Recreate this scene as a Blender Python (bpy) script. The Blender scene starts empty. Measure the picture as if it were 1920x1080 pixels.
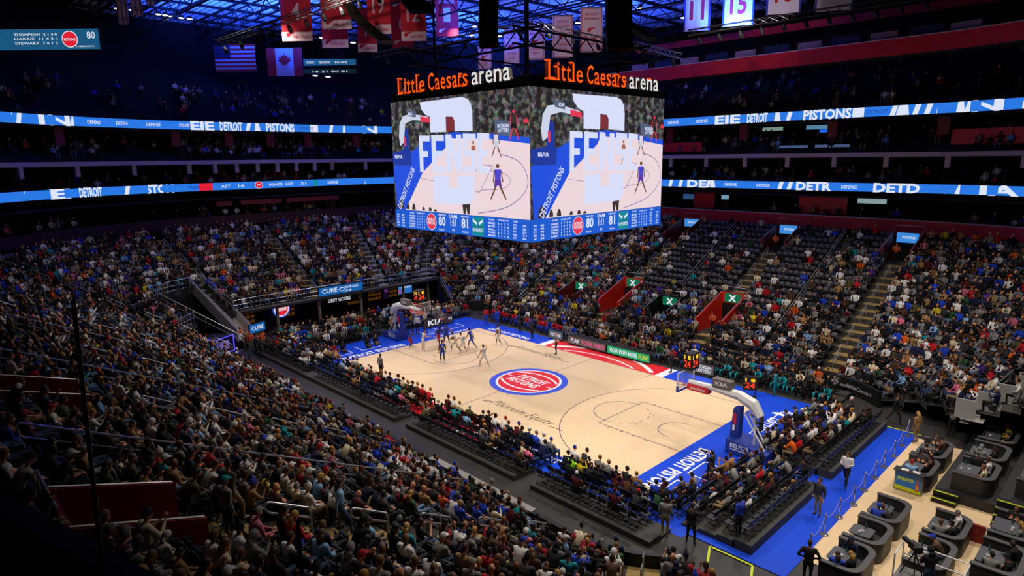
import bpy, math, random
import numpy as np
from mathutils import Vector, Matrix

S = bpy.context.scene
COL = S.collection
RND = random.Random(11)
PI = math.pi

# ------------------------------------------------------------------ camera
cam_d = bpy.data.cameras.new('camera')
cam = bpy.data.objects.new('camera', cam_d)
COL.objects.link(cam)
CAM = Vector((32.047, -32.743, 16.427))
YAW, PITCH, ROLL = 2.370877, -0.2000287, -0.0117275
FOC = 1204.34                                   # focal length in pixels of a 1920 wide frame
_f = Vector((math.cos(PITCH) * math.cos(YAW), math.cos(PITCH) * math.sin(YAW), math.sin(PITCH)))
_s = _f.cross(Vector((0, 0, 1))).normalized()
_u = _s.cross(_f)
_c, _n = math.cos(ROLL), math.sin(ROLL)
CS, CU = _c * _s + _n * _u, -_n * _s + _c * _u
CF = _f
_m = Matrix((CS, CU, -CF)).transposed().to_4x4()
_m.translation = CAM
cam.matrix_world = _m
cam_d.sensor_width = 36
cam_d.lens = FOC / 1920 * 36
cam_d.clip_start = 0.05
cam_d.clip_end = 400
S.camera = cam

# ------------------------------------------------------------------ world, exposure
w = bpy.data.worlds.new('arena_dark')
S.world = w
w.use_nodes = True
w.node_tree.nodes['Background'].inputs[0].default_value = (0.02, 0.02, 0.05, 1)
w.node_tree.nodes['Background'].inputs[1].default_value = 0.02
vs = S.view_settings
vs.view_transform = 'Standard'
vs.look = 'None'
vs.exposure = 0.0
vs.gamma = 1.0
vs.use_curve_mapping = False

# ------------------------------------------------------------------ house lights and added fill spots
def add_light(kind, name, loc, target, energy, color, **kw):
    d = bpy.data.lights.new(name, kind)
    d.energy = energy
    d.color = color
    for k, v in kw.items():
        setattr(d, k, v)
    o = bpy.data.objects.new(name, d)
    COL.objects.link(o)
    o.location = loc
    o.rotation_euler = (Vector(target) - Vector(loc)).to_track_quat('-Z', 'Y').to_euler()
    return o

WARM = (1.0, 0.93, 0.83)
# sports floodlights on the catwalks round the court
for x in (-20, -8, 8, 20):
    for sgn in (-1, 1):
        add_light('SPOT', 'court_flood', (x, sgn * 21, 29.5), (x * 0.6, sgn * 2.0, 0), 9300, WARM,
                  spot_size=math.radians(46), spot_blend=0.85, shadow_soft_size=0.5)
for x in (-27, 27):
    for sgn in (-1, 1):
        add_light('SPOT', 'court_flood', (x, sgn * 5, 29.5), (x * 0.2, sgn * 2.0, 0), 7000, WARM,
                  spot_size=math.radians(46), spot_blend=0.85, shadow_soft_size=0.5)
# wide fill spots added to brighten the lower rows all round
for x in (-22, -8, 8, 22):
    for sgn in (-1, 1):
        add_light('SPOT', 'bowl_fill', (x, sgn * 12, 29.5), (x, sgn * 12.5, 0), 8200 if x > -20 else 4200, WARM,
                  spot_size=math.radians(100), spot_blend=1.0, shadow_soft_size=0.8)
for sgn in (-1, 1):  # fill spots added to lift the lounge floor
    add_light('SPOT', 'lounge_fill', (31, sgn * 13, 29.5), (26, sgn * 1.5, 0), 11000, WARM,
              spot_size=math.radians(44), spot_blend=0.9, shadow_soft_size=0.6)
# fill spots added to light the crowd's faces in the opposite stands
for x in (-24, -11.5, 11.5, 24):
    for sgn in (-1, 1):
        add_light('SPOT', 'cross_fill', (x, -sgn * 9, 29.5), (x * 1.05, sgn * 16, 1), 14000 if x > -20 else 6500, WARM,
                  spot_size=math.radians(48), spot_blend=1.0, shadow_soft_size=0.8)
for sgn in (-1, 1):  # the same added fill, aimed at the end stand
    add_light('SPOT', 'cross_fill', (-4, sgn * 15, 29.5), (-33, sgn * 3, 3), 5200, WARM,
              spot_size=math.radians(46), spot_blend=1.0, shadow_soft_size=0.8)
# blue washes thrown up at the roof deck
for p in ((-36, 0), (-28, 18), (-16, 10), (-12, 24), (-34, 28), (4, 22), (-26, -8), (-40, -8)):
    add_light('SPOT', 'roof_wash', (p[0], p[1], 26), (p[0] - 3, p[1] + 3, 33), 26000, (0.02, 0.08, 1.0),
              spot_size=math.radians(112), spot_blend=1.0, shadow_soft_size=0.4)
# extra spots added to brighten the hanging banners
for p, q, e in (((12, 10, 26), (4, 23, 29.5), 2600), ((-2, 4, 27), (-15, 19, 28.5), 2600), ((-6, -14, 26.5), (-20, -1, 29), 2600)):
    add_light('SPOT', 'banner_fill', p, q, e, (1.0, 0.82, 0.86), spot_size=math.radians(50), spot_blend=0.8, shadow_soft_size=0.2)

# ------------------------------------------------------------------ helpers
def lin(h):
    if not isinstance(h, str):
        return tuple(h)
    h = h.lstrip('#')
    out = []
    for i in (0, 2, 4):
        c = int(h[i:i + 2], 16) / 255
        out.append(c / 12.92 if c <= 0.04045 else ((c + 0.055) / 1.055) ** 2.4)
    return tuple(out)

MATS = {}
def mat(name, col='#808080', rough=0.6, metal=0.0, emit=0.0, noise=None, bump=None, alpha=None, spec=None, coat=0.0):
    if name in MATS:
        return MATS[name]
    m = bpy.data.materials.new(name)
    m.use_nodes = True
    nt = m.node_tree
    b = nt.nodes['Principled BSDF']
    c = lin(col)
    b.inputs['Base Color'].default_value = (*c, 1)
    b.inputs['Roughness'].default_value = rough
    b.inputs['Metallic'].default_value = metal
    if spec is not None:
        b.inputs['Specular IOR Level'].default_value = spec
    if coat:
        b.inputs['Coat Weight'].default_value = coat
        b.inputs['Coat Roughness'].default_value = 0.15
    if emit:
        b.inputs['Base Color'].default_value = (0.005, 0.005, 0.005, 1)
        b.inputs['Specular IOR Level'].default_value = 0.1
        b.inputs['Emission Color'].default_value = (*c, 1)
        b.inputs['Emission Strength'].default_value = emit
    if noise:
        sc, am = noise
        tc = nt.nodes.new('ShaderNodeTexCoord')
        nz = nt.nodes.new('ShaderNodeTexNoise')
        nz.inputs['Scale'].default_value = sc
        nz.inputs['Detail'].default_value = 4
        nt.links.new(tc.outputs['Object'], nz.inputs['Vector'])
        mx = nt.nodes.new('ShaderNodeMix')
        mx.data_type = 'RGBA'
        mx.inputs['A'].default_value = (*[max(0, k * (1 - am)) for k in c], 1)
        mx.inputs['B'].default_value = (*[min(1, k * (1 + am)) for k in c], 1)
        nt.links.new(nz.outputs['Fac'], mx.inputs['Factor'])
        nt.links.new(mx.outputs['Result'], b.inputs['Base Color'])
        if bump:
            bp_ = nt.nodes.new('ShaderNodeBump')
            bp_.inputs['Strength'].default_value = bump
            bp_.inputs['Distance'].default_value = 0.01
            nt.links.new(nz.outputs['Fac'], bp_.inputs['Height'])
            nt.links.new(bp_.outputs['Normal'], b.inputs['Normal'])
    if alpha is not None:
        b.inputs['Alpha'].default_value = alpha
    MATS[name] = m
    return m

def glow(name, col, s=1.0):
    return mat(name, col, emit=s)

class MB:
    """collects simple shapes and links them as one mesh"""
    def __init__(self):
        self.v, self.f, self.mi = [], [], []
        self.m = 0
    def poly(self, pts):
        n = len(self.v)
        self.v += [tuple(p) for p in pts]
        self.f.append(tuple(range(n, n + len(pts))))
        self.mi.append(self.m)
        return self
    def raw(self, vs_, fs_):
        n = len(self.v)
        self.v += [tuple(p) for p in vs_]
        for f in fs_:
            self.f.append(tuple(i + n for i in f))
            self.mi.append(self.m)
        return self
    def box(self, c, s, rz=0.0, mtx=None):
        x, y, z = s[0] / 2, s[1] / 2, s[2] / 2
        cz, sz = math.cos(rz), math.sin(rz)
        P = []
        for a, b_, d in ((-x, -y, -z), (x, -y, -z), (x, y, -z), (-x, y, -z), (-x, -y, z), (x, -y, z), (x, y, z), (-x, y, z)):
            q = (a * cz - b_ * sz, a * sz + b_ * cz, d)
            if mtx is not None:
                q = mtx @ Vector(q)
            P.append((c[0] + q[0], c[1] + q[1], c[2] + q[2]))
        return self.raw(P, [(0, 3, 2, 1), (4, 5, 6, 7), (0, 1, 5, 4), (1, 2, 6, 5), (2, 3, 7, 6), (3, 0, 4, 7)])
    def loft(self, rings, closed=True, cap=True):
        n = len(rings[0])
        P, F = [], []
        for r in rings:
            P += list(r)
        for i in range(len(rings) - 1):
            for j in range(n if closed else n - 1):
                k = (j + 1) % n
                F.append((i * n + j, i * n + k, (i + 1) * n + k, (i + 1) * n + j))
        if cap and closed:
            F.append(tuple(range(n - 1, -1, -1)))
            F.append(tuple(range((len(rings) - 1) * n, len(rings) * n)))
        return self.raw(P, F)
    def tube(self, pts, r, n=6, ref=None, ab=None):
        """pts: polyline; r: radius or list; ab: list of (a,b) ellipse radii across side / up"""
        pts = [Vector(p) for p in pts]
        L = len(pts)
        rings = []
        side = None
        for i, p in enumerate(pts):
            t = (pts[min(i + 1, L - 1)] - pts[max(i - 1, 0)])
            if t.length < 1e-9:
                t = Vector((0, 0, 1))
            t.normalize()
            if ref is not None:
                sd = Vector(ref)
                sd = sd - t * sd.dot(t)
            elif side is None:
                sd = t.orthogonal()
            else:
                sd = side - t * side.dot(t)
            if sd.length < 1e-6:
                sd = t.orthogonal()
            sd.normalize()
            side = sd
            up = t.cross(sd)
            if ab:
                a, b_ = ab[i]
            else:
                a = b_ = r[i] if isinstance(r, (list, tuple)) else r
            rings.append([p + sd * a * math.cos(2 * PI * j / n) + up * b_ * math.sin(2 * PI * j / n) for j in range(n)])
        return self.loft(rings)
    def cyl(self, p0, p1, r, n=8):
        return self.tube([p0, p1], r, n)
    def prism(self, poly, z0, z1):
        n = len(poly)
        P = [(p[0], p[1], z0) for p in poly] + [(p[0], p[1], z1) for p in poly]
        F = [tuple(range(n - 1, -1, -1)), tuple(range(n, 2 * n))] + [(i, (i + 1) % n, n + (i + 1) % n, n + i) for i in range(n)]
        return self.raw(P, F)
    def ball(self, c, r, nu=8, nv=6):
        if not isinstance(r, (tuple, list)):
            r = (r, r, r)
        P = [(c[0], c[1], c[2] - r[2])]
        for i in range(1, nv):
            t = -PI / 2 + PI * i / nv
            for j in range(nu):
                a = 2 * PI * j / nu
                P.append((c[0] + r[0] * math.cos(t) * math.cos(a), c[1] + r[1] * math.cos(t) * math.sin(a), c[2] + r[2] * math.sin(t)))
        P.append((c[0], c[1], c[2] + r[2]))
        F = [(0, 1 + (j + 1) % nu, 1 + j) for j in range(nu)]
        for i in range(nv - 2):
            for j in range(nu):
                k = (j + 1) % nu
                F.append((1 + i * nu + j, 1 + i * nu + k, 1 + (i + 1) * nu + k, 1 + (i + 1) * nu + j))
        e = len(P) - 1
        F += [(1 + (nv - 2) * nu + j, 1 + (nv - 2) * nu + (j + 1) % nu, e) for j in range(nu)]
        return self.raw(P, F)
    def mesh(self, name='mesh', mats=(), smooth=False):
        me = bpy.data.meshes.new(name)
        me.from_pydata(self.v, [], self.f)
        for m in mats:
            me.materials.append(m)
        if len(mats) > 1:
            me.polygons.foreach_set('material_index', self.mi)
        if smooth:
            me.polygons.foreach_set('use_smooth', [True] * len(me.polygons))
        me.update()
        return me
    def build(self, name, m, parent=None, loc=None, rz=0, smooth=False, **tags):
        me = self.mesh(name, m if isinstance(m, (list, tuple)) else (m,), smooth)
        return link(name, me, parent, loc, rz, **tags)

def link(name, me, parent=None, loc=None, rz=0.0, mtx=None, **tags):
    o = bpy.data.objects.new(name, me)
    COL.objects.link(o)
    if parent is not None:
        o.parent = parent
    if mtx is not None:
        o.matrix_local = mtx
    else:
        if loc is not None:
            o.location = loc
        if rz:
            o.rotation_euler = (0, 0, rz)
    tag(o, **tags)
    return o

def tag(o, label=None, cat=None, group=None, kind=None):
    if label:
        o['label'] = label
    if cat:
        o['category'] = cat
    if group:
        o['group'] = group
    if kind:
        o['kind'] = kind
    return o

def thing(name, loc=(0, 0, 0), rz=0.0, **tags):
    return link(name, None, None, loc, rz, **tags)

def ordinal(n):
    W = 'first second third fourth fifth sixth seventh eighth ninth tenth eleventh twelfth thirteenth fourteenth fifteenth sixteenth seventeenth eighteenth nineteenth'.split()
    T = {20: 'twenty', 30: 'thirty', 40: 'forty', 50: 'fifty', 60: 'sixty', 70: 'seventy', 80: 'eighty'}
    if n <= 19:
        return W[n - 1]
    t, u = n // 10 * 10, n % 10
    return T[t][:-1] + 'ieth' if u == 0 else T[t] + '-' + W[u - 1]

_texts = {}
def text_mesh(s, size=1.0, align='CENTER', extrude=0.0, bold=0.0, shear=0.0, width=None, res=2, m=None, space=1.0):
    """flat or extruded lettering as a mesh in the xy plane, baseline at y=0; width stretches it"""
    key = (s, size, align, extrude, bold, shear, width, m.name if m else '', space)
    if key in _texts:
        return _texts[key]
    cu = bpy.data.curves.new('lettering', 'FONT')
    cu.body = s
    cu.size = size
    cu.align_x = align
    cu.extrude = extrude
    cu.offset = bold
    cu.shear = shear
    cu.space_character = space
    cu.resolution_u = res
    ob = bpy.data.objects.new('lettering', cu)
    COL.objects.link(ob)
    dg = bpy.context.evaluated_depsgraph_get()
    me = bpy.data.meshes.new_from_object(ob.evaluated_get(dg))
    COL.objects.unlink(ob)
    bpy.data.objects.remove(ob)
    if width and len(me.vertices):
        n = len(me.vertices)
        co = np.empty(n * 3, np.float32)
        me.vertices.foreach_get('co', co)
        co = co.reshape(-1, 3)
        lo, hi = co[:, 0].min(), co[:, 0].max()
        co[:, 0] = (co[:, 0] - (lo + hi) / 2) * width / max(hi - lo, 1e-6)
        if align == 'LEFT':
            co[:, 0] += width / 2
        me.vertices.foreach_set('co', co.ravel())
    me.materials.clear()
    if m:
        me.materials.append(m)
    me.name = 'lettering'
    me.update()
    _texts[key] = me
    return me

def frame_mtx(o, ex, ey):
    ex = Vector(ex).normalized()
    ey = Vector(ey).normalized()
    m = Matrix((ex, ey, ex.cross(ey))).transposed().to_4x4()
    m.translation = Vector(o)
    return m

# ------------------------------------------------------------------ plan of the seating bowl: nested rounded rectangles
CX, CY = 16.2, 8.4
def bp(D, u):
    """point and outward angle (degrees) on the bowl line at offset D; u runs round the arena (0..1 far side, 2..3 far end, 4..5 near side)"""
    r = D - CY
    if u < 0:
        a, cx, cy = 90 * (1 + u), CX, CY
    elif u <= 1:
        return CX - 2 * CX * u, D, 90.0
    elif u < 2:
        a, cx, cy = 90 * u, -CX, CY
    elif u <= 3:
        return -(CX + r), CY - 2 * CY * (u - 2), 180.0
    elif u < 4:
        a, cx, cy = 180 + 90 * (u - 3), -CX, -CY
    elif u <= 5:
        return -CX + 2 * CX * (u - 4), -D, 270.0
    else:
        a, cx, cy = 270 + 90 * (u - 5), CX, -CY
    t = math.radians(a)
    return cx + r * math.cos(t), cy + r * math.sin(t), a

def row(k):
    return 14.2 + 0.84 * k, 0.45 + 0.41 * k
NROW = 21

def useq(u0, u1, step=0.06):
    """u samples with the corners finely divided and the straights only at their ends"""
    out = [u0]
    u = u0
    while u < u1 - 1e-6:
        fl = math.floor(u + 1e-9)
        straight = fl in (0, 2, 4)
        nx = fl + 1 if straight else min(fl + 1, u + step)
        u = min(nx, u1)
        out.append(u)
    return out

def arclen(D, u0, u1):
    us = useq(u0, u1)
    L = 0
    for a, b in zip(us, us[1:]):
        p, q = bp(D, a), bp(D, b)
        L += math.hypot(p[0] - q[0], p[1] - q[1])
    return L

def sweep(mb, prof, u0, u1):
    """prof: list of (D,z); makes an open ribbon of faces along the bowl"""
    us = useq(u0, u1)
    P, F = [], []
    n = len(prof)
    for u in us:
        for D, z in prof:
            x, y, _ = bp(D, u)
            P.append((x, y, z))
    for i in range(len(us) - 1):
        for j in range(n - 1):
            F.append((i * n + j, i * n + j + 1, (i + 1) * n + j + 1, (i + 1) * n + j))
    mb.raw(P, F)
    return mb

def beam(mb, D0, D1, z0, z1, u0, u1):
    """closed box section swept round the bowl"""
    sweep(mb, [(D0, z0), (D0, z1), (D1, z1), (D1, z0), (D0, z0)], u0, u1)
    for u in (u0, u1):
        mb.poly([(*bp(D, u)[:2], z) for D, z in ((D0, z0), (D0, z1), (D1, z1), (D1, z0))])
    return mb
# ================================================================== SETTING
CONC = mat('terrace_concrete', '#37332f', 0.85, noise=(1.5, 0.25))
STEP = mat('aisle_concrete', '#93783f', 0.8, noise=(3.0, 0.2))
STEPG = mat('aisle_steel_grey', '#8d8981', 0.7, noise=(3.0, 0.15))
BLACK = mat('black_paint', '#0b0b0c', 0.6)
DARK = mat('dark_wall', '#0d0c0f', 0.8, noise=(0.6, 0.2))
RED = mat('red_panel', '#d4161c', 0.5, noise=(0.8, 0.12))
REDDK = mat('dark_red_panel', '#7c0f14', 0.55, noise=(0.8, 0.15))
STEEL = mat('rail_steel', '#b9babd', 0.35, 0.7)
WHITEP = mat('white_paint', '#d9d6d2', 0.6, noise=(2.0, 0.08))
PINKW = mat('pale_band', '#cbb6b8', 0.6, noise=(0.7, 0.08))
RUBBER = mat('floor_rubber', '#2e2b29', 0.55, noise=(0.9, 0.25))
BLUE = mat('apron_blue', '#1747d4', 0.32, noise=(0.7, 0.07), coat=0.2)
PWHITE = mat('court_white_paint', '#f2f0f4', 0.35)
PRED = mat('court_red_paint', '#e3242e', 0.35, noise=(0.8, 0.08))
PLINE = mat('court_line_purple', '#6f4a68', 0.4)
PINK_ = mat('court_ink', '#2a1c16', 0.5)
CLEAR = mat('clear_glass', '#dfe8ee', 0.05, alpha=0.13)

def wood_material():
    m = bpy.data.materials.new('maple_court')
    m.use_nodes = True
    nt = m.node_tree
    b = nt.nodes['Principled BSDF']
    tc = nt.nodes.new('ShaderNodeTexCoord')
    mp = nt.nodes.new('ShaderNodeMapping')
    mp.inputs['Scale'].default_value = (0.35, 4.0, 1)
    nz = nt.nodes.new('ShaderNodeTexNoise')
    nz.inputs['Scale'].default_value = 1.0
    nz.inputs['Detail'].default_value = 5
    n2 = nt.nodes.new('ShaderNodeTexNoise')
    n2.inputs['Scale'].default_value = 0.35
    ramp = nt.nodes.new('ShaderNodeValToRGB')
    ramp.color_ramp.elements[0].position = 0.3
    ramp.color_ramp.elements[0].color = (*lin('#d6b78f'), 1)
    ramp.color_ramp.elements[1].position = 0.7
    ramp.color_ramp.elements[1].color = (*lin('#e4caa8'), 1)
    mx = nt.nodes.new('ShaderNodeMix')
    mx.data_type = 'RGBA'
    mx.inputs['B'].default_value = (*lin('#dfc29b'), 1)
    nt.links.new(tc.outputs['Object'], mp.inputs['Vector'])
    nt.links.new(mp.outputs['Vector'], nz.inputs['Vector'])
    nt.links.new(tc.outputs['Object'], n2.inputs['Vector'])
    nt.links.new(nz.outputs['Fac'], ramp.inputs['Fac'])
    nt.links.new(n2.outputs['Fac'], mx.inputs['Factor'])
    nt.links.new(ramp.outputs['Color'], mx.inputs['A'])
    nt.links.new(mx.outputs['Result'], b.inputs['Base Color'])
    b.inputs['Roughness'].default_value = 0.38
    b.inputs['Specular IOR Level'].default_value = 0.3
    return m
WOOD = wood_material()

# ---- ground slab
fl = MB().box((0, 0, -0.28), (112, 96, 0.5)).build('floor', RUBBER, kind='structure', label='dark rubber covered arena floor around the court')

# ---- court with paint
court = MB().box((0, 0, -0.015), (37.8, 19.6, 0.03)).build('floor_court', WOOD, kind='structure', label='pale maple basketball court with painted lines and blue apron')
def paint(name, m, polys, z, smooth=False):
    mb = MB()
    for p in polys:
        mb.poly([(a, b, z) for a, b in p])
    return mb.build(name, m, court)
def rect(x0, y0, x1, y1):
    return [(x0, y0), (x1, y0), (x1, y1), (x0, y1)]
HX, HY = 14.325, 7.62
paint('blue_apron', BLUE, [rect(-18.9, -9.8, -HX, 9.8), rect(HX, -9.8, 18.9, 9.8), rect(-HX, HY, HX, 9.8), rect(-HX, -9.8, HX, -HY)], 0.003)
def arc(cx, cy, r, a0, a1, n=48, rb=None):
    rb = rb or r
    return [(cx + r * math.cos(math.radians(a0 + (a1 - a0) * i / n)), cy + rb * math.sin(math.radians(a0 + (a1 - a0) * i / n))) for i in range(n + 1)]
def band(cx, cy, r0, r1, a0, a1, n=48, q=1.0):
    A, B = arc(cx, cy, r0, a0, a1, n, r0 * q), arc(cx, cy, r1, a0, a1, n, r1 * q)
    return [[A[i], B[i], B[i + 1], A[i + 1]] for i in range(n)]
# red centre stripes on both sideline aprons
for sg in (1, -1):
    Y0, Y1 = sg * HY, sg * 9.8
    q = [rect(-5.6, min(Y0, Y1), 6.2, max(Y0, Y1))]
    paint('red_apron_stripe', PRED, q, 0.005)
    ws = [rect(-6.2, min(Y0, Y1), -5.5, max(Y0, Y1)), rect(6.0, min(Y0, Y1), 6.7, max(Y0, Y1))]
    for cx, cy, r, wd in ((0.3, sg * 2.2, 7.6, 0.38), (0.3, sg * 0.6, 8.0, 0.16)):
        for p in band(cx, cy, r, r + wd, 0, 360, 120):
            if all(HY <= sg * b <= 9.8 and -5.6 < a < 6.1 for a, b in p):
                ws.append(p)
    paint('white_apron_stripe', PWHITE, ws, 0.007)
LW = 0.055
def stroke(p, w=LW):
    out = []
    for (x0, y0), (x1, y1) in zip(p, p[1:]):
        d = math.hypot(x1 - x0, y1 - y0) or 1
        nx, ny = -(y1 - y0) / d * w / 2, (x1 - x0) / d * w / 2
        out.append([(x0 + nx, y0 + ny), (x0 - nx, y0 - ny), (x1 - nx, y1 - ny), (x1 + nx, y1 + ny)])
    return out
ln = stroke([(0, -HY), (0, HY)])
for sg in (-1, 1):
    B = sg * HX
    bx_ = sg * 12.75
    ft = sg * 8.535
    ln += stroke([(B, -2.44), (ft, -2.44), (ft, 2.44), (B, 2.44)])
    a = math.degrees(math.acos(6.70 / 7.24)) if False else math.degrees(math.asin(6.70 / 7.24))
    ths = [180 - a + 2 * a * i / 60 for i in range(61)]
    pts = [(B, 6.70)] + [(sg * (12.75 + 7.24 * math.cos(math.radians(t))), 7.24 * math.sin(math.radians(t))) for t in ths] + [(B, -6.70)]
    ln += stroke(pts)
    half = [(sg * (8.535 - 1.83 * math.cos(math.radians(t))), 1.83 * math.sin(math.radians(t))) for t in range(-96, 97, 6)]
    ln += stroke(half)
    for t in range(-80, 81, 23):
        ln += stroke([(sg * (8.535 + 1.83 * math.cos(math.radians(t + k))), 1.83 * math.sin(math.radians(t + k))) for k in (-5, 0, 5)])
    ln += stroke([(sg * (12.75 - 1.22 * math.cos(math.radians(t))), 1.22 * math.sin(math.radians(t))) for t in range(-90, 91, 9)])
    for yy in (-2.55, 2.55):
        for dx in (2.13, 3.05, 3.96, 4.9):
            ln += stroke([(sg * (HX - dx), yy), (sg * (HX - dx - 0.06), yy)], 0.2)
    for yy in (-1, 1):
        ln += stroke([(sg * (HX - 8.53), yy * HY), (sg * (HX - 8.53), yy * (HY - 0.9))])
        ln += stroke([(sg * 5.79 * 0 + sg * (HX - 4.0), yy * 0.9), (sg * (HX - 4.0), yy * 1.1)], 0.06)
paint('court_lines', PLINE, ln, 0.004)
# centre emblem
em = (0.0, 0.0)
paint('emblem_blue_ring', mat('emblem_blue', '#3d56d8', 0.35), [arc(0, 0, 2.95, 0, 360, 72)[:-1]], 0.005)
paint('emblem_white_ring', PWHITE, [arc(0, 0, 2.48, 0, 360, 72)[:-1]], 0.007)
paint('emblem_red_ball', PRED, [arc(0, 0, 2.3, 0, 360, 72)[:-1]], 0.009)
seams = []
for sg in (-1, 1):
    for p in band(0, -sg * 1.75, 3.25, 3.42, 0, 360, 120):
        if all(math.hypot(a, b) < 2.3 and sg * b > 0.2 for a, b in p):
            seams.append(p)
seams += [rect(-2.3, -0.05, -1.75, 0.06), rect(1.75, -0.05, 2.3, 0.06)]
paint('emblem_seams', PWHITE, seams, 0.011)
def court_text(name, s, x, y, size, ang, m=PWHITE, width=None, shear=0.0, bold=0.012, z=0.009):
    me = text_mesh(s, size, bold=bold, shear=shear, width=width, m=m)
    o = link(name, me, court, (x, y, z), math.radians(ang))
    return o
court_text('emblem_lettering', 'DETROIT', 0.1, 0.1, 1.05, 0, width=2.9, shear=0.25, bold=0.03, z=0.013)
court_text('emblem_lettering', 'PISTONS', -0.1, -0.86, 1.05, 0, width=3.0, shear=0.25, bold=0.03, z=0.013)
court_text('baseline_lettering', 'DETROIT PISTONS', -14.55, -3.9, 1.1, 90, width=6.2, bold=0.03)
court_text('baseline_lettering', 'DETROIT PISTONS', 14.95, -4.3, 1.15, -90, width=6.2, bold=0.03)
court_text('sideline_lettering', 'DETROIT PISTONS', -10.6, 7.95, 0.75, 0, width=5.4, bold=0.02)
court_text('sideline_lettering', 'DETROIT PISTONS', 10.4, -8.5, 0.75, 0, width=5.4, bold=0.02)
court_text('apron_lettering', 'LOTTERY', 15.9, 4.4, 0.8, -90, width=2.9, bold=0.02)
court_text('apron_lettering', 'MICHIGAN', -14.6, 4.6, 0.5, 90, width=4.2, bold=0.015)
paint('apron_arc_mark', PWHITE, band(16.3, 6.6, 0.75, 0.92, -40, 110, 20) + band(16.0, 6.55, 0.0001, 0.42, 0, 180, 12), 0.009)
def cursive(x, y, ang):
    court_text('signature', 'Platinum Equity', x, y, 1.1, ang, PINK_, width=5.6, shear=0.55, bold=-0.012, z=0.006)
    p = [(-2.9, 0.05), (-3.5, -0.02), (-3.2, 0.2), (-2.6, 0.28)]
    q = [(2.7, -0.1), (3.2, 0.0), (3.8, -0.02)]
    mb = MB()
    for s_ in stroke(p, 0.06) + stroke(q, 0.06):
        mb.poly([(a, b, 0) for a, b in s_])
    o = mb.build('signature_flourish', PINK_, court, (x, y, 0.006), math.radians(ang))
cursive(3.9, -4.95, 0)
cursive(-4.4, 5.4, 0)
# white photographer boxes taped on the blue ends
tp = []
for sg in (-1, 1):
    for y0, y1 in ((-7.6, -5.4), (-4.4, -2.6), (2.6, 4.4), (5.2, 7.2)):
        x0, x1 = sg * 16.0, sg * 17.6
        tp += stroke([(x1, y0), (x0, y0), (x0, y1), (x1, y1)], 0.08)
paint('taped_photo_boxes', PWHITE, tp, 0.008)

# ---- blue walkway carpet and tan floor behind the end risers
MB().box((21.07, -0.05, -0.006), (4.36, 18.6, 0.034)).build('floor_carpet', BLUE, kind='structure', label='royal blue carpet walkway behind the baseline risers')
MB().box((27.0, 0.6, -0.006), (7.5, 16.4, 0.03)).build('floor_tan', mat('tan_floor', '#e2c296', 0.45, noise=(0.8, 0.08)), kind='structure', label='tan wood floor under the lounge booths')
YEL = mat('safety_yellow', '#c8d61c', 0.5)
ys = MB()
for a, b in (((20.1, -9.5), (22.0, -9.5)), ((22.0, -9.5), (22.6, -11.0)), ((20.1, -9.5), (20.6, -10.6)), ((21.0, 9.35), (23.4, 9.35))):
    for p in stroke([a, b], 0.1):
        ys.poly([(x, y, 0.02) for x, y in p])
ys.build('trim_1', YEL, kind='structure', label='yellow safety tape lines on the floor by the carpet')

# ---- terraces
def umin(k):
    return max(-1.0, -0.5 - 0.12 * k)
HOLES = []          # (u0,u1,k0,k1) openings in the terrace
def xu_far(x): return (CX - x) / (2 * CX)
def xu_near(x): return 4 + (x + CX) / (2 * CX)
VW = 1.15
for x in (5.4, -5.4):
    HOLES.append((xu_far(x + VW), xu_far(x - VW), 3, 7))
for x in (0.0, -10.8):
    HOLES.append((xu_far(x + VW), xu_far(x - VW), 3, 5))
for x in (16.0, 5.4, -5.4):
    HOLES.append((xu_far(x + VW) if x < 15 else -0.03, xu_far(x - VW), 17, 20))
for x in (16.2, 5.0, -6.0):
    HOLES.append((xu_near(x - VW), xu_near(x + VW), 17, 19))
HOLES.append((3.40, 3.58, 0, 5))
def spans(k):
    if k < 6:
        base = [(umin(k), 1.78), (3.42, 5.5)]
    elif k < 11:
        base = [(umin(k), 3.17), (3.42, 5.5)]
    else:
        base = [(umin(k), 5.5)]
    for (a, b, k0, k1) in HOLES:
        if k0 <= k <= k1:
            nb = []
            for (s, e) in base:
                if b <= s or a >= e:
                    nb.append((s, e))
                else:
                    if a > s: nb.append((s, a))
                    if b < e: nb.append((b, e))
            base = nb
    return base
tm = MB()
for k in range(NROW):
    D, z = row(k)
    zb = z - 0.41 if k else 0.0
    for (a, b) in spans(k):
        sweep(tm, [(D, zb), (D, z), (D + 0.84, z)], a, b)
tm.build('floor_terrace', CONC, kind='structure', label='dark concrete terraces of the lower seating bowl')
# black kick wall in front of the first row, low ends closed
fw = MB()
beam(fw, 13.95, 14.18, 0, 1.05, -0.5, 1.78)
beam(fw, 13.95, 14.18, 0, 1.02, 3.6, 5.5)
fw.build('wall_front', BLACK, kind='structure', label='black front wall at the foot of the lower seats')
MB_ = MB()
beam(MB_, 13.8, 14.2, 0.98, 1.03, 4.7, 4.93)
MB_.build('trim_2', mat('ledge_pale', '#8f8b86', 0.6), kind='structure', label='pale drink ledge along the first row of the near stand')

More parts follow.
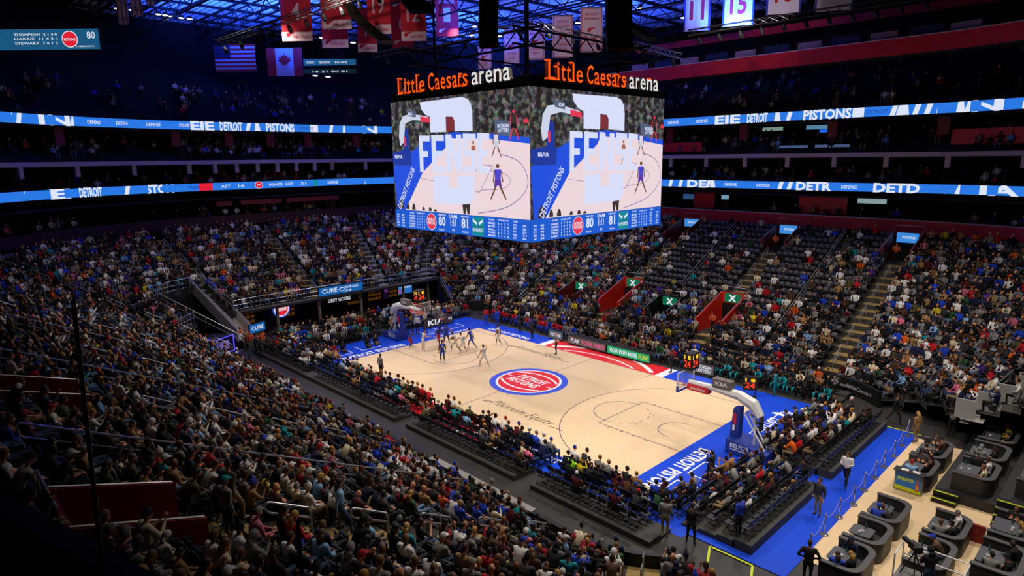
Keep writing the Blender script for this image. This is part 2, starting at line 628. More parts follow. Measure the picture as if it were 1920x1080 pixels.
# ---- aisles (u at row k0, drift per row)
AISLES = [(0.0, 0, 0, 0, 20), (xu_far(5.4), 0, 0, 0, 20), (xu_far(-5.4), 0, 0, 0, 20), (1.0, 0, 0, 0, 20), (-0.97, 4.25, 0.085, 4, 9),
          (1.87, 5.25, -0.018, 6, 20), (2.19, 6, -0.0147, 6, 20), (2.65, 10, 0, 6, 20), (3.15, 10, 0, 11, 20),
          (3.62, 10, 0, 0, 20), (4.0, 0, 0, 0, 20), (xu_near(-5.4), 0, 0, 0, 20), (xu_near(4.6), 0, 0, 0, 20), (xu_near(16.0), 0, 0, 0, 20), (5.36, 0, 0, 0, 20)]
AW = 0.62
def aisle_u(a, k):
    return a[0] + (k - a[1]) * a[2]
def in_hole(u, k):
    return any(a <= u <= b and k0 <= k <= k1 for a, b, k0, k1 in HOLES)
ANAMES = ['far stand, right of centre', 'far stand, centre right', 'far stand, centre left', 'far stand, far left', 'right corner stand', 'far end stand, right', 'far end stand, centre', 'far end stand, left', 'far end stand beside the tunnel',
          'left corner stand', 'near stand, far left', 'near stand, left', 'near stand, centre', 'near stand, right', 'near stand at the lower edge']
_stepm = {}
for ai, a in enumerate(AISLES):
    gm = STEPG if ai in (4, 5, 6) else STEP
    root = thing('aisle_stairs', label='concrete aisle stairs, ' + ANAMES[ai], kind='structure')
    for k in range(a[3], a[4] + 1):
        u = aisle_u(a, k)
        if u > 5.45 or in_hole(u, k):
            continue
        D, z = row(k)
        x, y, an = bp(D, u)
        if gm not in _stepm:
            _stepm[gm] = MB().box((0.11, 0, 0.0), (0.84 + 0.2, 2 * AW, 0.03)).box((-0.205, 0, -0.2), (0.41, 2 * AW, 0.05)).mesh('step', (gm,))
        link('step', _stepm[gm], root, (x + 0.42 * math.cos(math.radians(an)), y + 0.42 * math.sin(math.radians(an)), z + 0.015), math.radians(an))

# ---- upper levels, swept round the visible three sides
U0, U1 = -0.95, 4.15
def ring(name, m, sections, u0=U0, u1=U1, **t):
    mb = MB()
    for s_ in sections:
        beam(mb, *s_, u0, u1)
    return mb.build(name, m, **t)
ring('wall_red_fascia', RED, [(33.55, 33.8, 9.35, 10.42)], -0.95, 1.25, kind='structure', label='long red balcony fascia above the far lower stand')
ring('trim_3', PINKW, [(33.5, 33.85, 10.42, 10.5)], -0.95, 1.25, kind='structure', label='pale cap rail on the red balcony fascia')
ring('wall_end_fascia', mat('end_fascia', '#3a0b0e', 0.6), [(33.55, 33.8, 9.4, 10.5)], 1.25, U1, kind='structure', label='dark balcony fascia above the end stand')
seg = MB()
for a, b in ((2.02, 2.42), (2.46, 2.74), (2.8, 2.9)):
    beam(seg, 33.0, 33.5, 11.6, 12.1, a, b)
seg.build('wall_bar_front', REDDK, kind='structure', label='dark red bar front panels under the end ribbon board')
ring('floor_club', DARK, [(33.6, 40, 9.9, 10.05)], kind='structure', label='club level floor slab')
ring('ceiling_club', DARK, [(33.4, 40, 12.3, 12.5)], kind='structure', label='club level soffit')
ring('wall_club_back', DARK, [(38.6, 38.8, 10, 20.4)], kind='structure', label='dark back wall of the upper levels')
ring('floor_suite', DARK, [(33.5, 34.4, 13.2, 13.5), (34.4, 35.3, 13.2, 13.9), (35.3, 38.6, 13.2, 14.3)], kind='structure', label='stepped suite level terraces')
ring('ceiling_suite', DARK, [(33.5, 38.6, 16.0, 16.15)], kind='structure', label='suite level soffit')
ring('trim_4', PINKW, [(33.1, 33.5, 16.12, 16.52)], kind='structure', label='pale horizontal band between the suite levels')
ring('floor_balcony', DARK, [(33.5, 34.3, 16.1, 16.7), (34.3, 35.1, 16.1, 17.1), (35.1, 35.9, 16.1, 17.5), (35.9, 38.6, 16.1, 17.9)], kind='structure', label='stepped balcony level terraces')
ring('ceiling_balcony', DARK, [(33.4, 38.6, 19.5, 19.62)], kind='structure', label='balcony level soffit')
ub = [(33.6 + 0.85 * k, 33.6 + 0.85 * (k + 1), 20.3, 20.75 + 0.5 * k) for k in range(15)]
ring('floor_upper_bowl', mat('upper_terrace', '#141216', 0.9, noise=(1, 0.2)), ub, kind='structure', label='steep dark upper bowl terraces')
# outer walls and roof
for nm, a, b, lb in (('wall_far', -1, 1.5, 'black outer wall behind the far stand'), ('wall_left', 1.5, 3.5, 'black outer wall behind the far end'), ('wall_near', 3.5, 6, 'black outer wall behind the near stand')):
    mb = MB()
    sweep(mb, [(47, -0.3), (47, 33.2)], a, b)
    mb.build(nm, DARK, kind='structure', label=lb)
MB().box((54, 0, 16), (0.3, 20, 34)).build('wall_right', DARK, kind='structure', label='black outer wall behind the lounge end')

# roof deck: pale metal deck panels between dark purlins
roof = MB().box((0, 0, 33.2), (112, 96, 0.3)).build('ceiling', mat('roof_black', '#08080a', 0.9), kind='structure', label='dark roof with rows of metal deck panels lit blue')
DECK = mat('roof_deck_metal', '#d4d9e6', 0.5, noise=(0.4, 0.25))
pm = MB()
for j in range(4):
    pm.box((0, -1.05 + j * 0.7, 0), (3.3, 0.52, 0.05))
    pm.box((0, -1.05 + j * 0.7, 0.06), (3.3, 0.2, 0.1))
pm = pm.mesh('deck_panel', (DECK,))
for ix in range(16):
    for iy in range(18):
        x, y = -54 + ix * 4.1, -14 + iy * 3.3
        if x * 0.55 + y > 52 or math.hypot(max(0, -x - 40), max(0, y - 26)) > 20:
            continue
        link('deck_panel', pm, roof, (x, y, 32.9))
pu = MB()
for ix in range(17):
    pu.box((-56.05 + ix * 4.1, 12, 32.78), (0.28, 76, 0.2))
pu.build('purlin_set', BLACK, roof, kind='stuff')
for iy in range(9):
    tr = MB()
    y = -15.6 + iy * 6.6
    for x0 in range(-54, 30, 4):
        tr.cyl((x0, y, 32.3), (x0 + 2, y, 30.7), 0.06, 4).cyl((x0 + 2, y, 30.7), (x0 + 4, y, 32.3), 0.06, 4)
    tr.cyl((-54, y, 30.7), (30, y, 30.7), 0.1, 5).cyl((-54, y, 32.3), (30, y, 32.3), 0.1, 5)
    tr.build('roof_truss', BLACK, roof)
# ---- LED ribbon boards
LBLUE = glow('led_blue', '#2a78e4')
LWHITE = glow('led_white', '#dde4fa')
LDBLUE = glow('led_deep_blue', '#1c3f9e')
LRED = glow('led_red', '#e02034')
LTEAL = glow('led_teal', '#0f8f95')
def on_bowl(D, u, z):
    x, y, a = bp(D, u)
    t = math.radians(a)
    return frame_mtx((x, y, z), (math.sin(t), -math.cos(t), 0), (0, 0, 1))
def u_of_x(x):      # far side, also in the right corner
    return xu_far(x) if x <= CX else -math.degrees(math.asin(min(1, (x - CX) / (33.3 - CY)))) / 90
def u_of_y(y):      # far end, also in the left corner
    return 2 + (CY - y) / (2 * CY) if y > -CY else 3 + math.degrees(math.asin(min(1, (-y - CY) / (33.3 - CY)))) / 90
def ribbon(label, u0, u1, z0, z1, items, uf):
    root = thing('led_ribbon_board', label=label, cat='ribbon board', group='ribbon boards round the arena')
    h = z1 - z0
    mb = MB()
    beam(mb, 33.35, 33.6, z0 - 0.06, z1 + 0.06, u0, u1)
    mb.build('housing', BLACK, root)
    mb = MB()
    sweep(mb, [(33.33, z0), (33.33, z1)], u0, u1)
    mb.build('screen', LBLUE, root)
    for it in items:
        kind, p, wdt = it[0], it[1], it[2]
        u = uf(p)
        if not u0 < u < u1:
            continue
        if kind == 'slash':
            n = max(2, int(wdt / 0.9))
            for i in range(n):
                mb = MB()
                mb.poly([(-0.32, 0, 0), (0.1, 0, 0), (0.32, h, 0), (-0.1, h, 0)] if (i + int(p)) % 3 else [(-0.3, 0, 0), (0.35, 0, 0), (0.2, h, 0), (-0.2, h, 0)])
                o = mb.build('led_stripe', LWHITE, root)
                o.matrix_local = on_bowl(33.31, uf(p + (i + 0.5) * wdt / n - wdt / 2), z0)
        elif kind == 'box':
            mb = MB()
            mb.poly([(-wdt / 2, 0, 0), (wdt / 2, 0, 0), (wdt / 2, h, 0), (-wdt / 2, h, 0)])
            o = mb.build('led_block', it[3], root)
            o.matrix_local = on_bowl(33.315, u, z0)
        elif kind == 'disc':
            for k, (r, mm) in enumerate(((0.4, LWHITE), (0.36, LRED), (0.2, LWHITE))):
                o = MB().poly([(r * 1.15 * math.cos(t * PI / 8), r * math.sin(t * PI / 8) * (0.35 if k == 2 else 1), 0) for t in range(16)]).build('led_emblem', mm, root)
                o.matrix_local = on_bowl(33.315 - 0.006 * k, u, (z0 + z1) / 2)
        else:
            s_ = h * (1.45 if wdt > 1.9 else 0.55)
            o = link('led_lettering', text_mesh(kind, s_, width=wdt, bold=0.045 if wdt > 1.9 else 0.006, m=it[3] if len(it) > 3 else LWHITE), root)
            o.matrix_local = on_bowl(33.3, u, z0 + (0.0 if s_ > h else h * 0.3))
    return root
D_ = 'DEFENSE'
FU = [(D_, -9.2, 1.4), (D_, -5.6, 1.4), ('EIE', -2.6, 2.9), ('DETROIT', 0.7, 2.2), ('slash', 3.4, 2.4), ('PISTONS', 7.6, 4.4), ('box', 10.4, 1.0, LWHITE), ('DETROIT', 12.0, 1.8, LDBLUE), ('slash', 13.6, 1.0), ('slash', 15.6, 3.6), ('box', 17.4, 1.4, LWHITE), ('slash', 18.7, 1.2), ('slash', 21.6, 1.0), ('N', 20.2, 2.0), ('slash', 22.4, 1.8), ('D', 24.2, 2.0)]
FL = [('slash', -8.6, 2.6), ('DE', -5.9, 2.4), ('slash', -4.2, 1.0), (D_, -1.8, 1.4), (D_, 1.8, 1.4), ('slash', 4.1, 1.9), ('DETR', 6.9, 3.4), (D_, 10.2, 1.4), ('DETD', 14.2, 3.8), ('slash', 18.4, 2.6), ('box', 20.4, 2.2, LWHITE), ('A', 22.2, 2.2)]
AU = [('slash', -23.9, 1.4), ('slash', -19.0, 1.0), ('box', -22.0, 1.0, LWHITE), ('N', -20.4, 2.0), (D_, -17.4, 1.4), (D_, -14.8, 1.4), (D_, -12.0, 1.4), (D_, -9.2, 1.4), ('EIE', -7.2, 2.4), ('DETROIT', -4.2, 2.4), ('slash', -1.8, 2.0), ('PISTONS', 1.4, 3.4), ('DETROIT', 4.6, 1.8, LDBLUE), ('box', 5.6, 1.0, LWHITE), ('slash', 8.4, 2.2), ('N', 10.4, 2.0), ('slash', 12.6, 2.4), ('box', 14.6, 1.6, LWHITE)]
AL = [('slash', -23.6, 2.6), ('E', -21.2, 2.0), ('DETROIT', -18.6, 2.2), ('slash', -15.8, 2.2), ('PISTONS', -12.2, 4.0), ('DETROIT', -9.0, 1.8, LDBLUE), ('box', -7.5, 1.4, LRED), ('AST', -5.4, 1.0), ('16', -3.7, 0.7), ('disc', -1.7, 0.9), ('HORNETS', 0.3, 1.6), ('AST', 1.9, 1.0), ('21', 3.7, 0.7), ('box', 5.3, 0.5, LTEAL), (D_, 7.6, 1.4), ('slash', 9.6, 1.8), ('DET', 12.2, 2.6)]
ribbon('upper blue LED ribbon board along the far side of the arena', -0.6, 1.3, 19.75, 20.6, FU, u_of_x)
ribbon('lower blue LED ribbon board along the far side of the arena', -0.6, 1.3, 12.95, 13.72, FL, u_of_x)
ribbon('upper blue LED ribbon board across the far end of the arena', 1.62, 3.8, 19.72, 20.55, AU, u_of_y)
ribbon('lower blue LED ribbon board across the far end, showing AST 16 and 21', 1.62, 3.8, 13.33, 14.12, AL, u_of_y)

# ---- suite pillars, hanging red pillars, level dividers, lit suite backs
pil = MB().box((0, 0, 0), (0.34, 0.42, 0.95)).mesh('suite_pillar', (PINKW,))
plr = MB().box((0, 0, 0), (0.5, 0.9, 1.5)).mesh('red_pillar', (REDDK,))
GLO = mat('dim_suite_wall', '#4a2a20', 0.7, noise=(0.5, 0.4))
for i in range(56):
    u = -0.6 + i * 0.139
    if u > 3.95:
        break
    x, y, a = bp(33.5, u)
    link('trim_pillar', pil, None, (x, y, 15.64), math.radians(a), kind='structure', label='short pale pillar under the suite band')
    if i % 2 == 0:
        x, y, a = bp(34.2, u + 0.02)
        link('trim_red_pillar', plr, None, (x, y, 18.75), math.radians(a), kind='structure', label='red pillar under the upper ribbon board')
# red panels in the club openings above the far fascia
for x, wd, z0, z1, D in ((-5.8, 2.6, 10.5, 12.3, 35.0), (7.3, 4.6, 10.5, 12.3, 35.0), (-8.2, 4.8, 16.9, 17.9, 33.9), (21.5, 8.0, 17.1, 18.4, 34.2)):
    u = u_of_x(x)
    X, Y, a = bp(D, u)
    MB().box((0, 0, (z1 - z0) / 2), (0.2, wd, z1 - z0)).build('wall_red_panel', RED, None, (X, Y, z0), math.radians(a), kind='structure', label='red wall panel in the club opening')
# far club television screens and warm lit bars
for i, (x, z, D, wd, hh, c) in enumerate(((-4.3, 11.7, 37, 0.9, 0.5, '#7fa8c8'), (11.2, 11.9, 37, 2.6, 0.6, '#8fa9ad'), (1.2, 19.1, 36, 2.2, 0.35, '#7f9a92'), (6.2, 19.1, 36, 3.0, 0.4, '#5c8fae'), (6.6, 18.7, 35.6, 0.8, 0.3, '#1c6cff'), (4.2, 17.2, 34.2, 3.0, 0.25, '#4a5e8a'), (8.0, 17.2, 34.2, 3.2, 0.25, '#4a5e8a'), (-9.0, 11.6, 37, 1.5, 0.6, '#314f7c'))):
    u = u_of_x(x)
    X, Y, a = bp(D, u)
    o = thing('television_screen', (X, Y, z), math.radians(a), label='%s lit screen %s on the far club levels' % (ordinal(i + 1), 'above the red fascia' if z < 13 else 'under the upper ribbon'), cat='screen', group='screens in the far clubs')
    MB().box((0.05, 0, 0), (0.08, wd + 0.08, hh + 0.08)).build('housing', BLACK, o)
    MB().box((0, 0, 0), (0.04, wd, hh)).build('screen', glow('tv_' + c[1:], c, 0.8), o)
# seating gondola high on the far side
g = MB()
beam(g, 29.9, 30.2, 24.5, 25.8, -0.55, 1.05)
gr = g.build('wall_gondola', RED, kind='structure', label='long red underside fascia of the seating gondola')
g = MB()
beam(g, 29.85, 30.25, 25.8, 25.88, -0.55, 1.05)
g.build('trim_5', PINKW, kind='structure', label='pale cap along the red gondola fascia')
g = MB()
beam(g, 30.2, 33.5, 24.6, 24.8, -0.55, 1.05)
beam(g, 31.4, 33.5, 24.8, 25.6, -0.55, 1.05)
g.build('floor_gondola', DARK, kind='structure', label='dark gondola walkway')
g = MB()
beam(g, 35.9, 36.1, 28.7, 29.4, -0.3, 1.0)
g.build('wall_gondola_upper', RED, kind='structure', label='second red fascia behind the lighting truss')
for i in range(11):
    u = u_of_x(-12 + 3.1 * i)
    x, y, a = bp(30.5, u)
    if i % 2 == 0:
        MB().box((0, 0, 0.35), (0.06, 2.1, 0.7)).build('wall_gondola_panel', mat('gondola_pink', '#a98584', 0.6, noise=(3, 0.2)), None, (x, y, 25.85), math.radians(a), kind='structure', label='pale pink railing panel on the gondola')
    else:
        MB().box((0, 0, 0.4), (0.06, 2.4, 0.8)).build('wall_gondola_screen', mat('gondola_navy', '#16203c', 0.5), None, (x, y, 25.85), math.radians(a), kind='structure', label='navy railing screen on the gondola')

# ---- club room under the end stand
CLB = mat('club_black', '#141012', 0.6)
cw = MB()
cw.box((-31.0, 1.0, 1.5), (0.2, 24, 3.2))
cw.build('wall_club_room', CLB, kind='structure', label='dark back wall of the courtside club')
MB().box((-28.6, 1.2, 2.72), (4.6, 23.2, 0.14)).build('ceiling_club_room', CLB, kind='structure', label='dark soffit over the courtside club')
MB().box((-26.9, 1.2, 2.72), (0.25, 23.4, 0.34)).build('trim_6', mat('club_beam', '#6d6663', 0.6), kind='structure', label='grey front beam of the end stand')
SHL = mat('club_shelf_amber', '#b06a1c', emit=0.16)
for y0 in (-8.6, -4.4, 3.6, 6.2, 8.8):
    o = thing('bar_shelf', (-30.8, y0, 0.4), label='amber lit bar shelving, %s from the left in the courtside club' % ordinal([-8.6, -4.4, 3.6, 6.2, 8.8].index(y0) + 1), cat='shelf', group='bar shelves in the club')
    MB().box((0, 0, 1.0), (0.12, 1.9, 2.1)).build('cabinet', CLB, o)
    for r in range(4):
        for q in range(4):
            MB().box((0.09, -0.68 + q * 0.45, 0.35 + r * 0.48), (0.05, 0.34, 0.3)).build('lit_cell', SHL, o)
for y0 in (-7.0, -2.6, 2.2, 7.6, 11.0):
    MB().box((-27.0, y0, 1.3), (0.22, 0.22, 2.6)).build('trim_club_post', mat('club_post', '#8c8580', 0.5), kind='structure', label='grey post under the end stand')

def sign(name, p, a, wd, ht, bg, label, lines, frame=BLACK, thick=0.12, cat='sign', group=None, legs=False):
    """flat lit board at p (bottom centre), facing the direction a (degrees)"""
    t = math.radians(a)
    o = thing(name, p, t - PI / 2 + PI, label=label, cat=cat, group=group)   # local -y is the face
    MB().box((0, thick / 2, ht / 2), (wd + 0.1, thick, ht + 0.1)).build('housing', frame, o)
    MB().poly([(-wd / 2, -0.006, 0), (wd / 2, -0.006, 0), (wd / 2, -0.006, ht), (-wd / 2, -0.006, ht)]).build('panel', bg, o)
    for (s_, x, z, size, w_, m_) in lines:
        q = link('lettering', text_mesh(s_, size, width=w_, bold=0.012 * size, m=m_), o)
        q.matrix_local = frame_mtx((x, -0.014, z), (1, 0, 0), (0, 0, 1))
    if legs:
        for sx in (-1, 1):
            MB().box((sx * wd * 0.35, 0.1, -p[2] / 2 if p[2] > 0 else 0), (0.06, 0.3, max(p[2], 0.02))).build('leg', BLACK, o)
    return o
SB = glow('sign_blue', '#1668b8', 0.8)
SW = glow('sign_white', '#e8ecf4', 0.9)
sign('club_sign', (-26.72, -0.2, 2.95), 0, 5.0, 0.85, SB, 'long blue courtside club sign on the end stand front', [('CURE', -1.3, 0.25, 0.62, 1.7, SW), ('COURTSIDE', 1.15, 0.45, 0.32, 1.7, SW), ('CLUB', 0.75, 0.1, 0.32, 0.8, SW), ('C', 0.0, 0.2, 0.6, 0.5, SW)])
sign('bar_sign', (-27.4, -0.2, 1.75), 0, 4.6, 0.8, glow('sign_black', '#060606', 0.5), 'black hanging bar sign with white lettering under the club sign', [('GREY GOOSE', 0.1, 0.25, 0.5, 2.6, SW)])
sign('club_sign', (-23.1, -10.6, 1.6), 20, 1.7, 0.75, SB, 'small blue club sign by the tunnel mouth', [('CURE', 0, 0.22, 0.5, 1.3, SW)])
o = thing('round_emblem_sign', (-30.6, -5.0, 1.5), label='round lit red and white team emblem sign in the club', cat='sign')
def xdisc(r, x, n=28):
    return [(x, r * math.cos(2 * PI * i / n), r * math.sin(2 * PI * i / n)) for i in range(n)]
MB().prism([(0.0, 0.0)] * 0 or [(0.9 * math.cos(2 * PI * i / 28), 0.9 * math.sin(2 * PI * i / 28)) for i in range(28)], 0, 0.1).build('rim', glow('emblem_blue_lit', '#3a55d8', 0.9), o).rotation_euler = (0, PI / 2, 0)
MB().poly(xdisc(0.78, 0.11)).build('white_disc', SW, o)
MB().poly(xdisc(0.68, 0.12)).build('red_disc', LRED, o)
MB().poly([(0.13, -0.5, -0.18), (0.13, 0.5, -0.18), (0.13, 0.5, 0.2), (0.13, -0.5, 0.2)]).build('name_bar', SW, o)
for sz, tx in ((0.03, 'DETROIT'), (-0.14, 'PISTONS')):
    link('lettering', text_mesh(tx, 0.2, width=0.85, bold=0.006, m=LRED), o).matrix_local = frame_mtx((0.14, 0, sz), (0, 1, 0), (0, 0, 1))
sign('television_screen', (-28.2, 8.7, 1.35), 0, 1.9, 0.95, glow('tv_blue', '#2b73c6', 0.8), 'blue television screen with a red mark in the club', [('PISTONS', 0.1, 0.6, 0.3, 1.3, SW), ('R', -0.7, 0.12, 0.55, 0.4, LRED)], cat='screen')
sign('club_banner', (-28.0, 6.0, 1.2), 0, 0.7, 1.3, glow('banner_purple', '#1b1030', 0.6), 'narrow dark club banner with a small purple emblem', [('o', 0, 0.75, 0.7, 0.45, glow('purple_mark', '#a050c8', 0.7))])

# ---- advertising along the black front walls
for i, x in enumerate((8.6, 10.8, 13.0, 15.2)):
    q = link('wall_advert', text_mesh('O', 0.42, width=0.6, bold=0.008, m=mat('advert_grey', '#a8a8ae', 0.6)), None, kind='structure', label='grey advert lettering on the black front wall')
    q.matrix_world = frame_mtx((x, 13.93, 0.42), (1, 0, 0), (0, 0, 1))
for i, u in enumerate((-0.12, -0.3)):
    x, y, a = bp(13.92, u)
    q = link('wall_advert', text_mesh('LittleCaesars', 0.4, width=2.1, bold=0.006, m=mat('advert_grey', '#a8a8ae', 0.6)), None, kind='structure', label='white advert lettering on the corner front wall')
    q.matrix_world = on_bowl(13.8, u, 0.45)
# ================================================================== CENTRE-HUNG SCOREBOARD
def screen_crowd_material():
    m = bpy.data.materials.new('screen_crowd')
    m.use_nodes = True
    nt = m.node_tree
    b = nt.nodes['Principled BSDF']
    tc = nt.nodes.new('ShaderNodeTexCoord')
    vo = nt.nodes.new('ShaderNodeTexVoronoi')
    vo.inputs['Scale'].default_value = 4.2
    hs = nt.nodes.new('ShaderNodeHueSaturation')
    hs.inputs['Saturation'].default_value = 0.55
    hs.inputs['Value'].default_value = 0.26
    nz = nt.nodes.new('ShaderNodeTexNoise')
    nz.inputs['Scale'].default_value = 2.2
    nz.inputs['Detail'].default_value = 6
    rp = nt.nodes.new('ShaderNodeValToRGB')
    rp.color_ramp.elements[0].position = 0.46
    rp.color_ramp.elements[1].position = 0.66
    mx = nt.nodes.new('ShaderNodeMix')
    mx.data_type = 'RGBA'
    mx.inputs['A'].default_value = (0.018, 0.014, 0.016, 1)
    nt.links.new(tc.outputs['Object'], vo.inputs['Vector'])
    nt.links.new(tc.outputs['Object'], nz.inputs['Vector'])
    nt.links.new(vo.outputs['Color'], hs.inputs['Color'])
    nt.links.new(nz.outputs['Fac'], rp.inputs['Fac'])
    nt.links.new(rp.outputs['Color'], mx.inputs['Factor'])
    nt.links.new(hs.outputs['Color'], mx.inputs['B'])
    b.inputs['Base Color'].default_value = (0.005, 0.005, 0.005, 1)
    nt.links.new(mx.outputs['Result'], b.inputs['Emission Color'])
    b.inputs['Emission Strength'].default_value = 1.0
    return m
JX, JY, JZ0, JZ1, JZM = 6.70, 6.60, 11.67, 20.25, 12.95
JW = 2 * JX
def sp(X, Y):
    u = (X - 25) / 773
    top, bot = 275 - 100 * u, 888 + 52 * u
    v = (bot - Y) / (bot - top)
    ut = u * 1.248 / (1 + 0.248 * u)
    return (ut * JW, v * (JZ1 - JZM))
E_ = lambda n, c, s=1.0: glow('screen_' + n, c, s)
SCC = screen_crowd_material()
S_COURT, S_BLUE, S_WHITE, S_LINE = E_('court', '#ecd6dc'), E_('apron', '#2350dc'), E_('white', '#d8defa'), E_('line', '#8a70a8')
S_DARK, S_SKIN, S_RED, S_PURP = E_('dark', '#3a302c'), E_('skin', '#6a4438'), E_('red', '#e23a55'), E_('violet', '#4c48c8')
S_GREY, S_ARM = E_('grey', '#56607c'), E_('arm', '#ccd2e8')
def P2(*pts): return [sp(*p) for p in pts]
def strokes2(pts, w_):
    P = [Vector(sp(*p)) for p in pts]
    out = [P[0]]
    for i in range(len(P) - 1):
        a, b, c, d = P[max(i - 1, 0)], P[i], P[i + 1], P[min(i + 2, len(P) - 1)]
        n = 6 if len(P) > 4 else 1
        for k in range(1, n + 1):
            t = k / n
            out.append(0.5 * ((2 * b) + (c - a) * t + (2 * a - 5 * b + 4 * c - d) * t * t + (3 * b - a - 3 * c + d) * t ** 3) if n > 1 else c)
    return stroke([tuple(q) for q in out], w_)
layers = []
layers.append(('court_image', S_COURT, [P2((70, 890), (190, 672), (330, 520), (350, 470), (560, 470), (798, 494), (798, 940))]))
layers.append(('apron_image', S_BLUE, [P2((38, 888), (85, 891), (190, 672), (330, 520), (350, 472), (372, 436), (240, 474), (120, 560), (22, 640)), P2((350, 474), (560, 472), (798, 497), (798, 462), (600, 444), (372, 436))]))
for pts, w_ in (([(640, 560), (720, 590), (765, 640), (785, 710), (770, 770), (720, 830), (640, 875), (500, 905)], 0.05), ([(530, 620), (588, 628), (512, 780), (490, 778)], 0.04), ([(575, 655), (640, 665), (680, 690), (684, 720), (650, 755), (560, 765), (520, 768)], 0.035), ([(180, 705), (260, 720)], 0.03)):
    layers.append(('line_image', S_LINE, strokes2(pts, w_)))
layers.append(('hoop_image', E_('hoopblue', '#20389c'), [P2((88, 425), (118, 420), (122, 555), (90, 560)), P2((24, 560), (110, 535), (132, 548), (128, 630), (50, 632), (26, 622))]))
layers.append(('arm_image', S_ARM, [P2((66, 470), (72, 395), (92, 350), (140, 335), (235, 352), (232, 380), (150, 370), (104, 392), (92, 500), (72, 520))]))
layers.append(('pad_image', S_RED, [P2((190, 350), (246, 358), (244, 385), (192, 380)), P2((92, 470), (103, 468), (104, 520), (94, 522))]))
layers.append(('board_image', S_GREY, [P2((118, 318), (168, 322), (166, 356), (122, 350))]))
layers.append(('board_image', S_GREY, [P2((604, 366), (700, 374), (702, 462), (606, 446))]))
def blob(cx, cy, rx, ry, n=12):
    return [(cx + rx * math.cos(2 * PI * i / n), cy + ry * math.sin(2 * PI * i / n)) for i in range(n)]
def figure2(cx, top, h, w_, j, s_, l, d=0):
    """small figure: jersey, shorts, limbs as (material, polys)"""
    y = lambda f: top + h * f
    return [(l, [P2(*blob(cx, y(0.07), w_ * 0.22, h * 0.06)), P2((cx - w_ * .35, y(.62)), (cx - w_ * .12, y(.62)), (cx - w_ * .55 - d, y(1)), (cx - w_ * .72 - d, y(1))), P2((cx + w_ * .12, y(.62)), (cx + w_ * .4, y(.62)), (cx + w_ * .8 + d, y(1)), (cx + w_ * .62 + d, y(1))), P2((cx - w_ * .5, y(.2)), (cx - w_ * .35, y(.16)), (cx - w_ * .5, y(.52)), (cx - w_ * .65, y(.52))), P2((cx + w_ * .35, y(.16)), (cx + w_ * .5, y(.2)), (cx + w_ * .7, y(.5)), (cx + w_ * .55, y(.52)))]),
            (j, [P2((cx - w_ * .42, y(.16)), (cx + w_ * .42, y(.16)), (cx + w_ * .36, y(.45)), (cx - w_ * .36, y(.45)))]), (s_, [P2((cx - w_ * .38, y(.44)), (cx + w_ * .38, y(.44)), (cx + w_ * .5, y(.66)), (cx + .5, y(.6)), (cx - w_ * .5, y(.66)))])]
for args in ((618, 612, 210, 44, S_PURP, E_('shorts', '#5a3a9c'), S_SKIN, 14), (612, 424, 150, 30, E_('jersey_white', '#d8d4e0'), E_('shorts_white', '#c9cede'), S_SKIN, 6), (712, 305, 170, 36, S_DARK, E_('trouser', '#1a1518'), S_RED, 0), (780, 345, 80, 34, S_RED, S_DARK, S_SKIN, 0), (486, 482, 180, 22, E_('jersey_tan', '#a06a58'), S_ARM, S_SKIN, 0)):
    for m_, ps in figure2(*args):
        layers.append(('player_image', m_, ps))
for x, w2, h2 in ((66, 16, 60), (104, 9, 38), (138, 10, 38), (194, 8, 22), (232, 9, 24), (262, 9, 14)):
    layers.append(('silhouette_image', S_DARK, [P2(*[(x + w2 * math.cos(t * PI / 6), (880 + 0.067 * x) - h2 * math.sin(t * PI / 6)) for t in range(7)])]))
layers.append(('silhouette_image', S_DARK, [P2((418, 855), (462, 845), (458, 912), (446, 912), (440, 872), (434, 912), (424, 912))]))
# big letter D in two slabs and FENSE across the middle
def rnd(pts): return P2(*pts)
layers.append(('slab_image', S_WHITE, [rnd([(195, 272), (430, 240), (462, 250), (480, 280), (486, 330), (486, 428), (386, 430), (386, 372), (376, 350), (338, 350), (338, 436), (250, 440), (250, 352), (222, 338), (202, 310)])]))
layers.append(('slab_image', S_WHITE, [rnd([(258, 686), (344, 684), (346, 756), (396, 758), (396, 685), (490, 686), (488, 800), (474, 840), (450, 852), (258, 850)])]))
layers.append(('hornet_image', E_('hornet', '#7c3038'), [rnd([(340, 352), (376, 352), (384, 372), (384, 428), (340, 434)])]))
LET = {'F': [[(0, 0), (.34, 0), (.34, .42), (.8, .42), (.8, .58), (.34, .58), (.34, .84), (1, .84), (1, 1), (0, 1)]],
       'E': [[(0, 0), (1, 0), (1, .16), (.34, .16), (.34, .42), (.85, .42), (.85, .58), (.34, .58), (.34, .84), (1, .84), (1, 1), (0, 1)]],
       'N': [[(0, 0), (.32, 0), (.32, .6), (.66, 0), (1, 0), (1, 1), (.68, 1), (.68, .42), (.36, 1), (0, 1)]],
       'S': [[(0, 0), (1, 0), (1, .58), (.34, .58), (.34, .84), (1, .84), (1, 1), (0, 1), (0, .42), (.66, .42), (.66, .16), (0, .16)]]}
x0 = 180
for ch, wd in zip('FENSE', (70, 80, 98, 82, 76)):
    for pl in LET[ch]:
        yb, yt = 668, 458 - (x0 - 180) * 0.055
        layers.append(('letter_image', S_WHITE, [P2(*[(x0 + 4 + a * (wd - 10), yb + (yt - yb) * b) for a, b in pl])]))
    x0 += wd
_lay = []
grp = {}
for nm, m_, ps in layers:
    if nm == 'player_image':
        _lay.append((nm, m_, ps))
    else:
        _lay.append((nm, m_, ps))
LAYM = []
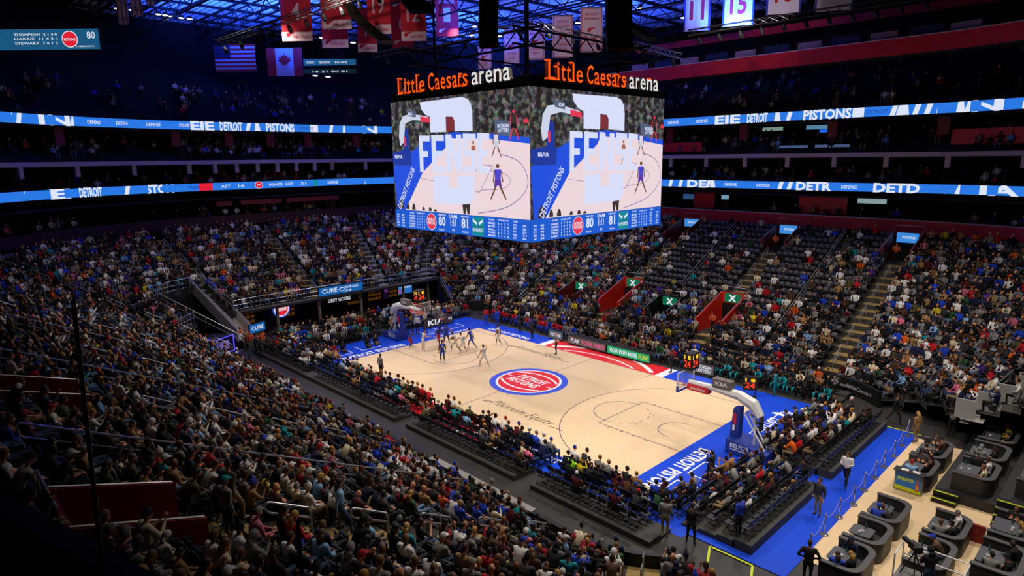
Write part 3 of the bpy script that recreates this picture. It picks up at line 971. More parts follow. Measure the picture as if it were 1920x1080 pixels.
for i, (nm, m_, ps) in enumerate(_lay):
    mb = MB()
    for p in ps:
        mb.poly([(min(max(a, 0.01), JW - 0.01), min(max(b_, 0.01), JZ1 - JZM - 0.01), 0) for a, b_ in p])
    LAYM.append((nm, mb.mesh(nm, (m_,)), 0.004 + 0.003 * i))

board = thing('scoreboard', (0, 0, JZ0), label='huge four sided video scoreboard hanging over centre court', cat='scoreboard')
hz = -JZ0
MB().box((0, 0, (JZ1 - JZ0) / 2 + 0.3), (2 * JX - 0.1, 2 * JY - 0.1, JZ1 - JZ0 + 0.6)).build('housing', mat('board_black', '#030303', 0.95, spec=0.05), board)
MB().box((0, 0, -0.02), (2 * JX - 0.02, 2 * JY - 0.02, 0.05)).build('bottom_edge', mat('board_under', '#0c0d10', 0.5), board)
TXO = glow('sign_orange', '#ff5a10', 1.0)
TXW = glow('sign_letter_white', '#e6e4e2', 0.95)
TXS = mat('sign_letter_side', '#8c8684', 0.5)
def letters3d(s_, size, width, m_, depth=0.28):
    me = text_mesh(s_, size, extrude=depth / 2, bold=0.035, width=width, m=m_)
    return me
STB, STW, STT = E_('stat_blue', '#1d5cd0'), E_('stat_white', '#dfe6fb'), E_('stat_teal', '#138a98')
_lm = {}
def letter_mesh(c, sz, wd, m_):
    """raised letter with a glowing face and darker returns"""
    key = (c, round(wd, 3), m_.name)
    if key not in _lm:
        me = text_mesh(c, sz, extrude=0.13, bold=0.012, width=wd, m=m_).copy()
        me.materials.append(TXS if m_ is TXW else TXD)
        nz = np.empty(len(me.polygons) * 3)
        me.polygons.foreach_get('normal', nz)
        me.polygons.foreach_set('material_index', (np.abs(nz.reshape(-1, 3)[:, 2]) < 0.9).astype(np.int32))
        _lm[key] = me
    return _lm[key]
TXD = mat('sign_letter_orange_side', '#7c2606', 0.5)
def face(mtx, hw):
    """one side: screen with its picture, the statistics strip and the name letters above"""
    sx = 2 * hw / JW
    def put(nm, me, off, parent=board):
        o = link(nm, me, parent)
        o.matrix_local = mtx @ Matrix.Translation((-hw, 0, off)) @ Matrix.Diagonal((sx, 1, 1, 1))
        return o
    h = JZ1 - JZM
    scr = put('screen', MB().raw([(0, 0, 0), (JW, 0, 0), (JW, h, 0), (0, h, 0)], [(0, 1, 2, 3)]).mesh('screen', (SCC,)), 0.0)
    for nm, me, off in LAYM:
        o = link(nm, me, scr, (0, 0, off))
    for s_, p, sz, wd, m_ in (('DETROIT PISTONS', (112, 765), 0.62, 3.3, S_WHITE), ('BELFOR', (68, 590), 0.3, 0.9, S_WHITE), ('KIA', (144, 345), 0.25, 0.5, S_WHITE), ('MICHIGAN', (660, 408), 0.28, 0.95, S_WHITE), ('LOTTERY', (662, 432), 0.28, 0.95, S_WHITE)):
        q = link('lettering_image', text_mesh(s_, sz, width=wd, bold=0.01, m=m_), scr)
        a, b_ = sp(*p)
        ang = 0.98 if wd > 3 else -0.02
        q.matrix_local = Matrix.Translation((a, b_ - (0.1 if wd > 3 else 0), 0.16)) @ Matrix.Rotation(ang, 4, 'Z')
    # statistics strip
    st = put('statistics_strip', MB().raw([(0, -1.28, 0), (JW, -1.28, 0), (JW, 0, 0), (0, 0, 0)], [(0, 1, 2, 3)]).mesh('strip', (STB,)), 0.01)
    def tx(s_, x, y, sz, wd=None, m_=STW):
        q = link('strip_lettering', text_mesh(s_, sz, width=wd, bold=0.006 * sz * 4, m=m_), st)
        q.location = (x, y, 0.02)
    tx('80', 5.35, -0.82, 0.82, 0.72)
    tx('81', 7.65, -0.82, 0.82, 0.66)
    tx('1:11', 6.5, -0.78, 0.6, 0.55)
    tx('UWM', 6.5, -0.3, 0.34, 0.8)
    tx('4TH', 6.5, -1.12, 0.22, 0.25)
    tx('TIMEOUTS 4', 5.35, -0.18, 0.14, 0.8)
    tx('TIMEOUTS 3', 7.65, -0.18, 0.14, 0.8)
    tx('FOULS 2', 5.3, -1.15, 0.15, 0.6)
    tx('FOULS 4', 7.7, -1.15, 0.15, 0.6)
    for r, m_ in ((0.56, STW), (0.52, S_RED)):
        q = MB().poly([(4.2 + r * 0.95 * math.cos(t * PI / 12), -0.64 + r * math.sin(t * PI / 12), 0.012 + (0.004 if r < 0.55 else 0)) for t in range(24)]).build('strip_emblem', m_, st)
    tx('DETROIT', 4.2, -0.6, 0.26, 0.8)
    tx('PISTONS', 4.2, -0.82, 0.26, 0.8)
    q = MB().poly([(8.35, -1.22, 0.012), (9.45, -1.22, 0.012), (9.45, -0.06, 0.012), (8.35, -0.06, 0.012)]).build('strip_emblem', STT, st)
    for sg in (-1, 1):
        MB().poly([(8.9 + sg * 0.06, -0.42, 0.018), (8.9 + sg * 0.5, -0.18, 0.018), (8.9 + sg * 0.46, -0.36, 0.018), (8.9 + sg * 0.14, -0.56, 0.018)]).build('strip_emblem', STW, st)
    tx('CHARLOTTE', 8.9, -0.72, 0.13, 0.8, E_('hpurple', '#2a1c60'))
    tx('HORNETS', 8.9, -0.98, 0.3, 1.0)
    nm5 = ['HARRIS', 'THOMPSON', 'DUREN', 'STEWART', 'IVEY']
    nm6 = ['BRIDGES', 'MILLER', 'BALL', 'WILLIAMS', 'MANN']
    for x, w_ in ((0.25, 0), (10.15, 1), (12.6, 2)):
        for i in range(5):
            y = -0.42 - 0.185 * i
            if w_ == 2:
                tx(['FG', '3PT', 'FT', 'REB', 'AST'][i], 12.15, y, 0.16, 0.26)
                tx(['44%', '36%', '81%', '21', '16'][i], 12.95, y, 0.16, 0.3)
            elif w_ == 1:
                tx(nm6[i], 10.15, y, 0.16, 0.62)
                for c in range(4):
                    tx(str((i * 3 + c * 5) % 9 + 1), 10.75 + c * 0.28, y, 0.16, 0.08)
            else:
                tx(['FG', '3PT', 'FT', 'REB', 'AST'][i], 0.35, y, 0.16, 0.26)
                tx(['46%', '33%', '78%', '23', '21'][i], 0.95, y, 0.16, 0.3)
                tx(nm5[i], 2.05, y, 0.16, 0.66)
                for c in range(4):
                    tx(str((i * 2 + c * 7) % 9), 2.65 + c * 0.26, y, 0.16, 0.08)
    tx('PLAYER', 2.05, -0.2, 0.14, 0.5)
    tx('PTS REB AST PF', 3.05, -0.2, 0.13, 0.9)
    tx('PLAYER', 10.15, -0.2, 0.14, 0.5)
    tx('PTS REB AST PF', 11.2, -0.2, 0.13, 0.9)
    tx('TEAM', 12.2, -0.2, 0.14, 0.35)
    # raised letters on top, one part each; the serif word gets slab feet
    def word(txt, x0, x1, sz, m_, serif):
        adv = {'i': 0.42, 'l': 0.42, 't': 0.5, 'r': 0.56, 'L': 0.78, 'C': 0.95, 's': 0.72, 'a': 0.78, 'e': 0.78, 'n': 0.82}
        tot = sum(adv[c] for c in txt)
        x = x0
        for c in txt:
            wd = adv[c] / tot * (x1 - x0)
            nar = {'i': 0.42, 'l': 0.40, 't': 0.8, 'r': 0.72}.get(c, 0.82)
            me = letter_mesh(c, sz, wd * nar, m_)
            q = link('name_letter', me, board)
            q.matrix_local = mtx @ Matrix.Translation((x + wd / 2, h + 0.42, 0.12))
            if serif and c in 'Lilr':
                sb = MB()
                if c == 'L':
                    sb.box((-wd * 0.36, 0.05, 0), (wd * 0.26, 0.08, 0.24)).box((-wd * 0.3, sz * 0.68, 0), (wd * 0.36, 0.08, 0.24))
                else:
                    sb.box((0 if c != 'r' else -wd * 0.25, 0.04, 0), (wd * 0.7, 0.07, 0.24)).box((-wd * 0.2, sz * (0.7 if c == 'l' else 0.49), 0), (wd * 0.34, 0.07, 0.24))
                o = sb.build('serif', m_, q)
            x += wd
    word('Little', -5.45, -2.35, 1.5, TXO, True)
    word('Caesars', -2.1, 1.85, 1.5, TXO, True)
    word('arena', 2.1, 5.5, 1.5, TXW, False)
h0 = JZM - JZ0
face(frame_mtx((0, -JY, h0), (1, 0, 0), (0, 0, 1)), JX)
face(frame_mtx((JX, 0, h0), (0, 1, 0), (0, 0, 1)), JY)
face(frame_mtx((0, JY, h0), (-1, 0, 0), (0, 0, 1)), JX)
face(frame_mtx((-JX, 0, h0), (0, -1, 0), (0, 0, 1)), JY)
for sx in (-1, 1):
    for sy in (-1, 1):
        MB().box((sx * 4.4, sy * 4.4, 15.2), (0.12, 0.12, 11.6)).build('suspension_cable', BLACK, board)
# the catwalk ring of trusses above the letters
tr = MB()
for sg in (-1, 1):
    for ax in (0, 1):
        for lv in (0, 0.9):
            a = (-6.4, sg * 5.2, 11.0 + lv) if ax == 0 else (sg * 5.2, -6.4, 11.0 + lv)
            b = (6.4, sg * 5.2, 11.0 + lv) if ax == 0 else (sg * 5.2, 6.4, 11.0 + lv)
            tr.cyl(a, b, 0.07, 5)
        for i in range(12):
            t0, t1 = -6.4 + i * 1.067, -6.4 + (i + 1) * 1.067
            z0, z1 = (11.0, 11.9) if i % 2 else (11.9, 11.0)
            tr.cyl((t0, sg * 5.2, z0) if ax == 0 else (sg * 5.2, t0, z0), (t1, sg * 5.2, z1) if ax == 0 else (sg * 5.2, t1, z1), 0.04, 4)
tr.build('top_truss', mat('truss_black', '#1c1b1e', 0.4, 0.6), board)
# ================================================================== COURT EQUIPMENT
HBLUE = mat('pad_blue', '#14308c', 0.5, noise=(3, 0.1))
HWHITE = mat('hoop_white', '#dcdad8', 0.4)
ORNG = mat('rim_orange', '#e2571c', 0.4)
NETW = mat('net_white', '#e8e6e2', 0.7)
PADR = mat('pad_red', '#d5202c', 0.5)
PRW = mat('print_white', '#ecebee', 0.6)
LEDR, LEDY = glow('clock_red', '#ff3a22', 1.2), glow('clock_yellow', '#ffc628', 1.2)
def hoop(rz, label):
    """stanchion, arm, backboard, rim and clock; built for the end at +x and turned for the other"""
    o = thing('basketball_hoop', (0, 0, 0), rz, label=label, cat='basketball hoop', group='basketball hoops')
    b = MB().loft([[(16.15, -0.72, z), (18.5, -0.72, z), (18.5, 0.72, z), (16.15, 0.72, z)] for z in (0.05,)] + [[(16.2, -0.7, 0.85), (18.5, -0.7, 0.5), (18.5, 0.7, 0.5), (16.2, 0.7, 0.85)]]).build('base_pad', HBLUE, o)
    for sg in (-1, 1):
        for tx, x, z, sz, wd, m_ in (('BELFOR', 17.0, 0.42, 0.36, 1.1, PRW), ('PROPERTY RESTORATION', 17.0, 0.28, 0.1, 1.1, PRW), ('C', 17.75, 0.36, 0.36, 0.2, PADR)):
            q = link('pad_lettering', text_mesh(tx, sz, width=wd, bold=0.006, m=m_), b)
            q.matrix_local = frame_mtx((x, sg * 0.722, z), (-sg, 0, 0) if sg > 0 else (1, 0, 0), (0, 0, 1))
    up = MB().loft([[(16.15, -0.25, 0.8), (16.65, -0.25, 0.8), (16.65, 0.25, 0.8), (16.15, 0.25, 0.8)], [(16.3, -0.22, 2.55), (16.7, -0.22, 2.65), (16.7, 0.22, 2.65), (16.3, 0.22, 2.55)]]).build('upright_pad', HBLUE, o)
    for sg in (-1, 1):
        MB().box((16.42, sg * 0.26, 1.95), (0.18, 0.02, 0.62)).build('pad_stripe', PADR, up)
        MB().box((16.38, sg * 0.265, 1.4), (0.14, 0.02, 0.32)).build('pad_mark', PRW, up)
    MB().tube([(17.5, 0, 0.5), (17.45, 0, 2.7)], 0.07, 8).tube([(18.2, 0.2, 0.5), (16.9, 0.2, 2.4)], 0.05, 6).tube([(18.2, -0.2, 0.5), (16.9, -0.2, 2.4)], 0.05, 6).build('rear_strut', HWHITE, o)
    arm = [(17.75, 0, 2.35), (17.3, 0, 2.95), (16.5, 0, 3.25), (15.0, 0, 3.3), (13.35, 0, 3.3)]
    MB().tube(arm, 0, 8, ref=(0, 1, 0), ab=[(0.32, 0.2), (0.34, 0.36), (0.30, 0.3), (0.22, 0.2), (0.18, 0.16)]).build('arm', HWHITE, o)
    rp = MB().box((14.0, 0, 3.05), (1.35, 0.46, 0.34)).build('arm_pad', PADR, o)
    for sg in (-1, 1):
        q = link('pad_lettering', text_mesh('State Farm', 0.22, width=0.95, bold=0.004, m=PRW), rp)
        q.matrix_local = frame_mtx((14.0, sg * 0.24, 2.98), (1, 0, 0) if sg < 0 else (-1, 0, 0), (0, 0, 1))
    k = MB().box((15.5, 0, 3.72), (1.15, 0.5, 0.46)).build('arm_sign', mat('sign_taupe', '#6d625c', 0.5), o)
    for sg in (-1, 1):
        q = link('sign_lettering', text_mesh('KIA', 0.3, width=0.75, bold=0.006, m=PRW), k)
        q.matrix_local = frame_mtx((15.5, sg * 0.26, 3.62), (1, 0, 0) if sg < 0 else (-1, 0, 0), (0, 0, 1))
    # backboard
    bx0 = 13.105
    MB().box((bx0, 0, 3.435), (0.03, 1.8, 1.04)).build('backboard_glass', CLEAR, o)
    fr = MB()
    for z in (2.92, 3.95):
        fr.box((bx0, 0, z), (0.06, 1.86, 0.05))
    for y in (-0.915, 0.915):
        fr.box((bx0, y, 3.435), (0.06, 0.05, 1.07))
    fr.build('backboard_frame', HWHITE, o)
    tg = MB()
    for z in (3.08, 3.53):
        tg.box((bx0 - 0.02, 0, z), (0.01, 0.61, 0.05))
    for y in (-0.29, 0.29):
        tg.box((bx0 - 0.02, y, 3.3), (0.01, 0.05, 0.46))
    tg.build('target_square', HWHITE, o)
    MB().box((bx0, 0, 2.86), (0.1, 1.9, 0.1)).box((bx0, -0.93, 3.0), (0.1, 0.08, 0.36)).box((bx0, 0.93, 3.0), (0.1, 0.08, 0.36)).build('backboard_pad', HBLUE, o)
    cx = bx0 - 0.15 - 0.225
    rim = MB().tube([(cx + 0.228 * math.cos(t * PI / 10), 0.228 * math.sin(t * PI / 10), 3.05) for t in range(21)], 0.014, 6).box((bx0 - 0.1, 0, 3.02), (0.16, 0.16, 0.12)).build('rim', ORNG, o)
    nt_ = MB()
    for t in range(12):
        for d in (1, -1):
            pts = []
            for q in range(5):
                r = 0.225 - 0.032 * q
                a = (t + d * q * 0.5) * PI / 6
                pts.append((cx + r * math.cos(a), r * math.sin(a), 3.04 - 0.105 * q))
            nt_.tube(pts, 0.008, 3)
    nt_.build('net', NETW, rim)
    # shot clock on the backboard
    c = MB().box((bx0 + 0.3, 0, 4.62), (0.55, 0.85, 1.0)).build('shot_clock', BLACK, o)
    for ax, p in (((0, -1, 0), (bx0 + 0.02, 0, 0)), ((0, 1, 0), (bx0 + 0.58, 0, 0)), ((1, 0, 0), (bx0 + 0.3, -0.43, 0)), ((-1, 0, 0), (bx0 + 0.3, 0.43, 0))):
        wd = 0.6 if ax[0] == 0 else 0.42
        for tx, z, sz, m_ in (('24', 4.3, 0.6, LEDR), ('1 8', 4.78, 0.34, LEDY)):
            q = link('clock_digits', text_mesh(tx, sz, width=wd, bold=0.01, m=m_), c)
            q.matrix_local = frame_mtx((p[0], p[1], z), ax, (0, 0, 1))
    return o
hoop(0, 'basketball hoop with blue padded base at the near baseline')
hoop(PI, 'basketball hoop with blue padded base at the far baseline')

# ---- tables and boards
LTAUPE, LGREEN, LPINK, LYELL, LPW = glow('led_taupe', '#6a5653', 0.9), glow('led_green', '#24a468', 0.95), glow('led_pink', '#e8588c', 1.0), glow('led_yellow', '#e0d028', 1.0), glow('led_pale', '#e4e8f8', 1.0)
tb = thing('scorer_table', (0, 9.45, 0), label='long scorer table with two lit advert panels on the far sideline', cat='table')
MB().box((0, 0.42, 0.82), (8.9, 0.8, 0.05)).build('tabletop', BLACK, tb)
for x, m_, wd, tx in ((-2.2, LTAUPE, 4.2, (('PLAY', -1.25, 0.95, LPW), ('YOUR HERO', 0.72, 2.55, LPINK))), (2.2, LGREEN, 4.2, (('NOW EVEN MORE', -0.45, 2.75, LPW), ('FUN!', 1.5, 0.85, LYELL)))):
    MB().box((x, 0.06, 0.47), (wd + 0.1, 0.1, 0.74)).build('panel_frame', mat('board_frame', '#3a302e', 0.5), tb)
    pn = MB().poly([(x - wd / 2, 0, 0.14), (x + wd / 2, 0, 0.14), (x + wd / 2, 0, 0.8), (x - wd / 2, 0, 0.8)]).build('advert_panel', m_, tb)
    for s_, dx, w2, mm in tx:
        q = link('panel_lettering', text_mesh(s_, 0.5, width=w2, bold=0.01, m=mm), pn)
        q.matrix_local = frame_mtx((x + dx, -0.008, 0.3), (1, 0, 0), (0, 0, 1))
for i in range(11):
    MB().box((-4.2 + i * 0.84, 0.2, 0.06), (0.12, 0.25, 0.12)).build('foot', BLACK, tb)
for i in range(9):
    lap = thing('monitor', (-3.8 + i * 0.92, 10.05, 0.845), label='%s small screen from the left on the scorer table' % ordinal(i + 1), cat='monitor', group='screens on the scorer table')
    MB().box((0, 0, 0.01), (0.32, 0.22, 0.02)).build('base', BLACK, lap)
    MB().box((0, -0.12, 0.12), (0.34, 0.02, 0.22)).build('display', mat('laptop_grey', '#6f7276', 0.4), lap)
sign('advert_board', (8.6, 10.1, 0.15), -90, 1.9, 0.75, glow('board_taupe', '#5a504e', 0.9), 'grey courtside board with two white lines right of scorer table', [('MICHIGAN', 0.15, 0.4, 0.36, 1.2, LPW), ('LOTTERY', 0.15, 0.1, 0.36, 1.2, LPW), ('/', -0.65, 0.15, 0.7, 0.2, LPW)], legs=True, cat='board', group='courtside boards')
sign('advert_board', (-6.0, 9.7, 0.12), -90, 1.7, 0.7, glow('board_grey', '#565c66', 0.9), 'grey courtside board beside the home bench', [('PISTONS', 0, 0.2, 0.4, 1.2, LPW)], legs=True, cat='board', group='courtside boards')
sign('advert_board', (-17.75, 5.3, 0.12), 0, 3.6, 0.8, glow('board_dark', '#3a3032', 0.8), 'dark courtside board with large white letters on far baseline', [('KIA', -0.3, 0.15, 0.75, 1.9, LPW), ('KI', 1.5, 0.3, 0.4, 0.4, LPW)], legs=True, cat='board', group='courtside boards')
ck = thing('clock_stand', (13.3, 8.2, 0), PI * 0.13, label='floor standing clock with red 24 by the far corner', cat='clock')
MB().box((0, 0, 0.03), (0.9, 0.5, 0.06)).build('base', BLACK, ck)
MB().box((-0.35, 0, 0.35), (0.06, 0.06, 0.7)).build('leg', BLACK, ck)
MB().box((0.35, 0, 0.35), (0.06, 0.06, 0.7)).build('leg', BLACK, ck)
cbx = MB().box((0, 0, 1.05), (0.9, 0.35, 0.95)).build('housing', BLACK, ck)
for tx, z, sz, m_ in (('24', 0.75, 0.55, LEDR), ('1 8', 1.2, 0.34, LEDY)):
    link('clock_digits', text_mesh(tx, sz, width=0.65, bold=0.01, m=m_), cbx).matrix_local = frame_mtx((0, -0.182, z), (1, 0, 0), (0, 0, 1))

# ---- rope stanchions along the carpet
SILV = mat('polished_steel', '#c9c6cc', 0.2, 0.9)
ROPE = mat('rope_lilac', '#7c74c8', 0.7)
ST = [(23.35, -7.13), (23.22, -5.21), (23.17, -3.31), (23.26, -1.67), (23.16, 0.12), (23.13, 1.85), (23.06, 3.51), (23.07, 5.23), (22.98, 7.05), (22.84, 8.72)]
pst = MB().tube([(0, 0, 0.03), (0, 0, 0.95)], 0.028, 8).mesh('post', (SILV,), True)
bst = MB().tube([(0, 0, 0.0), (0, 0, 0.03), (0, 0, 0.05)], [0.19, 0.18, 0.05], 16).mesh('base', (SILV,))
tst = MB().ball((0, 0, 0.97), (0.045, 0.045, 0.04), 8, 6).tube([(0, 0, 0.88), (0, 0, 0.93)], 0.042, 8).mesh('finial', (SILV,), True)
for i, (x, y) in enumerate(ST):
    o = thing('rope_stanchion', (x, y, 0.012), label='%s chrome rope post from the near end along the blue carpet' % ordinal(i + 1), cat='stanchion', group='rope posts by the carpet')
    for nm, me in (('post', pst), ('base', bst), ('finial', tst)):
        link(nm, me, o)
    if i:
        x0, y0 = ST[i - 1]
        mb = MB().tube([(x0 + (x - x0) * t / 8, y0 + (y - y0) * t / 8, 0.92 - 0.30 * 4 * (t / 8) * (1 - t / 8)) for t in range(9)], 0.018, 6)
        mb.build('barrier_rope', ROPE, label='drooping lilac rope between the %s and %s chrome posts' % (ordinal(i), ordinal(i + 1)), cat='rope', group='ropes by the carpet')

# ---- lounge booths behind the carpet
BSH = mat('booth_charcoal', '#2b2a2c', 0.5, noise=(2, 0.15))
BRM = mat('booth_rim', '#4a484a', 0.45)
BIN = mat('booth_black_leather', '#0f0f11', 0.45)
TTP = mat('booth_table_grey', '#55565a', 0.35)
def u_outline(x0, x1, y0, y1, t, r=0.55, n=6):
    """U plan opening to -x: outer path then inner path back"""
    def path(a, b, c, d, rr):
        p = [(a, c)]
        for i in range(n + 1):
            q = -PI / 2 + PI / 2 * i / n
            p.append((b - rr + rr * math.cos(q), c + rr + rr * math.sin(q)))
        for i in range(n + 1):
            q = PI / 2 * i / n
            p.append((b - rr + rr * math.cos(q), d - rr + rr * math.sin(q)))
        p.append((a, d))
        return p
    return path(x0, x1, y0, y1, r), path(x0, x1 - t, y0 + t, y1 - t, r - t * 0.5)
def ushell(out, inn, z0, z1):
    mb = MB()
    n = len(out)
    for i in range(n - 1):
        a, b, c, d = out[i], out[i + 1], inn[i + 1], inn[i]
        mb.raw([(*a, z0), (*b, z0), (*c, z0), (*d, z0), (*a, z1), (*b, z1), (*c, z1), (*d, z1)], [(0, 1, 5, 4), (3, 7, 6, 2), (4, 5, 6, 7)] + ([(0, 4, 7, 3)] if i == 0 else []) + ([(1, 2, 6, 5)] if i == n - 2 else []))
    return mb
BOOTH_SEATS = []
def booth(x0, x1, y0, y1, z, label, tlabel, occ):
    o = thing('lounge_booth', (0, 0, z), label=label, cat='booth', group='charcoal lounge booths')
    a, b = u_outline(x0, x1, y0, y1, 0.16)
    ushell(a, b, 0, 0.88).build('shell', BSH, o)
    a2, b2 = u_outline(x0 - 0.02, x1 + 0.03, y0 - 0.03, y1 + 0.03, 0.22)
    ushell(a2, b2, 0.88, 0.93).build('rim', BRM, o)
    c, d = u_outline(x0, x1 - 0.17, y0 + 0.17, y1 - 0.17, 0.42, 0.45)
    ushell(c, d, 0, 0.48).build('bench', BIN, o)
    cx, cy = x0 + 0.45, (y0 + y1) / 2
    t = thing('lounge_table', (cx, cy, z), label=tlabel, cat='table', group='lounge tables')
    w2, l2 = 0.42, (y1 - y0) / 2 - 0.62
    l2 = max(l2, 0.35)
    pts = [(w2 * sx * (1 if k in (1, 2) else 0.8), l2 * sy * (0.8 if k in (1, 2) else 1)) for sx, sy, k in ((1, -1, 0), (1, -1, 1), (1, 1, 2), (1, 1, 3), (-1, 1, 0), (-1, 1, 1), (-1, -1, 2), (-1, -1, 3))]
    MB().prism(pts, 0.72, 0.77).build('tabletop', TTP, t)
    MB().tube([(0, 0, 0.02), (0, 0, 0.72)], 0.06, 8).tube([(0, 0, 0), (0, 0, 0.03)], 0.24, 12).build('pedestal', BIN, t)
    for i in range(3):
        BOOTH_ITEMS.append((cx + RND.uniform(-0.25, 0.25), cy - l2 * 0.7 + i * l2 * 0.7, z + 0.772))
    L = [(x1 - 0.5, y0 + 0.65, PI / 2), (x1 - 0.5, y1 - 0.65, PI / 2), (x0 + 0.55, y0 + 0.45, 0.0), (x0 + 0.6, y1 - 0.45, PI)]
    for q in occ:
        BOOTH_SEATS.append((L[q][0], L[q][1], z, L[q][2], len(BOOTH_ITEMS) // 3 - 1))
BOOTH_ITEMS = []
def plat(x0, x1, y0, y1, z, nm, lb):
    MB().box(((x0 + x1) / 2, (y0 + y1) / 2, z / 2), (x1 - x0, y1 - y0, z)).build(nm, mat('platform_dark', '#262527', 0.55, noise=(2, 0.15)), kind='structure', label=lb)
plat(25.75, 28.15, 1.9, 10.4, 0.5, 'floor_platform_1', 'dark raised platform under the middle lounge booths')
plat(28.2, 31.5, 1.9, 11.5, 0.95, 'floor_platform_2', 'dark higher platform under the rear lounge booths')
plat(28.35, 31.5, -9.0, 1.0, 0.5, 'floor_platform_3', 'dark platform under the near right lounge booths')
for (x0, x1, y, n_, h) in ((25.75, 26.75, 1.9, 2, 0.5), (28.2, 29.3, 1.9, 4, 0.95)):
    o = thing('platform_steps', (x0, y, 0), label='%s black steps with yellow edges up to the lounge platform' % ('two' if n_ == 2 else 'four'), cat='steps')
    for i in range(n_):
        z1 = h * (i + 1) / (n_ + 0.0) - 0.02
        s_ = MB().box(((x1 - x0) / 2, -0.3 * (n_ - i) + 0.15 - 0.02, z1 / 2), (x1 - x0, 0.3, z1)).build('step', BLACK, o)
        MB().box(((x1 - x0) / 2, -0.3 * (n_ - i) + 0.02 - 0.02, z1 + 0.004), (x1 - x0, 0.06, 0.03)).build('nosing', YEL, s_)
booth(24.2, 25.65, -3.85, -1.4, 0, 'charcoal booth nearest the blue drink cart', 'table in booth nearest the drink cart', (0, 2))
booth(24.2, 25.65, -6.1, -4.0, 0, 'empty charcoal booth with bare grey table', 'bare grey table in the empty booth', ())
booth(24.2, 25.65, -8.6, -6.3, 0, 'charcoal booth at the lower end of the carpet', 'cluttered table in lowest booth by the carpet', (0, 2, 3))
booth(24.05, 25.5, 1.75, 4.2, 0, 'charcoal booth behind the blue drink cart', 'table in booth behind the drink cart', (1, 2, 3))
booth(24.05, 25.5, 4.4, 7.1, 0, 'charcoal booth beyond the drink cart by far carpet end', 'table in far booth by the carpet', (0, 1, 2, 3))
booth(26.45, 27.85, -3.4, -1.0, 0, 'charcoal booth in the middle row facing tan floor', 'table in middle row booth on tan floor', (0, 1, 2))
booth(26.45, 27.85, -6.2, -3.7, 0, 'charcoal middle row booth beside the camera platform', 'table in middle booth beside camera platform', (1,))
booth(26.3, 27.9, 2.2, 4.6, 0.5, 'charcoal booth on raised platform above yellow edged steps', 'table on raised platform above the yellow edged steps', (0, 1, 3))
booth(26.3, 27.9, 4.9, 7.3, 0.5, 'charcoal booth further back on the raised platform', 'table further back on the raised platform', (0, 2))
booth(26.3, 27.9, 7.7, 10.1, 0.5, 'charcoal booth at the far end of raised platform', 'table at the far end of raised platform', (0, 1))
booth(28.7, 30.2, 2.4, 4.8, 0.95, 'charcoal booth on the highest platform at right edge', 'table on highest platform at right edge', (1, 2))
booth(28.7, 30.2, 5.4, 7.8, 0.95, 'charcoal booth behind the fence on the highest platform', 'table behind fence on the highest platform', (0,))
booth(28.5, 30.0, -2.6, -0.2, 0.5, 'charcoal booth by the red barrier at the right edge', 'table by the red barrier at the right edge', (0, 3))
booth(28.5, 30.0, -5.6, -3.1, 0.5, 'charcoal booth at lower right corner behind white rail', 'table at lower right behind the white rail', (0, 1, 2))
CUPW = mat('cup_white', '#dcd8d2', 0.6)
cupm = MB().tube([(0, 0, 0), (0, 0, 0.13)], [0.03, 0.042], 8).mesh('cup', (CUPW,), True)
plm = MB().tube([(0, 0, 0), (0, 0, 0.02)], [0.07, 0.11], 12).mesh('plate', (CUPW,), True)
btm = MB().tube([(0, 0, 0), (0, 0, 0.14), (0, 0, 0.18), (0, 0, 0.24)], [0.032, 0.032, 0.014, 0.014], 8).mesh('bottle', (mat('bottle_green', '#1c6a58', 0.3),), True)
tabs = ['nearest the drink cart', 'in the empty booth', 'in the lowest carpet booth', 'behind the drink cart', 'in the far carpet booth', 'in the middle row on tan floor', 'beside the camera platform', 'above the yellow edged steps', 'further back on the raised platform', 'at the end of raised platform', 'on the highest platform', 'behind the platform fence', 'by the red barrier', 'at the lower right corner']
for i, (x, y, z) in enumerate(BOOTH_ITEMS):
    nm, me, wd = (('paper_cup', cupm, 'white paper cup'), ('plate', plm, 'small white plate'), ('bottle', btm, 'green glass bottle'))[i % 3]
    link(nm, me, None, (x, y, z), label='%s on the table %s' % (wd, tabs[i // 3]), cat=nm.split('_')[-1], group='tableware in the booths')
# drink cart with blue advert panel
dc = thing('drink_cart', (24.72, 1.34, 0), label='drink cart with bright blue and yellow advert panel', cat='cart')
MB().box((0, 0.12, 0.55), (1.2, 0.2, 1.05)).build('body', mat('cart_tan', '#8a7648', 0.6), dc)
MB().box((0, 0.12, 1.1), (1.3, 0.5, 0.05)).build('counter', BSH, dc)
pn = MB().poly([(-0.56, 0.015, 0.24), (0.56, 0.015, 0.24), (0.56, 0.015, 1.02), (-0.56, 0.015, 1.02)]).build('advert_panel', mat('advert_blue', '#1472c8', 0.4), dc)
MB().poly([(-0.56, 0.01, 0.08), (0.56, 0.01, 0.08), (0.56, 0.01, 0.26), (-0.56, 0.01, 0.3)]).build('yellow_band', YEL, pn)
link('panel_lettering', text_mesh('mango', 0.34, width=0.72, bold=0.01, shear=0.2, m=YEL), pn).matrix_local = frame_mtx((-0.12, 0.005, 0.6), (1, 0, 0), (0, 0, 1))
MB().poly([(0.33, 0.004, 0.2), (0.47, 0.004, 0.2), (0.47, 0.004, 0.5), (0.425, 0.004, 0.68), (0.42, 0.004, 0.88), (0.38, 0.004, 0.88), (0.375, 0.004, 0.68), (0.33, 0.004, 0.5)]).build('bottle_picture', mat('bottle_orange', '#d8561e', 0.5), pn)
MB().poly([(0.345, 0.002, 0.3), (0.455, 0.002, 0.3), (0.455, 0.002, 0.48), (0.345, 0.002, 0.48)]).build('bottle_label', mat('bottle_label', '#e0a03a', 0.5), pn)
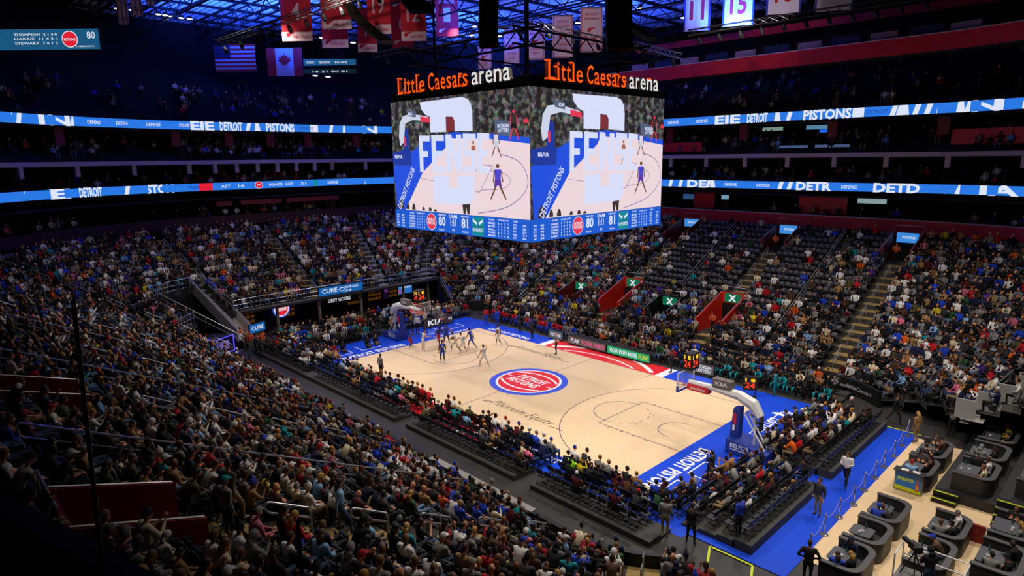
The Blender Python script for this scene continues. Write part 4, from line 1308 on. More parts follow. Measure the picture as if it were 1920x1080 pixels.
for i, (dx, dy, a) in enumerate(((-0.2, 0.12, 0.2), (0.28, 0.16, -0.3))):
    MB().box((0, 0, 0.006), (0.32, 0.22, 0.012)).build('menu_sheet', CUPW, None, (24.72 + dx, 1.34 + dy, 1.127), a, label='white menu sheet at the %s of the drink cart top' % ('left' if i == 0 else 'right'), cat='paper', group='menus on the cart')
# black gate fence behind the platform and red barrier
fe = thing('steel_fence', (30.6, 9.0, 0.95), PI * 0.42, label='black barred fence panel by the rear lounge platform', cat='fence')
MB().box((0, 0, 1.1), (2.6, 0.05, 0.05)).box((0, 0, 0.08), (2.6, 0.05, 0.05)).build('rail', BLACK, fe)
for i in range(14):
    MB().box((-1.28 + i * 0.197, 0, 0.58), (0.03, 0.03, 1.0)).build('bar', BLACK, fe)
MB().box((28.05, -1.2, 0.4), (0.5, 0.14, 0.8)).build('red_barrier', REDDK, label='low dark red barrier beside right edge booth', cat='barrier')
# camera platform with white rails, tripod and camera
cp = thing('camera_platform', (27.6, -7.6, 0), label='small grey camera platform with white rails at lower right', cat='platform')
MB().box((0, 0, 0.42), (2.2, 2.0, 0.84)).build('deck', mat('deck_grey', '#6c6a66', 0.7), cp)
WR = mat('white_rail', '#d8d6d2', 0.4)
for pts in (((-1.05, 0.95, 0.84), (-1.05, 0.95, 1.9), (1.05, 0.95, 1.9), (1.05, 0.95, 0.84)), ((1.05, 0.9, 1.9), (1.05, -0.95, 1.9), (1.05, -0.95, 0.84)), ((-1.05, 0.95, 1.4), (1.05, 0.95, 1.4)), ((1.05, 0.9, 1.4), (1.05, -0.95, 1.4)), ((-1.05, 0.9, 1.9), (-1.05, -0.2, 1.9), (-1.05, -0.2, 0.84))):
    MB().tube(pts, 0.03, 6).build('rail', WR, cp)
tv = thing('broadcast_camera', (27.05, -7.2, 0.84), 0.9, label='black broadcast camera on tripod on the camera platform', cat='camera')
for a in range(3):
    q = a * 2 * PI / 3
    MB().tube([(0, 0, 1.1), (0.42 * math.cos(q), 0.42 * math.sin(q), 0)], 0.025, 6).build('tripod_leg', BLACK, tv)
MB().box((0, 0, 1.28), (0.2, 0.5, 0.26)).build('body', BLACK, tv)
MB().tube([(0, 0.25, 1.28), (0, 0.62, 1.28)], 0.1, 10).build('lens', BLACK, tv)
MB().box((-0.16, -0.2, 1.36), (0.16, 0.1, 0.12)).build('viewfinder', BLACK, tv)
MB().tube([(0.05, -0.2, 1.15), (0.08, -0.6, 0.95)], 0.015, 5).build('pan_handle', BLACK, tv)
# ================================================================== RAILS, VOMITORIES, TUNNEL
def outward(a): return math.cos(math.radians(a)), math.sin(math.radians(a))
def at_bowl(D, u, z):
    x, y, _ = bp(D, u)
    return (x, y, z)
NR = 0
for ai, a in enumerate(AISLES):
    far = ai < 5
    k = max(a[3], 1)
    i = 0
    while k + 2 <= a[4]:
        u = aisle_u(a, k)
        if in_hole(u, k) or in_hole(u, k + 2) or u > 5.45 or not (-0.99 < u):
            k += 1
            continue
        D0, z0 = row(k)
        D1, z1 = row(k + 1.7)
        u1 = aisle_u(a, k + 1.7)
        if u1 > 5.45:
            break
        i += 1
        o = thing('aisle_handrail', at_bowl(D0, u, 0)[:2] + (z0,), label='%s steel handrail from the bottom, %s' % (ordinal(i), ANAMES[ai]), cat='handrail', group='aisle handrails')
        B = Vector(at_bowl(D0, u, z0))
        P0, P1 = Vector(at_bowl(D0 + 0.15, u, z0)) - B, Vector(at_bowl(D1, u1, z1)) - B
        up = Vector((0, 0, 1))
        d = P1 - P0
        d.normalize()
        R_ = 0.16
        if far or ai in (5, 6, 7, 8):
            pts = [P0, P0 + up * 0.92, P1 + up * 0.92, P1]
        else:
            c0 = P1 + up * (0.95 - R_) - d * R_
            pts = [P0, P0 + up * 0.85, P0 + up * 0.93 + d * 0.06] + [c0 + up * R_ * math.cos(q * PI / 6) + d * R_ * math.sin(q * PI / 6) for q in range(7)]
        MB().tube(pts, 0.03, 6).build('top_rail', STEEL, o)
        if far or ai in (5, 6, 7, 8):
            MB().tube([P0 + up * 0.55, P1 + up * 0.55], 0.022, 6).build('mid_rail', STEEL, o)
        else:
            MB().tube([P0 + up * 0.63, P1 + up * 0.63 - d * R_], 0.03, 6).build('mid_rail', STEEL, o)
            MB().tube([P1 - d * 0.4, P1 - d * 0.4 + up * 0.63], 0.024, 6).build('post', STEEL, o)
        k += 3
# long divider railings up the middle of the sections
for side in ('far', 'near'):
    for j, x in enumerate((11.0, 0.2, -10.6) if side == 'far' else (11.3, 0.4, -10.4)):
        u = xu_far(x) if side == 'far' else xu_near(x)
        k0, k1 = (4 if side == 'far' and j == 0 else 8, 20) if side == 'far' else (2, 20)
        D0, z0 = row(k0)
        D1, z1 = row(k1)
        A, B = Vector(at_bowl(D0, u, z0)), Vector(at_bowl(D1, u, z1))
        o = thing('divider_railing', A, label='long steel divider railing up the %s stand, %s from the right' % (side, ordinal(j + 1)), cat='railing', group='divider railings')
        MB().tube([Vector((0, 0, 1.0)), B - A + Vector((0, 0, 1.0))], 0.032, 6).build('top_rail', STEEL, o)
        MB().tube([Vector((0, 0, 0.6)), B - A + Vector((0, 0, 0.6))], 0.026, 6).build('mid_rail', STEEL, o)
        for q in range(0, k1 - k0 + 1, 3):
            D, z = row(k0 + q)
            p = Vector(at_bowl(D + 0.05, u, z)) - A
            MB().tube([p, p + Vector((0, 0, 1.0))], 0.024, 6).build('post', STEEL, o)

SGRN = glow('sign_green', '#0a6a48', 0.9)
SSCR = glow('screen_pale_blue', '#3f8fe4', 0.9)
def vomitory(side, x, k0, k1, label, m_, what):
    sg = 1 if side == 'far' else -1
    u = xu_far(x) if side == 'far' else xu_near(x)
    D0, z0 = row(k0)
    D1, z1 = row(k1 + 1)
    X = bp(D0, u)[0]
    o = thing('vomitory', (X, sg * D0, z0 - 0.41), 0 if side == 'far' else PI, label=label, cat='entrance', group='stand entrances')
    dz = z1 - z0 + 0.41
    L = D1 - D0
    top0, top1 = 1.35, dz + 0.55
    for s_ in (-1, 1):
        xw = s_ * VW
        w = MB()
        w.raw([(xw - 0.08, -0.05, 0), (xw + 0.08, -0.05, 0), (xw + 0.08, L, 0), (xw - 0.08, L, 0), (xw - 0.08, -0.05, top0), (xw + 0.08, -0.05, top0), (xw + 0.08, L, top1), (xw - 0.08, L, top1)], [(0, 1, 5, 4), (1, 2, 6, 5), (2, 3, 7, 6), (3, 0, 4, 7), (4, 5, 6, 7)])
        w = w.build('side_wall', m_, o)
        MB().tube([(xw, 0, top0 + 0.03), (xw, L, top1 + 0.03)], 0.03, 6).build('cap_rail', STEEL, w)
    bw = MB().box((0, L, 0.5 * (dz + 0.55)), (2 * VW + 0.2, 0.12, dz + 0.55)).build('back_wall', m_, o)
    MB().box((0, L - 0.08, 1.0), (2 * VW - 0.3, 0.06, 2.0)).build('doorway', BLACK, o)
    MB().box((0, L / 2, 0.02), (2 * VW, L, 0.04)).build('floor_mat', CONC, o)
    if what == 'x':
        p = MB().box((0, L - 0.14, dz + 0.08), (1.5, 0.06, 0.8)).build('sign', SGRN, o)
        link('sign_mark', text_mesh('X', 0.8, width=0.75, bold=0.03, m=SW), p).matrix_local = frame_mtx((0, L - 0.18, dz - 0.2), (1, 0, 0), (0, 0, 1))
    elif what == 'tv':
        p = MB().box((0, L - 0.14, dz + 0.02), (1.7, 0.06, 0.85)).build('screen', SSCR, o)
        link('screen_mark', text_mesh('PISTONS', 0.3, width=1.0, bold=0.006, m=SW), p).matrix_local = frame_mtx((0.1, L - 0.18, dz - 0.05), (1, 0, 0), (0, 0, 1))
    MB().tube([(-VW, L + 0.15, top1 - 0.4), (-VW, L + 0.15, top1 + 0.5), (VW, L + 0.15, top1 + 0.5), (VW, L + 0.15, top1 - 0.4)], 0.03, 6).build('guard_rail', STEEL, o)
    return o
RVOM = mat('vomitory_red', '#e02a1a', 0.45, noise=(1, 0.1))
vomitory('far', 5.4, 3, 7, 'bright red lower entrance with green X sign, right of centre', RVOM, 'x')
vomitory('far', -5.4, 3, 7, 'bright red lower entrance with green X sign, left of centre', RVOM, 'x')
vomitory('far', 0.0, 3, 5, 'black lower entrance with green X sign between red entrances', BLACK, 'x')
vomitory('far', -10.8, 3, 5, 'dark red lower entrance with green sign at the left', REDDK, 'x')
vomitory('far', 15.95, 17, 20, 'red upper entrance with blue screen, far stand right', REDDK, 'tv')
vomitory('far', 5.4, 17, 20, 'red upper entrance with blue screen, far stand centre', REDDK, 'tv')
vomitory('far', -5.4, 17, 20, 'red upper entrance with blue screen, far stand left', REDDK, 'tv')
vomitory('near', 16.2, 17, 19, 'dark red upper entrance in the near stand, lower left of view', REDDK, '')
vomitory('near', 5.0, 17, 19, 'dark red upper entrance in the near stand, left edge of view', REDDK, '')

# guard rails along the front of the end stand and round the tunnel
def guard(label, D, z, u0, u1, h=1.0, posts=9):
    us = useq(u0, u1, 0.03)
    B = Vector(at_bowl(D, u0, z))
    o = thing('guard_rail', B, label=label, cat='railing', group='guard rails at the end stand')
    for hh, nm in ((h, 'top_rail'), (h * 0.55, 'mid_rail'), (h * 0.15, 'low_rail')):
        MB().tube([Vector(at_bowl(D, u, z + hh)) - B for u in us], 0.025, 5).build(nm, STEEL, o)
    for i in range(posts):
        p = Vector(at_bowl(D, u0 + (u1 - u0) * i / (posts - 1), z)) - B
        MB().tube([p, p + Vector((0, 0, h))], 0.025, 5).build('post', STEEL, o)
Dk, zk = row(6)
guard('steel guard rail along the end stand front, right part', Dk + 0.06, zk, 1.8, 2.42, posts=12)
guard('steel guard rail along the end stand front, left part', Dk + 0.06, zk, 2.5, 3.16, posts=14)
guard('steel guard rail above the corner tunnel mouth', row(11)[0] + 0.06, row(11)[1], 3.17, 3.42, posts=6)
guard('steel guard rail above the violet booth', row(6)[0] + 0.06, row(6)[1], 3.43, 3.58, posts=6)
for s_, (u, ks, lb) in enumerate(((3.42, range(1, 11), 'steel stepped railing on the left side of the tunnel'), (3.165, range(6, 11), 'steel stepped railing on the right side of the tunnel'), (1.78, range(0, 6), 'steel stepped railing beside the end stand corner'))):
    B = Vector(at_bowl(row(ks[0])[0], u, row(ks[0])[1]))
    o = thing('side_railing', B, label=lb, cat='railing', group='side railings')
    for hh in (1.0, 0.55):
        MB().tube([Vector(at_bowl(row(k)[0], u, row(k)[1] + hh)) - B for k in ks], 0.025, 5).build('rail', STEEL, o)
    for k in ks[::2]:
        p = Vector(at_bowl(row(k)[0], u, row(k)[1])) - B
        MB().tube([p, p + Vector((0, 0, 1))], 0.022, 5).build('post', STEEL, o)
# tunnel walls and the grey stair running down its side
TUNB = mat('tunnel_blue', '#0c1430', 0.6)
for u, k0, k1 in ((3.175, 6, 11), (3.415, 6, 11), (1.79, 0, 6)):
    mb = MB()
    for k in range(k0, k1):
        D, z = row(k)
        a, b = at_bowl(D, u, 0), at_bowl(D + 0.84, u, 0)
        mb.poly([a, b, (b[0], b[1], z), (a[0], a[1], z)])
    mb.build('wall_tunnel_side', TUNB, kind='structure', label='dark blue side wall of the corner tunnel')
mb = MB()
sweep(mb, [(row(11)[0], 0), (row(11)[0], row(11)[1])], 3.17, 3.42)
mb.build('wall_tunnel_back', BLACK, kind='structure', label='black back of the corner tunnel')
stg = mat('stair_grey', '#b5b0a8', 0.7, noise=(4, 0.25))
s0, s1 = Vector((-31.4, -12.75, 5.1)), Vector((-24.6, -11.15, 0.9))
o = thing('tunnel_stair', s1, label='grey staircase with solid parapets descending into the corner tunnel', cat='stairs')
d = (s0 - s1)
side = Vector((-d.y, d.x, 0)).normalized()
for i in range(24):
    p = d * (i / 24)
    MB().box((p.x, p.y, p.z - 0.06), (0.34, 1.25, 0.16), math.atan2(d.y, d.x)).build('step', stg, o)
for sg in (-1, 1):
    q = side * sg * 0.68
    a, b = q + Vector((0, 0, -0.3)), q + d + Vector((0, 0, -0.3))
    t = side * sg * 0.07
    MB().raw([a, b, b + Vector((0, 0, 1.15)), a + Vector((0, 0, 1.15)), a + t, b + t, b + t + Vector((0, 0, 1.15)), a + t + Vector((0, 0, 1.15))], [(0, 1, 2, 3), (5, 4, 7, 6), (3, 2, 6, 7), (0, 4, 5, 1), (0, 3, 7, 4), (1, 5, 6, 2)]).build('parapet', stg, o)
    MB().tube([a + Vector((0, 0, 1.3)) + t / 2, b + Vector((0, 0, 1.3)) + t / 2], 0.03, 6).build('handrail', STEEL, o)
# violet lit booth beside the tunnel
VIO = glow('neon_violet', '#5a48ff', 1.3)
o = thing('neon_booth', (-24.6, -13.7, 0.0), 0.5, label='dark booth edged with violet neon beside the corner tunnel', cat='booth')
MB().box((0, 0, 0.75), (1.9, 1.9, 1.5)).build('body', BLACK, o)
MB().box((0, 0, -0.0), (2.2, 2.2, 0.04)).build('deck', BLACK, o)
for p0, p1 in (((-1, -1, 1.5), (1, -1, 1.5)), ((1, -1, 1.5), (1, 1, 1.5)), ((1, -1, 0.1), (1, -1, 1.5)), ((1, -1, 0.1), (1, 1, 0.1)), ((-1, -1, 1.5), (-1, -1, 0.3)), ((1, 1, 1.5), (1, 1, 0.1))):
    MB().tube([p0, p1], 0.05, 5).build('neon_tube', VIO, o)
MB().box((1.0, -0.2, 0.8), (0.05, 1.2, 0.8)).build('lit_panel', glow('violet_panel', '#8a78d8', 0.5), o)
# white side wall of the right corner stand
SWL = mat('side_panel_white', '#a8a4a0', 0.5, noise=(2, 0.12))
for i in range(4):
    D, z = row(4.2 + i)
    x, y, _ = bp(D, -1.0 + i * 0.045)
    MB().box((0, 0, 0), (0.95, 0.08, 1.1)).build('wall_side_panel', SWL, None, (x, y - 0.2, z + 0.45), 0.1, kind='structure', label='pale stepped side panel of the right corner stand')

# ================================================================== OVERHEAD
fx = Vector((CS.x, CS.y, 0)).normalized()                      # hung cloths face across the court
def cloth_panel(name, p, wd, h, m_, label, cat, group, lines=(), bars=(), turn=0.0, t=0.05):
    ex = Vector((fx.x * math.cos(turn) - fx.y * math.sin(turn), fx.x * math.sin(turn) + fx.y * math.cos(turn), 0))
    o = link(name, None, None, label=label, cat=cat, group=group)
    o.matrix_world = frame_mtx(p, ex, (0, 0, 1))
    n = 8
    rings = []
    for i in range(n + 1):
        x = -wd / 2 + wd * i / n
        zz = 0.035 * math.sin(i * 1.7)
        rings.append([(x, 0, zz), (x, h, zz * 0.3), (x, h, zz * 0.3 - t), (x, 0, zz - t)])
    MB().loft(rings).build('cloth', m_, o)
    MB().tube([(-wd / 2 - 0.08, h, 0), (wd / 2 + 0.08, h, 0)], 0.04, 6).build('top_pole', BLACK, o)
    for sx in (-1, 1):
        MB().tube([(sx * wd * 0.45, h, 0), (sx * wd * 0.45, max(h + 0.3, 33.03 - p[2]), 0)], 0.012, 4).build('hanging_wire', BLACK, o)
    for (x0, y0, x1, y1, mm) in bars:
        MB().poly([(x0, y0, 0.045), (x1, y0, 0.045), (x1, y1, 0.045), (x0, y1, 0.045)]).build('printed_band', mm, o)
    for (s_, x, y, sz, w_, mm) in lines:
        link('printed_lettering', text_mesh(s_, sz, width=w_, bold=0.015 * sz, m=mm), o, (x, y, 0.06))
    return o
BR = mat('banner_red', '#c41a2c', 0.8, noise=(1, 0.1))
BWH = mat('banner_white', '#e6c8cc', 0.8, noise=(1, 0.06))
BW2 = mat('banner_pale', '#e2dce6', 0.8, noise=(1, 0.05))
BB = mat('banner_blue_edge', '#2a3f9c', 0.8)
def wing(o, x, y, s_, m_):
    MB().poly([(x - s_ * .5, y, .06), (x, y + s_ * .1, .06), (x + s_ * .6, y + s_ * .45, .06), (x + s_ * .1, y + s_ * .38, .06), (x - s_ * .4, y + s_ * .3, .06)]).poly([(x - s_ * .3 + s_ * .22 * math.cos(t * PI / 5), y + s_ * .05 + s_ * .22 * math.sin(t * PI / 5), .065) for t in range(10)]).build('printed_wing', m_, o)
G = 'banners hung from the roof'
for nm, num, yrs, p, wd, h in (('KELLY', '4', '1947-1960', (-23.26, -4.71, 26.61), 2.65, 4.9), ('HOWE', '9', '1946-1971', (-19.10, -3.19, 27.18), 2.47, 4.4), ('', '10', '1973-1991', (-24.65, -0.27, 26.67), 2.44, 4.4), ('', '19', '1983-2006', (-16.55, -0.70, 26.74), 1.97, 4.6), ('', '7', '1944-1957', (-24.31, 2.98, 26.57), 1.85, 4.0), ('H', '6', '', (-22.01, 5.45, 26.93), 2.11, 4.5), ('', '12', '1957-1974', (-15.32, 1.92, 26.32), 2.15, 4.4), ('SAWCHUK', '1', '', (-22.46, 11.37, 28.74), 2.3, 3.9)):
    ln_ = []
    if nm:
        ln_.append((nm, 0, h - 0.75, 0.6, wd * 0.72, BWH))
    ln_.append((num, 0, h * 0.36, 1.9, wd * (0.3 if len(num) == 1 else 0.5), BWH))
    if yrs:
        ln_.append((yrs, 0.25, 0.22, 0.36, wd * 0.5, BR))
    o = cloth_panel('jersey_banner', p, wd, h, BR, 'red retired number banner %s' % (('with number ' + {'4': 'four', '9': 'nine', '10': 'ten', '19': 'nineteen', '7': 'seven', '6': 'six', '12': 'twelve', '1': 'one'}[num]) + ' in white'), 'banner', G, ln_, [(-wd / 2, 0, wd / 2, 0.75, BWH)] if yrs else [])
    wing(o, -wd * 0.22, 0.45, 0.7, BR if yrs else BWH)
for i, (p, wd, h) in enumerate((((-23.98, 17.85, 26.18), 1.49, 2.5), ((-20.46, 18.61, 26.39), 1.69, 3.65), ((-17.26, 19.03, 26.57), 1.86, 3.45), ((-13.90, 19.52, 26.45), 2.08, 4.1), ((-10.60, 20.05, 26.64), 2.18, 4.2))):
    o = cloth_panel('championship_banner', p, wd, h, BWH, 'pale pink championship banner with red print, %s from the left' % ordinal(i + 1), 'banner', G, [('DETROIT', 0, h * 0.82, 0.3, wd * 0.6, BR), ('RED WINGS', 0, h * 0.72, 0.3, wd * 0.66, BR), ('STANLEY', 0, h * 0.28, 0.34, wd * 0.6, BR), ('CUP', 0, h * 0.16, 0.34, wd * 0.35, BR)], [(-wd * 0.46, 0.08, -wd * 0.43, h - 0.1, BR), (wd * 0.43, 0.08, wd * 0.46, h - 0.1, BR), (-wd * 0.46, 0.08, wd * 0.46, 0.13, BR), (-wd * 0.46, h - 0.15, wd * 0.46, h - 0.1, BR)])
    wing(o, 0, h * 0.48, 0.8, BR)
for i, (nm, num, p, wd, h) in enumerate((('THOMAS', '11', (-0.22, 22.19, 27.46), 2.31, 4.6), ('', '15', (3.32, 22.91, 27.49), 2.56, 4.5), ('', '16', (6.89, 23.81, 28.02), 2.69, 3.8), ('', '2', (10.63, 24.68, 27.80), 2.81, 3.8))):
    cloth_panel('jersey_banner', p, wd, h, BW2, 'white jersey banner with red %s and blue edges' % {'11': 'eleven', '15': 'fifteen', '16': 'sixteen', '2': 'two'}[num], 'banner', G, ([(nm, 0, 3.1, 0.5, 1.4, BB)] if nm else []) + [(num, 0, 0.95 if i != 3 else 1.6, 2.3, wd * 0.52, BR)], [(-wd / 2, 0, -wd / 2 + 0.14, h, BB), (wd / 2 - 0.14, 0, wd / 2, h, BB)], turn=-0.3)
for i, (p, wd, h) in enumerate((((-38.77, -14.12, 29.04), 1.0, 3.4), ((-37.99, -13.10, 29.81), 1.05, 2.7), ((-37.24, -12.04, 30.77), 0.8, 1.8))):
    cloth_panel('small_banner', p, wd, h, BWH, 'narrow pale banner at the top left, %s from the left' % ordinal(i + 1), 'banner', G, [('1936', 0, 0.4, 0.3, 0.6, BR)], [(-wd * .46, 0.06, -wd * .4, h - .1, BR), (wd * .4, 0.06, wd * .46, h - .1, BR)])
NAVY = mat('flag_navy', '#131c48', 0.85)
FRED = mat('flag_red', '#a81824', 0.85)
FWH = mat('flag_white', '#b8b2c4', 0.85)
o = cloth_panel('national_flag', (-47.6, -0.44, 26.8), 4.79, 3.03, FWH, 'United States flag hanging high at the far end', 'flag', 'flags at the far end', (), [(-2.39, 3.03 * i / 13, 2.39, 3.03 * (i + 1) / 13, FRED) for i in range(0, 13, 2)] + [(-2.39, 1.4, -0.5, 3.03, NAVY)])
o = cloth_panel('national_flag', (-43.4, 3.66, 26.2), 4.16, 3.15, FWH, 'Canadian flag hanging high at the far end', 'flag', 'flags at the far end', (), [(-2.08, 0, -1.04, 3.15, FRED), (1.04, 0, 2.08, 3.15, FRED)])
lf = [(0, 1.05), (.12, .62), (.42, .78), (.36, .42), (.72, .5), (.6, .28), (.8, .12), (.3, -.22), (.36, -.42), (.04, -.36), (.04, -.8)]
MB().poly([(x, y + 1.6, 0.07) for x, y in lf] + [(-x, y + 1.6, 0.07) for x, y in lf[::-1][:-1]]).build('maple_leaf', FRED, o)
def wall_screen(p, wd, h, m_, label, lines):
    o = link('video_board', None, None, label=label, cat='screen', group='boards at the far end')
    o.matrix_world = frame_mtx(p, fx, (0, 0, 1))
    MB().box((0, h / 2, -0.1), (wd + 0.15, h + 0.15, 0.15)).build('housing', BLACK, o)
    pn = MB().poly([(-wd / 2, 0, 0), (wd / 2, 0, 0), (wd / 2, h, 0), (-wd / 2, h, 0)]).build('panel', m_, o)
    for (s_, x, y, sz, w_, mm) in lines:
        link('panel_lettering', text_mesh(s_, sz, width=w_, bold=0.01 * sz, m=mm), pn, (x, y, 0.01))
    return o
TB = glow('board_teal_blue', '#1f5f8c', 0.8)
wall_screen((-38.0, 6.5, 27.1), 6.0, 0.66, TB, 'upper thin blue video board below the red banners', [('POINTS', -2.2, 0.2, 0.35, 0.9, SW), ('REBOUNDS', -0.6, 0.2, 0.35, 1.3, SW), ('FG 46%', 1.3, 0.2, 0.35, 1.4, SW)])
wall_screen((-37.9, 6.4, 26.2), 6.0, 0.42, glow('board_dim', '#12303c', 0.5), 'lower thin dark video board below the red banners', [('16 21 80 81', 0, 0.1, 0.3, 4.0, SW)])
b_ = wall_screen((-47.0, -19.0, 27.3), 10.5, 1.9, TB, 'blue statistics board at the top left edge', [('THOMPSON  2 1 4 0', -0.9, 1.3, 0.32, 4.2, SW), ('HARRIS  11 4 2 1', -0.9, 0.9, 0.32, 4.2, SW), ('STEWART  7 6 1 2', -0.9, 0.5, 0.32, 4.2, SW), ('80', 4.5, 1.0, 0.9, 0.8, SW), ('3 TIMEOUTS 4', 3.8, 0.2, 0.2, 1.8, SW)])
for r, m_ in ((0.78, SW), (0.7, LRED)):
    MB().poly([(2.4 + r * math.cos(t * PI / 12), 0.95 + r * math.sin(t * PI / 12), 0.012 + (0.006 if r < 0.75 else 0)) for t in range(24)]).build('board_emblem', m_, b_)
link('panel_lettering', text_mesh('PISTONS', 0.35, width=1.1, bold=0.006, m=SW), b_, (2.4, 0.8, 0.03))

# ---- lighting trusses with lamps, speaker arrays, floodlights
TRUSS = mat('truss_grey', '#4a4648', 0.35, 0.7)
def truss(A, B, label, w_=0.4, lamps=6, m_=None):
    A, B = Vector(A), Vector(B)
    o = thing('lighting_truss', A, label=label, cat='truss', group='lighting trusses')
    d = B - A
    L = d.length
    t = d.normalized()
    sd = t.cross(Vector((0, 0, 1))).normalized() * w_ / 2
    up = Vector((0, 0, w_ / 2))
    mb = MB()
    for a in (sd + up, sd - up, -sd + up, -sd - up):
        mb.tube([a, a + d], 0.035, 5)
    mb.build('chords', m_ or TRUSS, o)
    mb = MB()
    n = max(4, int(L / 0.7))
    for i in range(n):
        p, q = t * (L * i / n), t * (L * (i + 1) / n)
        for a, b in ((sd + up, sd - up), (sd - up, -sd - up), (-sd + up, sd + up), (-sd - up, -sd + up)):
            mb.tube([p + a, q + b], 0.02, 4)
    mb.build('lacing', m_ or TRUSS, o)
    for i in range(lamps):
        p = t * (L * (i + 0.5) / lamps) - up * 1.1
        lp = MB().tube([p, p + Vector((0, 0, -0.22))], 0.03, 5).tube([p + Vector((0, 0, -0.2)), p + Vector((0.12, 0.06, -0.48)), p + Vector((0.2, 0.1, -0.72))], [0.1, 0.17, 0.14], 8).build('lamp_head', BLACK, o)
    for f in (0.12, 0.88):
        p = t * L * f + up
        MB().tube([p, Vector((p.x, p.y, 33.03 - A.z))], 0.02, 4).build('hoist_chain', BLACK, o)
    return o
truss((-21.75, -12.3, 25.39), (-6.84, -4.82, 28.53), 'long dark lighting truss at upper left crossing the red banners', lamps=11)
truss((-22.1, 2.14, 25.94), (-9.12, 10.2, 27.84), 'dark lighting truss behind the scoreboard lettering, left', lamps=6)
truss((-9.12, 10.4, 27.84), (0.19, 16.01, 24.89), 'dark lighting truss behind the scoreboard, right', lamps=5)
truss((3.79, 14.11, 25.78), (18.81, 21.18, 27.11), 'long lighting truss below the white jersey banners', lamps=11)
truss((-2.72, 16.27, 26.05), (3.6, 13.41, 24.04), 'short bright steel truss at the right of the scoreboard', lamps=3, m_=STEEL)
SPK = mat('speaker_black', '#0a0a0b', 0.6)
TAN = mat('speaker_tan', '#3c2e1a', 0.6, noise=(4, 0.15))
def line_array(pts, w_, m_, label):
    A = Vector(pts[0])
    o = thing('speaker_array', A, label=label, cat='speaker', group='speaker arrays')
    for i in range(len(pts) - 1):
        p, q = Vector(pts[i]) - A, Vector(pts[i + 1]) - A
        t = (q - p)
        L = t.length
        z = t.normalized()
        y = z.cross(fx).normalized()
        M3 = Matrix((fx, y, z)).transposed()
        c = (p + q) / 2
        MB().box(c, (w_, 0.7, L * 0.93), mtx=M3).build('cabinet', m_, o)
    MB().tube([(0, 0, 0), (0, 0, 33.03 - A.z)], 0.03, 5).build('hoist_chain', BLACK, o)
line_array([(-5.52, -10.1, 25.85), (-5.13, -9.89, 25.19), (-4.57, -9.51, 24.53), (-3.98, -9.07, 23.94), (-3.51, -8.7, 23.54)], 0.75, TAN, 'curved tan speaker array at upper left of the scoreboard')
line_array([(-4.27, 0.57, 27.89), (-4.1, 0.35, 26.4), (-3.96, 0.13, 25.2), (-3.75, 0.0, 24.2)], 1.4, SPK, 'black speaker array above the left scoreboard face')
line_array([(4.81, 3.74, 26.8), (4.95, 3.55, 25.6), (5.1, 3.4, 24.4), (5.4, 3.28, 23.2)], 1.7, SPK, 'large black speaker array above the right scoreboard face')
line_array([(-4.9, -6.2, 27.2), (-4.4, -5.9, 26.4), (-4.0, -5.6, 25.8)], 1.6, SPK, 'black speaker cluster beside the tan speaker array')
line_array([(-1.2, 12.0, 27.2), (0.2, 12.9, 26.2), (1.0, 13.4, 25.6)], 0.9, SPK, 'black speaker array in front of the white jersey banners')
LMP = glow('flood_lens', '#f4f4ff', 9.0)
for i, p in enumerate(((-43.51, -9.56, 31.28), (-42.99, -9.06, 31.17), (-42.52, -8.61, 31.05), (-41.81, -7.93, 30.88), (-41.18, -7.32, 30.76), (-46.53, -12.49, 31.92), (-45.48, -11.46, 31.74), (-23.84, 16.32, 30.48), (-23.92, 15.98, 29.57), (-21.79, 18.12, 29.42), (-13.51, 21.4, 29.98), (-9.03, 25.95, 31.3), (-31.43, 2.13, 28.73), (-29.15, 4.33, 28.21), (-33.33, 2.07, 25.18), (-32.37, 3.03, 25.05), (-3.0, 24.5, 29.3), (-1.5, 25.5, 28.6))):
    lbl = ('floodlight in the bright row at upper left' if i < 7 else 'single roof floodlight among the blue deck panels')
    o = thing('floodlight', p, label='%s, %s from the left' % (lbl, ordinal(i + 1 if i < 7 else i - 6)), cat='floodlight', group='roof floodlights')
    MB().tube([(0, 0, 0), (0, 0, 0.3)], [0.32, 0.2], 10).build('housing', BLACK, o)
    MB().tube([(0, 0, -0.03), (0, 0, 0.0)], [0.2, 0.28], 10).build('lens', LMP, o)
    MB().tube([(0, 0, 0.3), (0, 0, 33.03 - p[2])], 0.015, 4).build('hanger', BLACK, o)

# ---- glass balustrade of the viewing platform in front of the camera
o = thing('glass_balustrade', (28.4, -32.2, 14.0), label='dark glass balustrade with slim posts and ledge at lower left', cat='balustrade')
PM = mat('balustrade_post', '#1a1615', 0.3, 0.5)
for a, b in (((28.27, -32.13, 15.76), (28.57, -32.23, 14.3)), ((29.2, -31.49, 14.67), (29.26, -31.52, 14.3))):
    MB().tube([Vector(a) - Vector((28.4, -32.2, 14.0)), Vector(b) - Vector((28.4, -32.2, 14.0))], 0.012, 6).build('post', PM, o)
led = [Vector(p) - Vector((28.4, -32.2, 14.0)) for p in ((27.3, -32.6, 14.55), (29.1, -32.02, 14.43))]
t = (led[1] - led[0]).normalized()
nrm = Vector((-t.y, t.x, 0)).normalized()
MB().raw([led[0] + nrm * 0.06, led[1] + nrm * 0.06, led[1] - nrm * 0.06, led[0] - nrm * 0.06] + [q + Vector((0, 0, -0.12)) for q in (led[0] + nrm * 0.06, led[1] + nrm * 0.06, led[1] - nrm * 0.06, led[0] - nrm * 0.06)], [(0, 1, 2, 3), (7, 6, 5, 4), (0, 4, 5, 1), (2, 6, 7, 3), (1, 5, 6, 2), (0, 3, 7, 4)]).build('ledge', mat('ledge_grey', '#6a6870', 0.4), o)
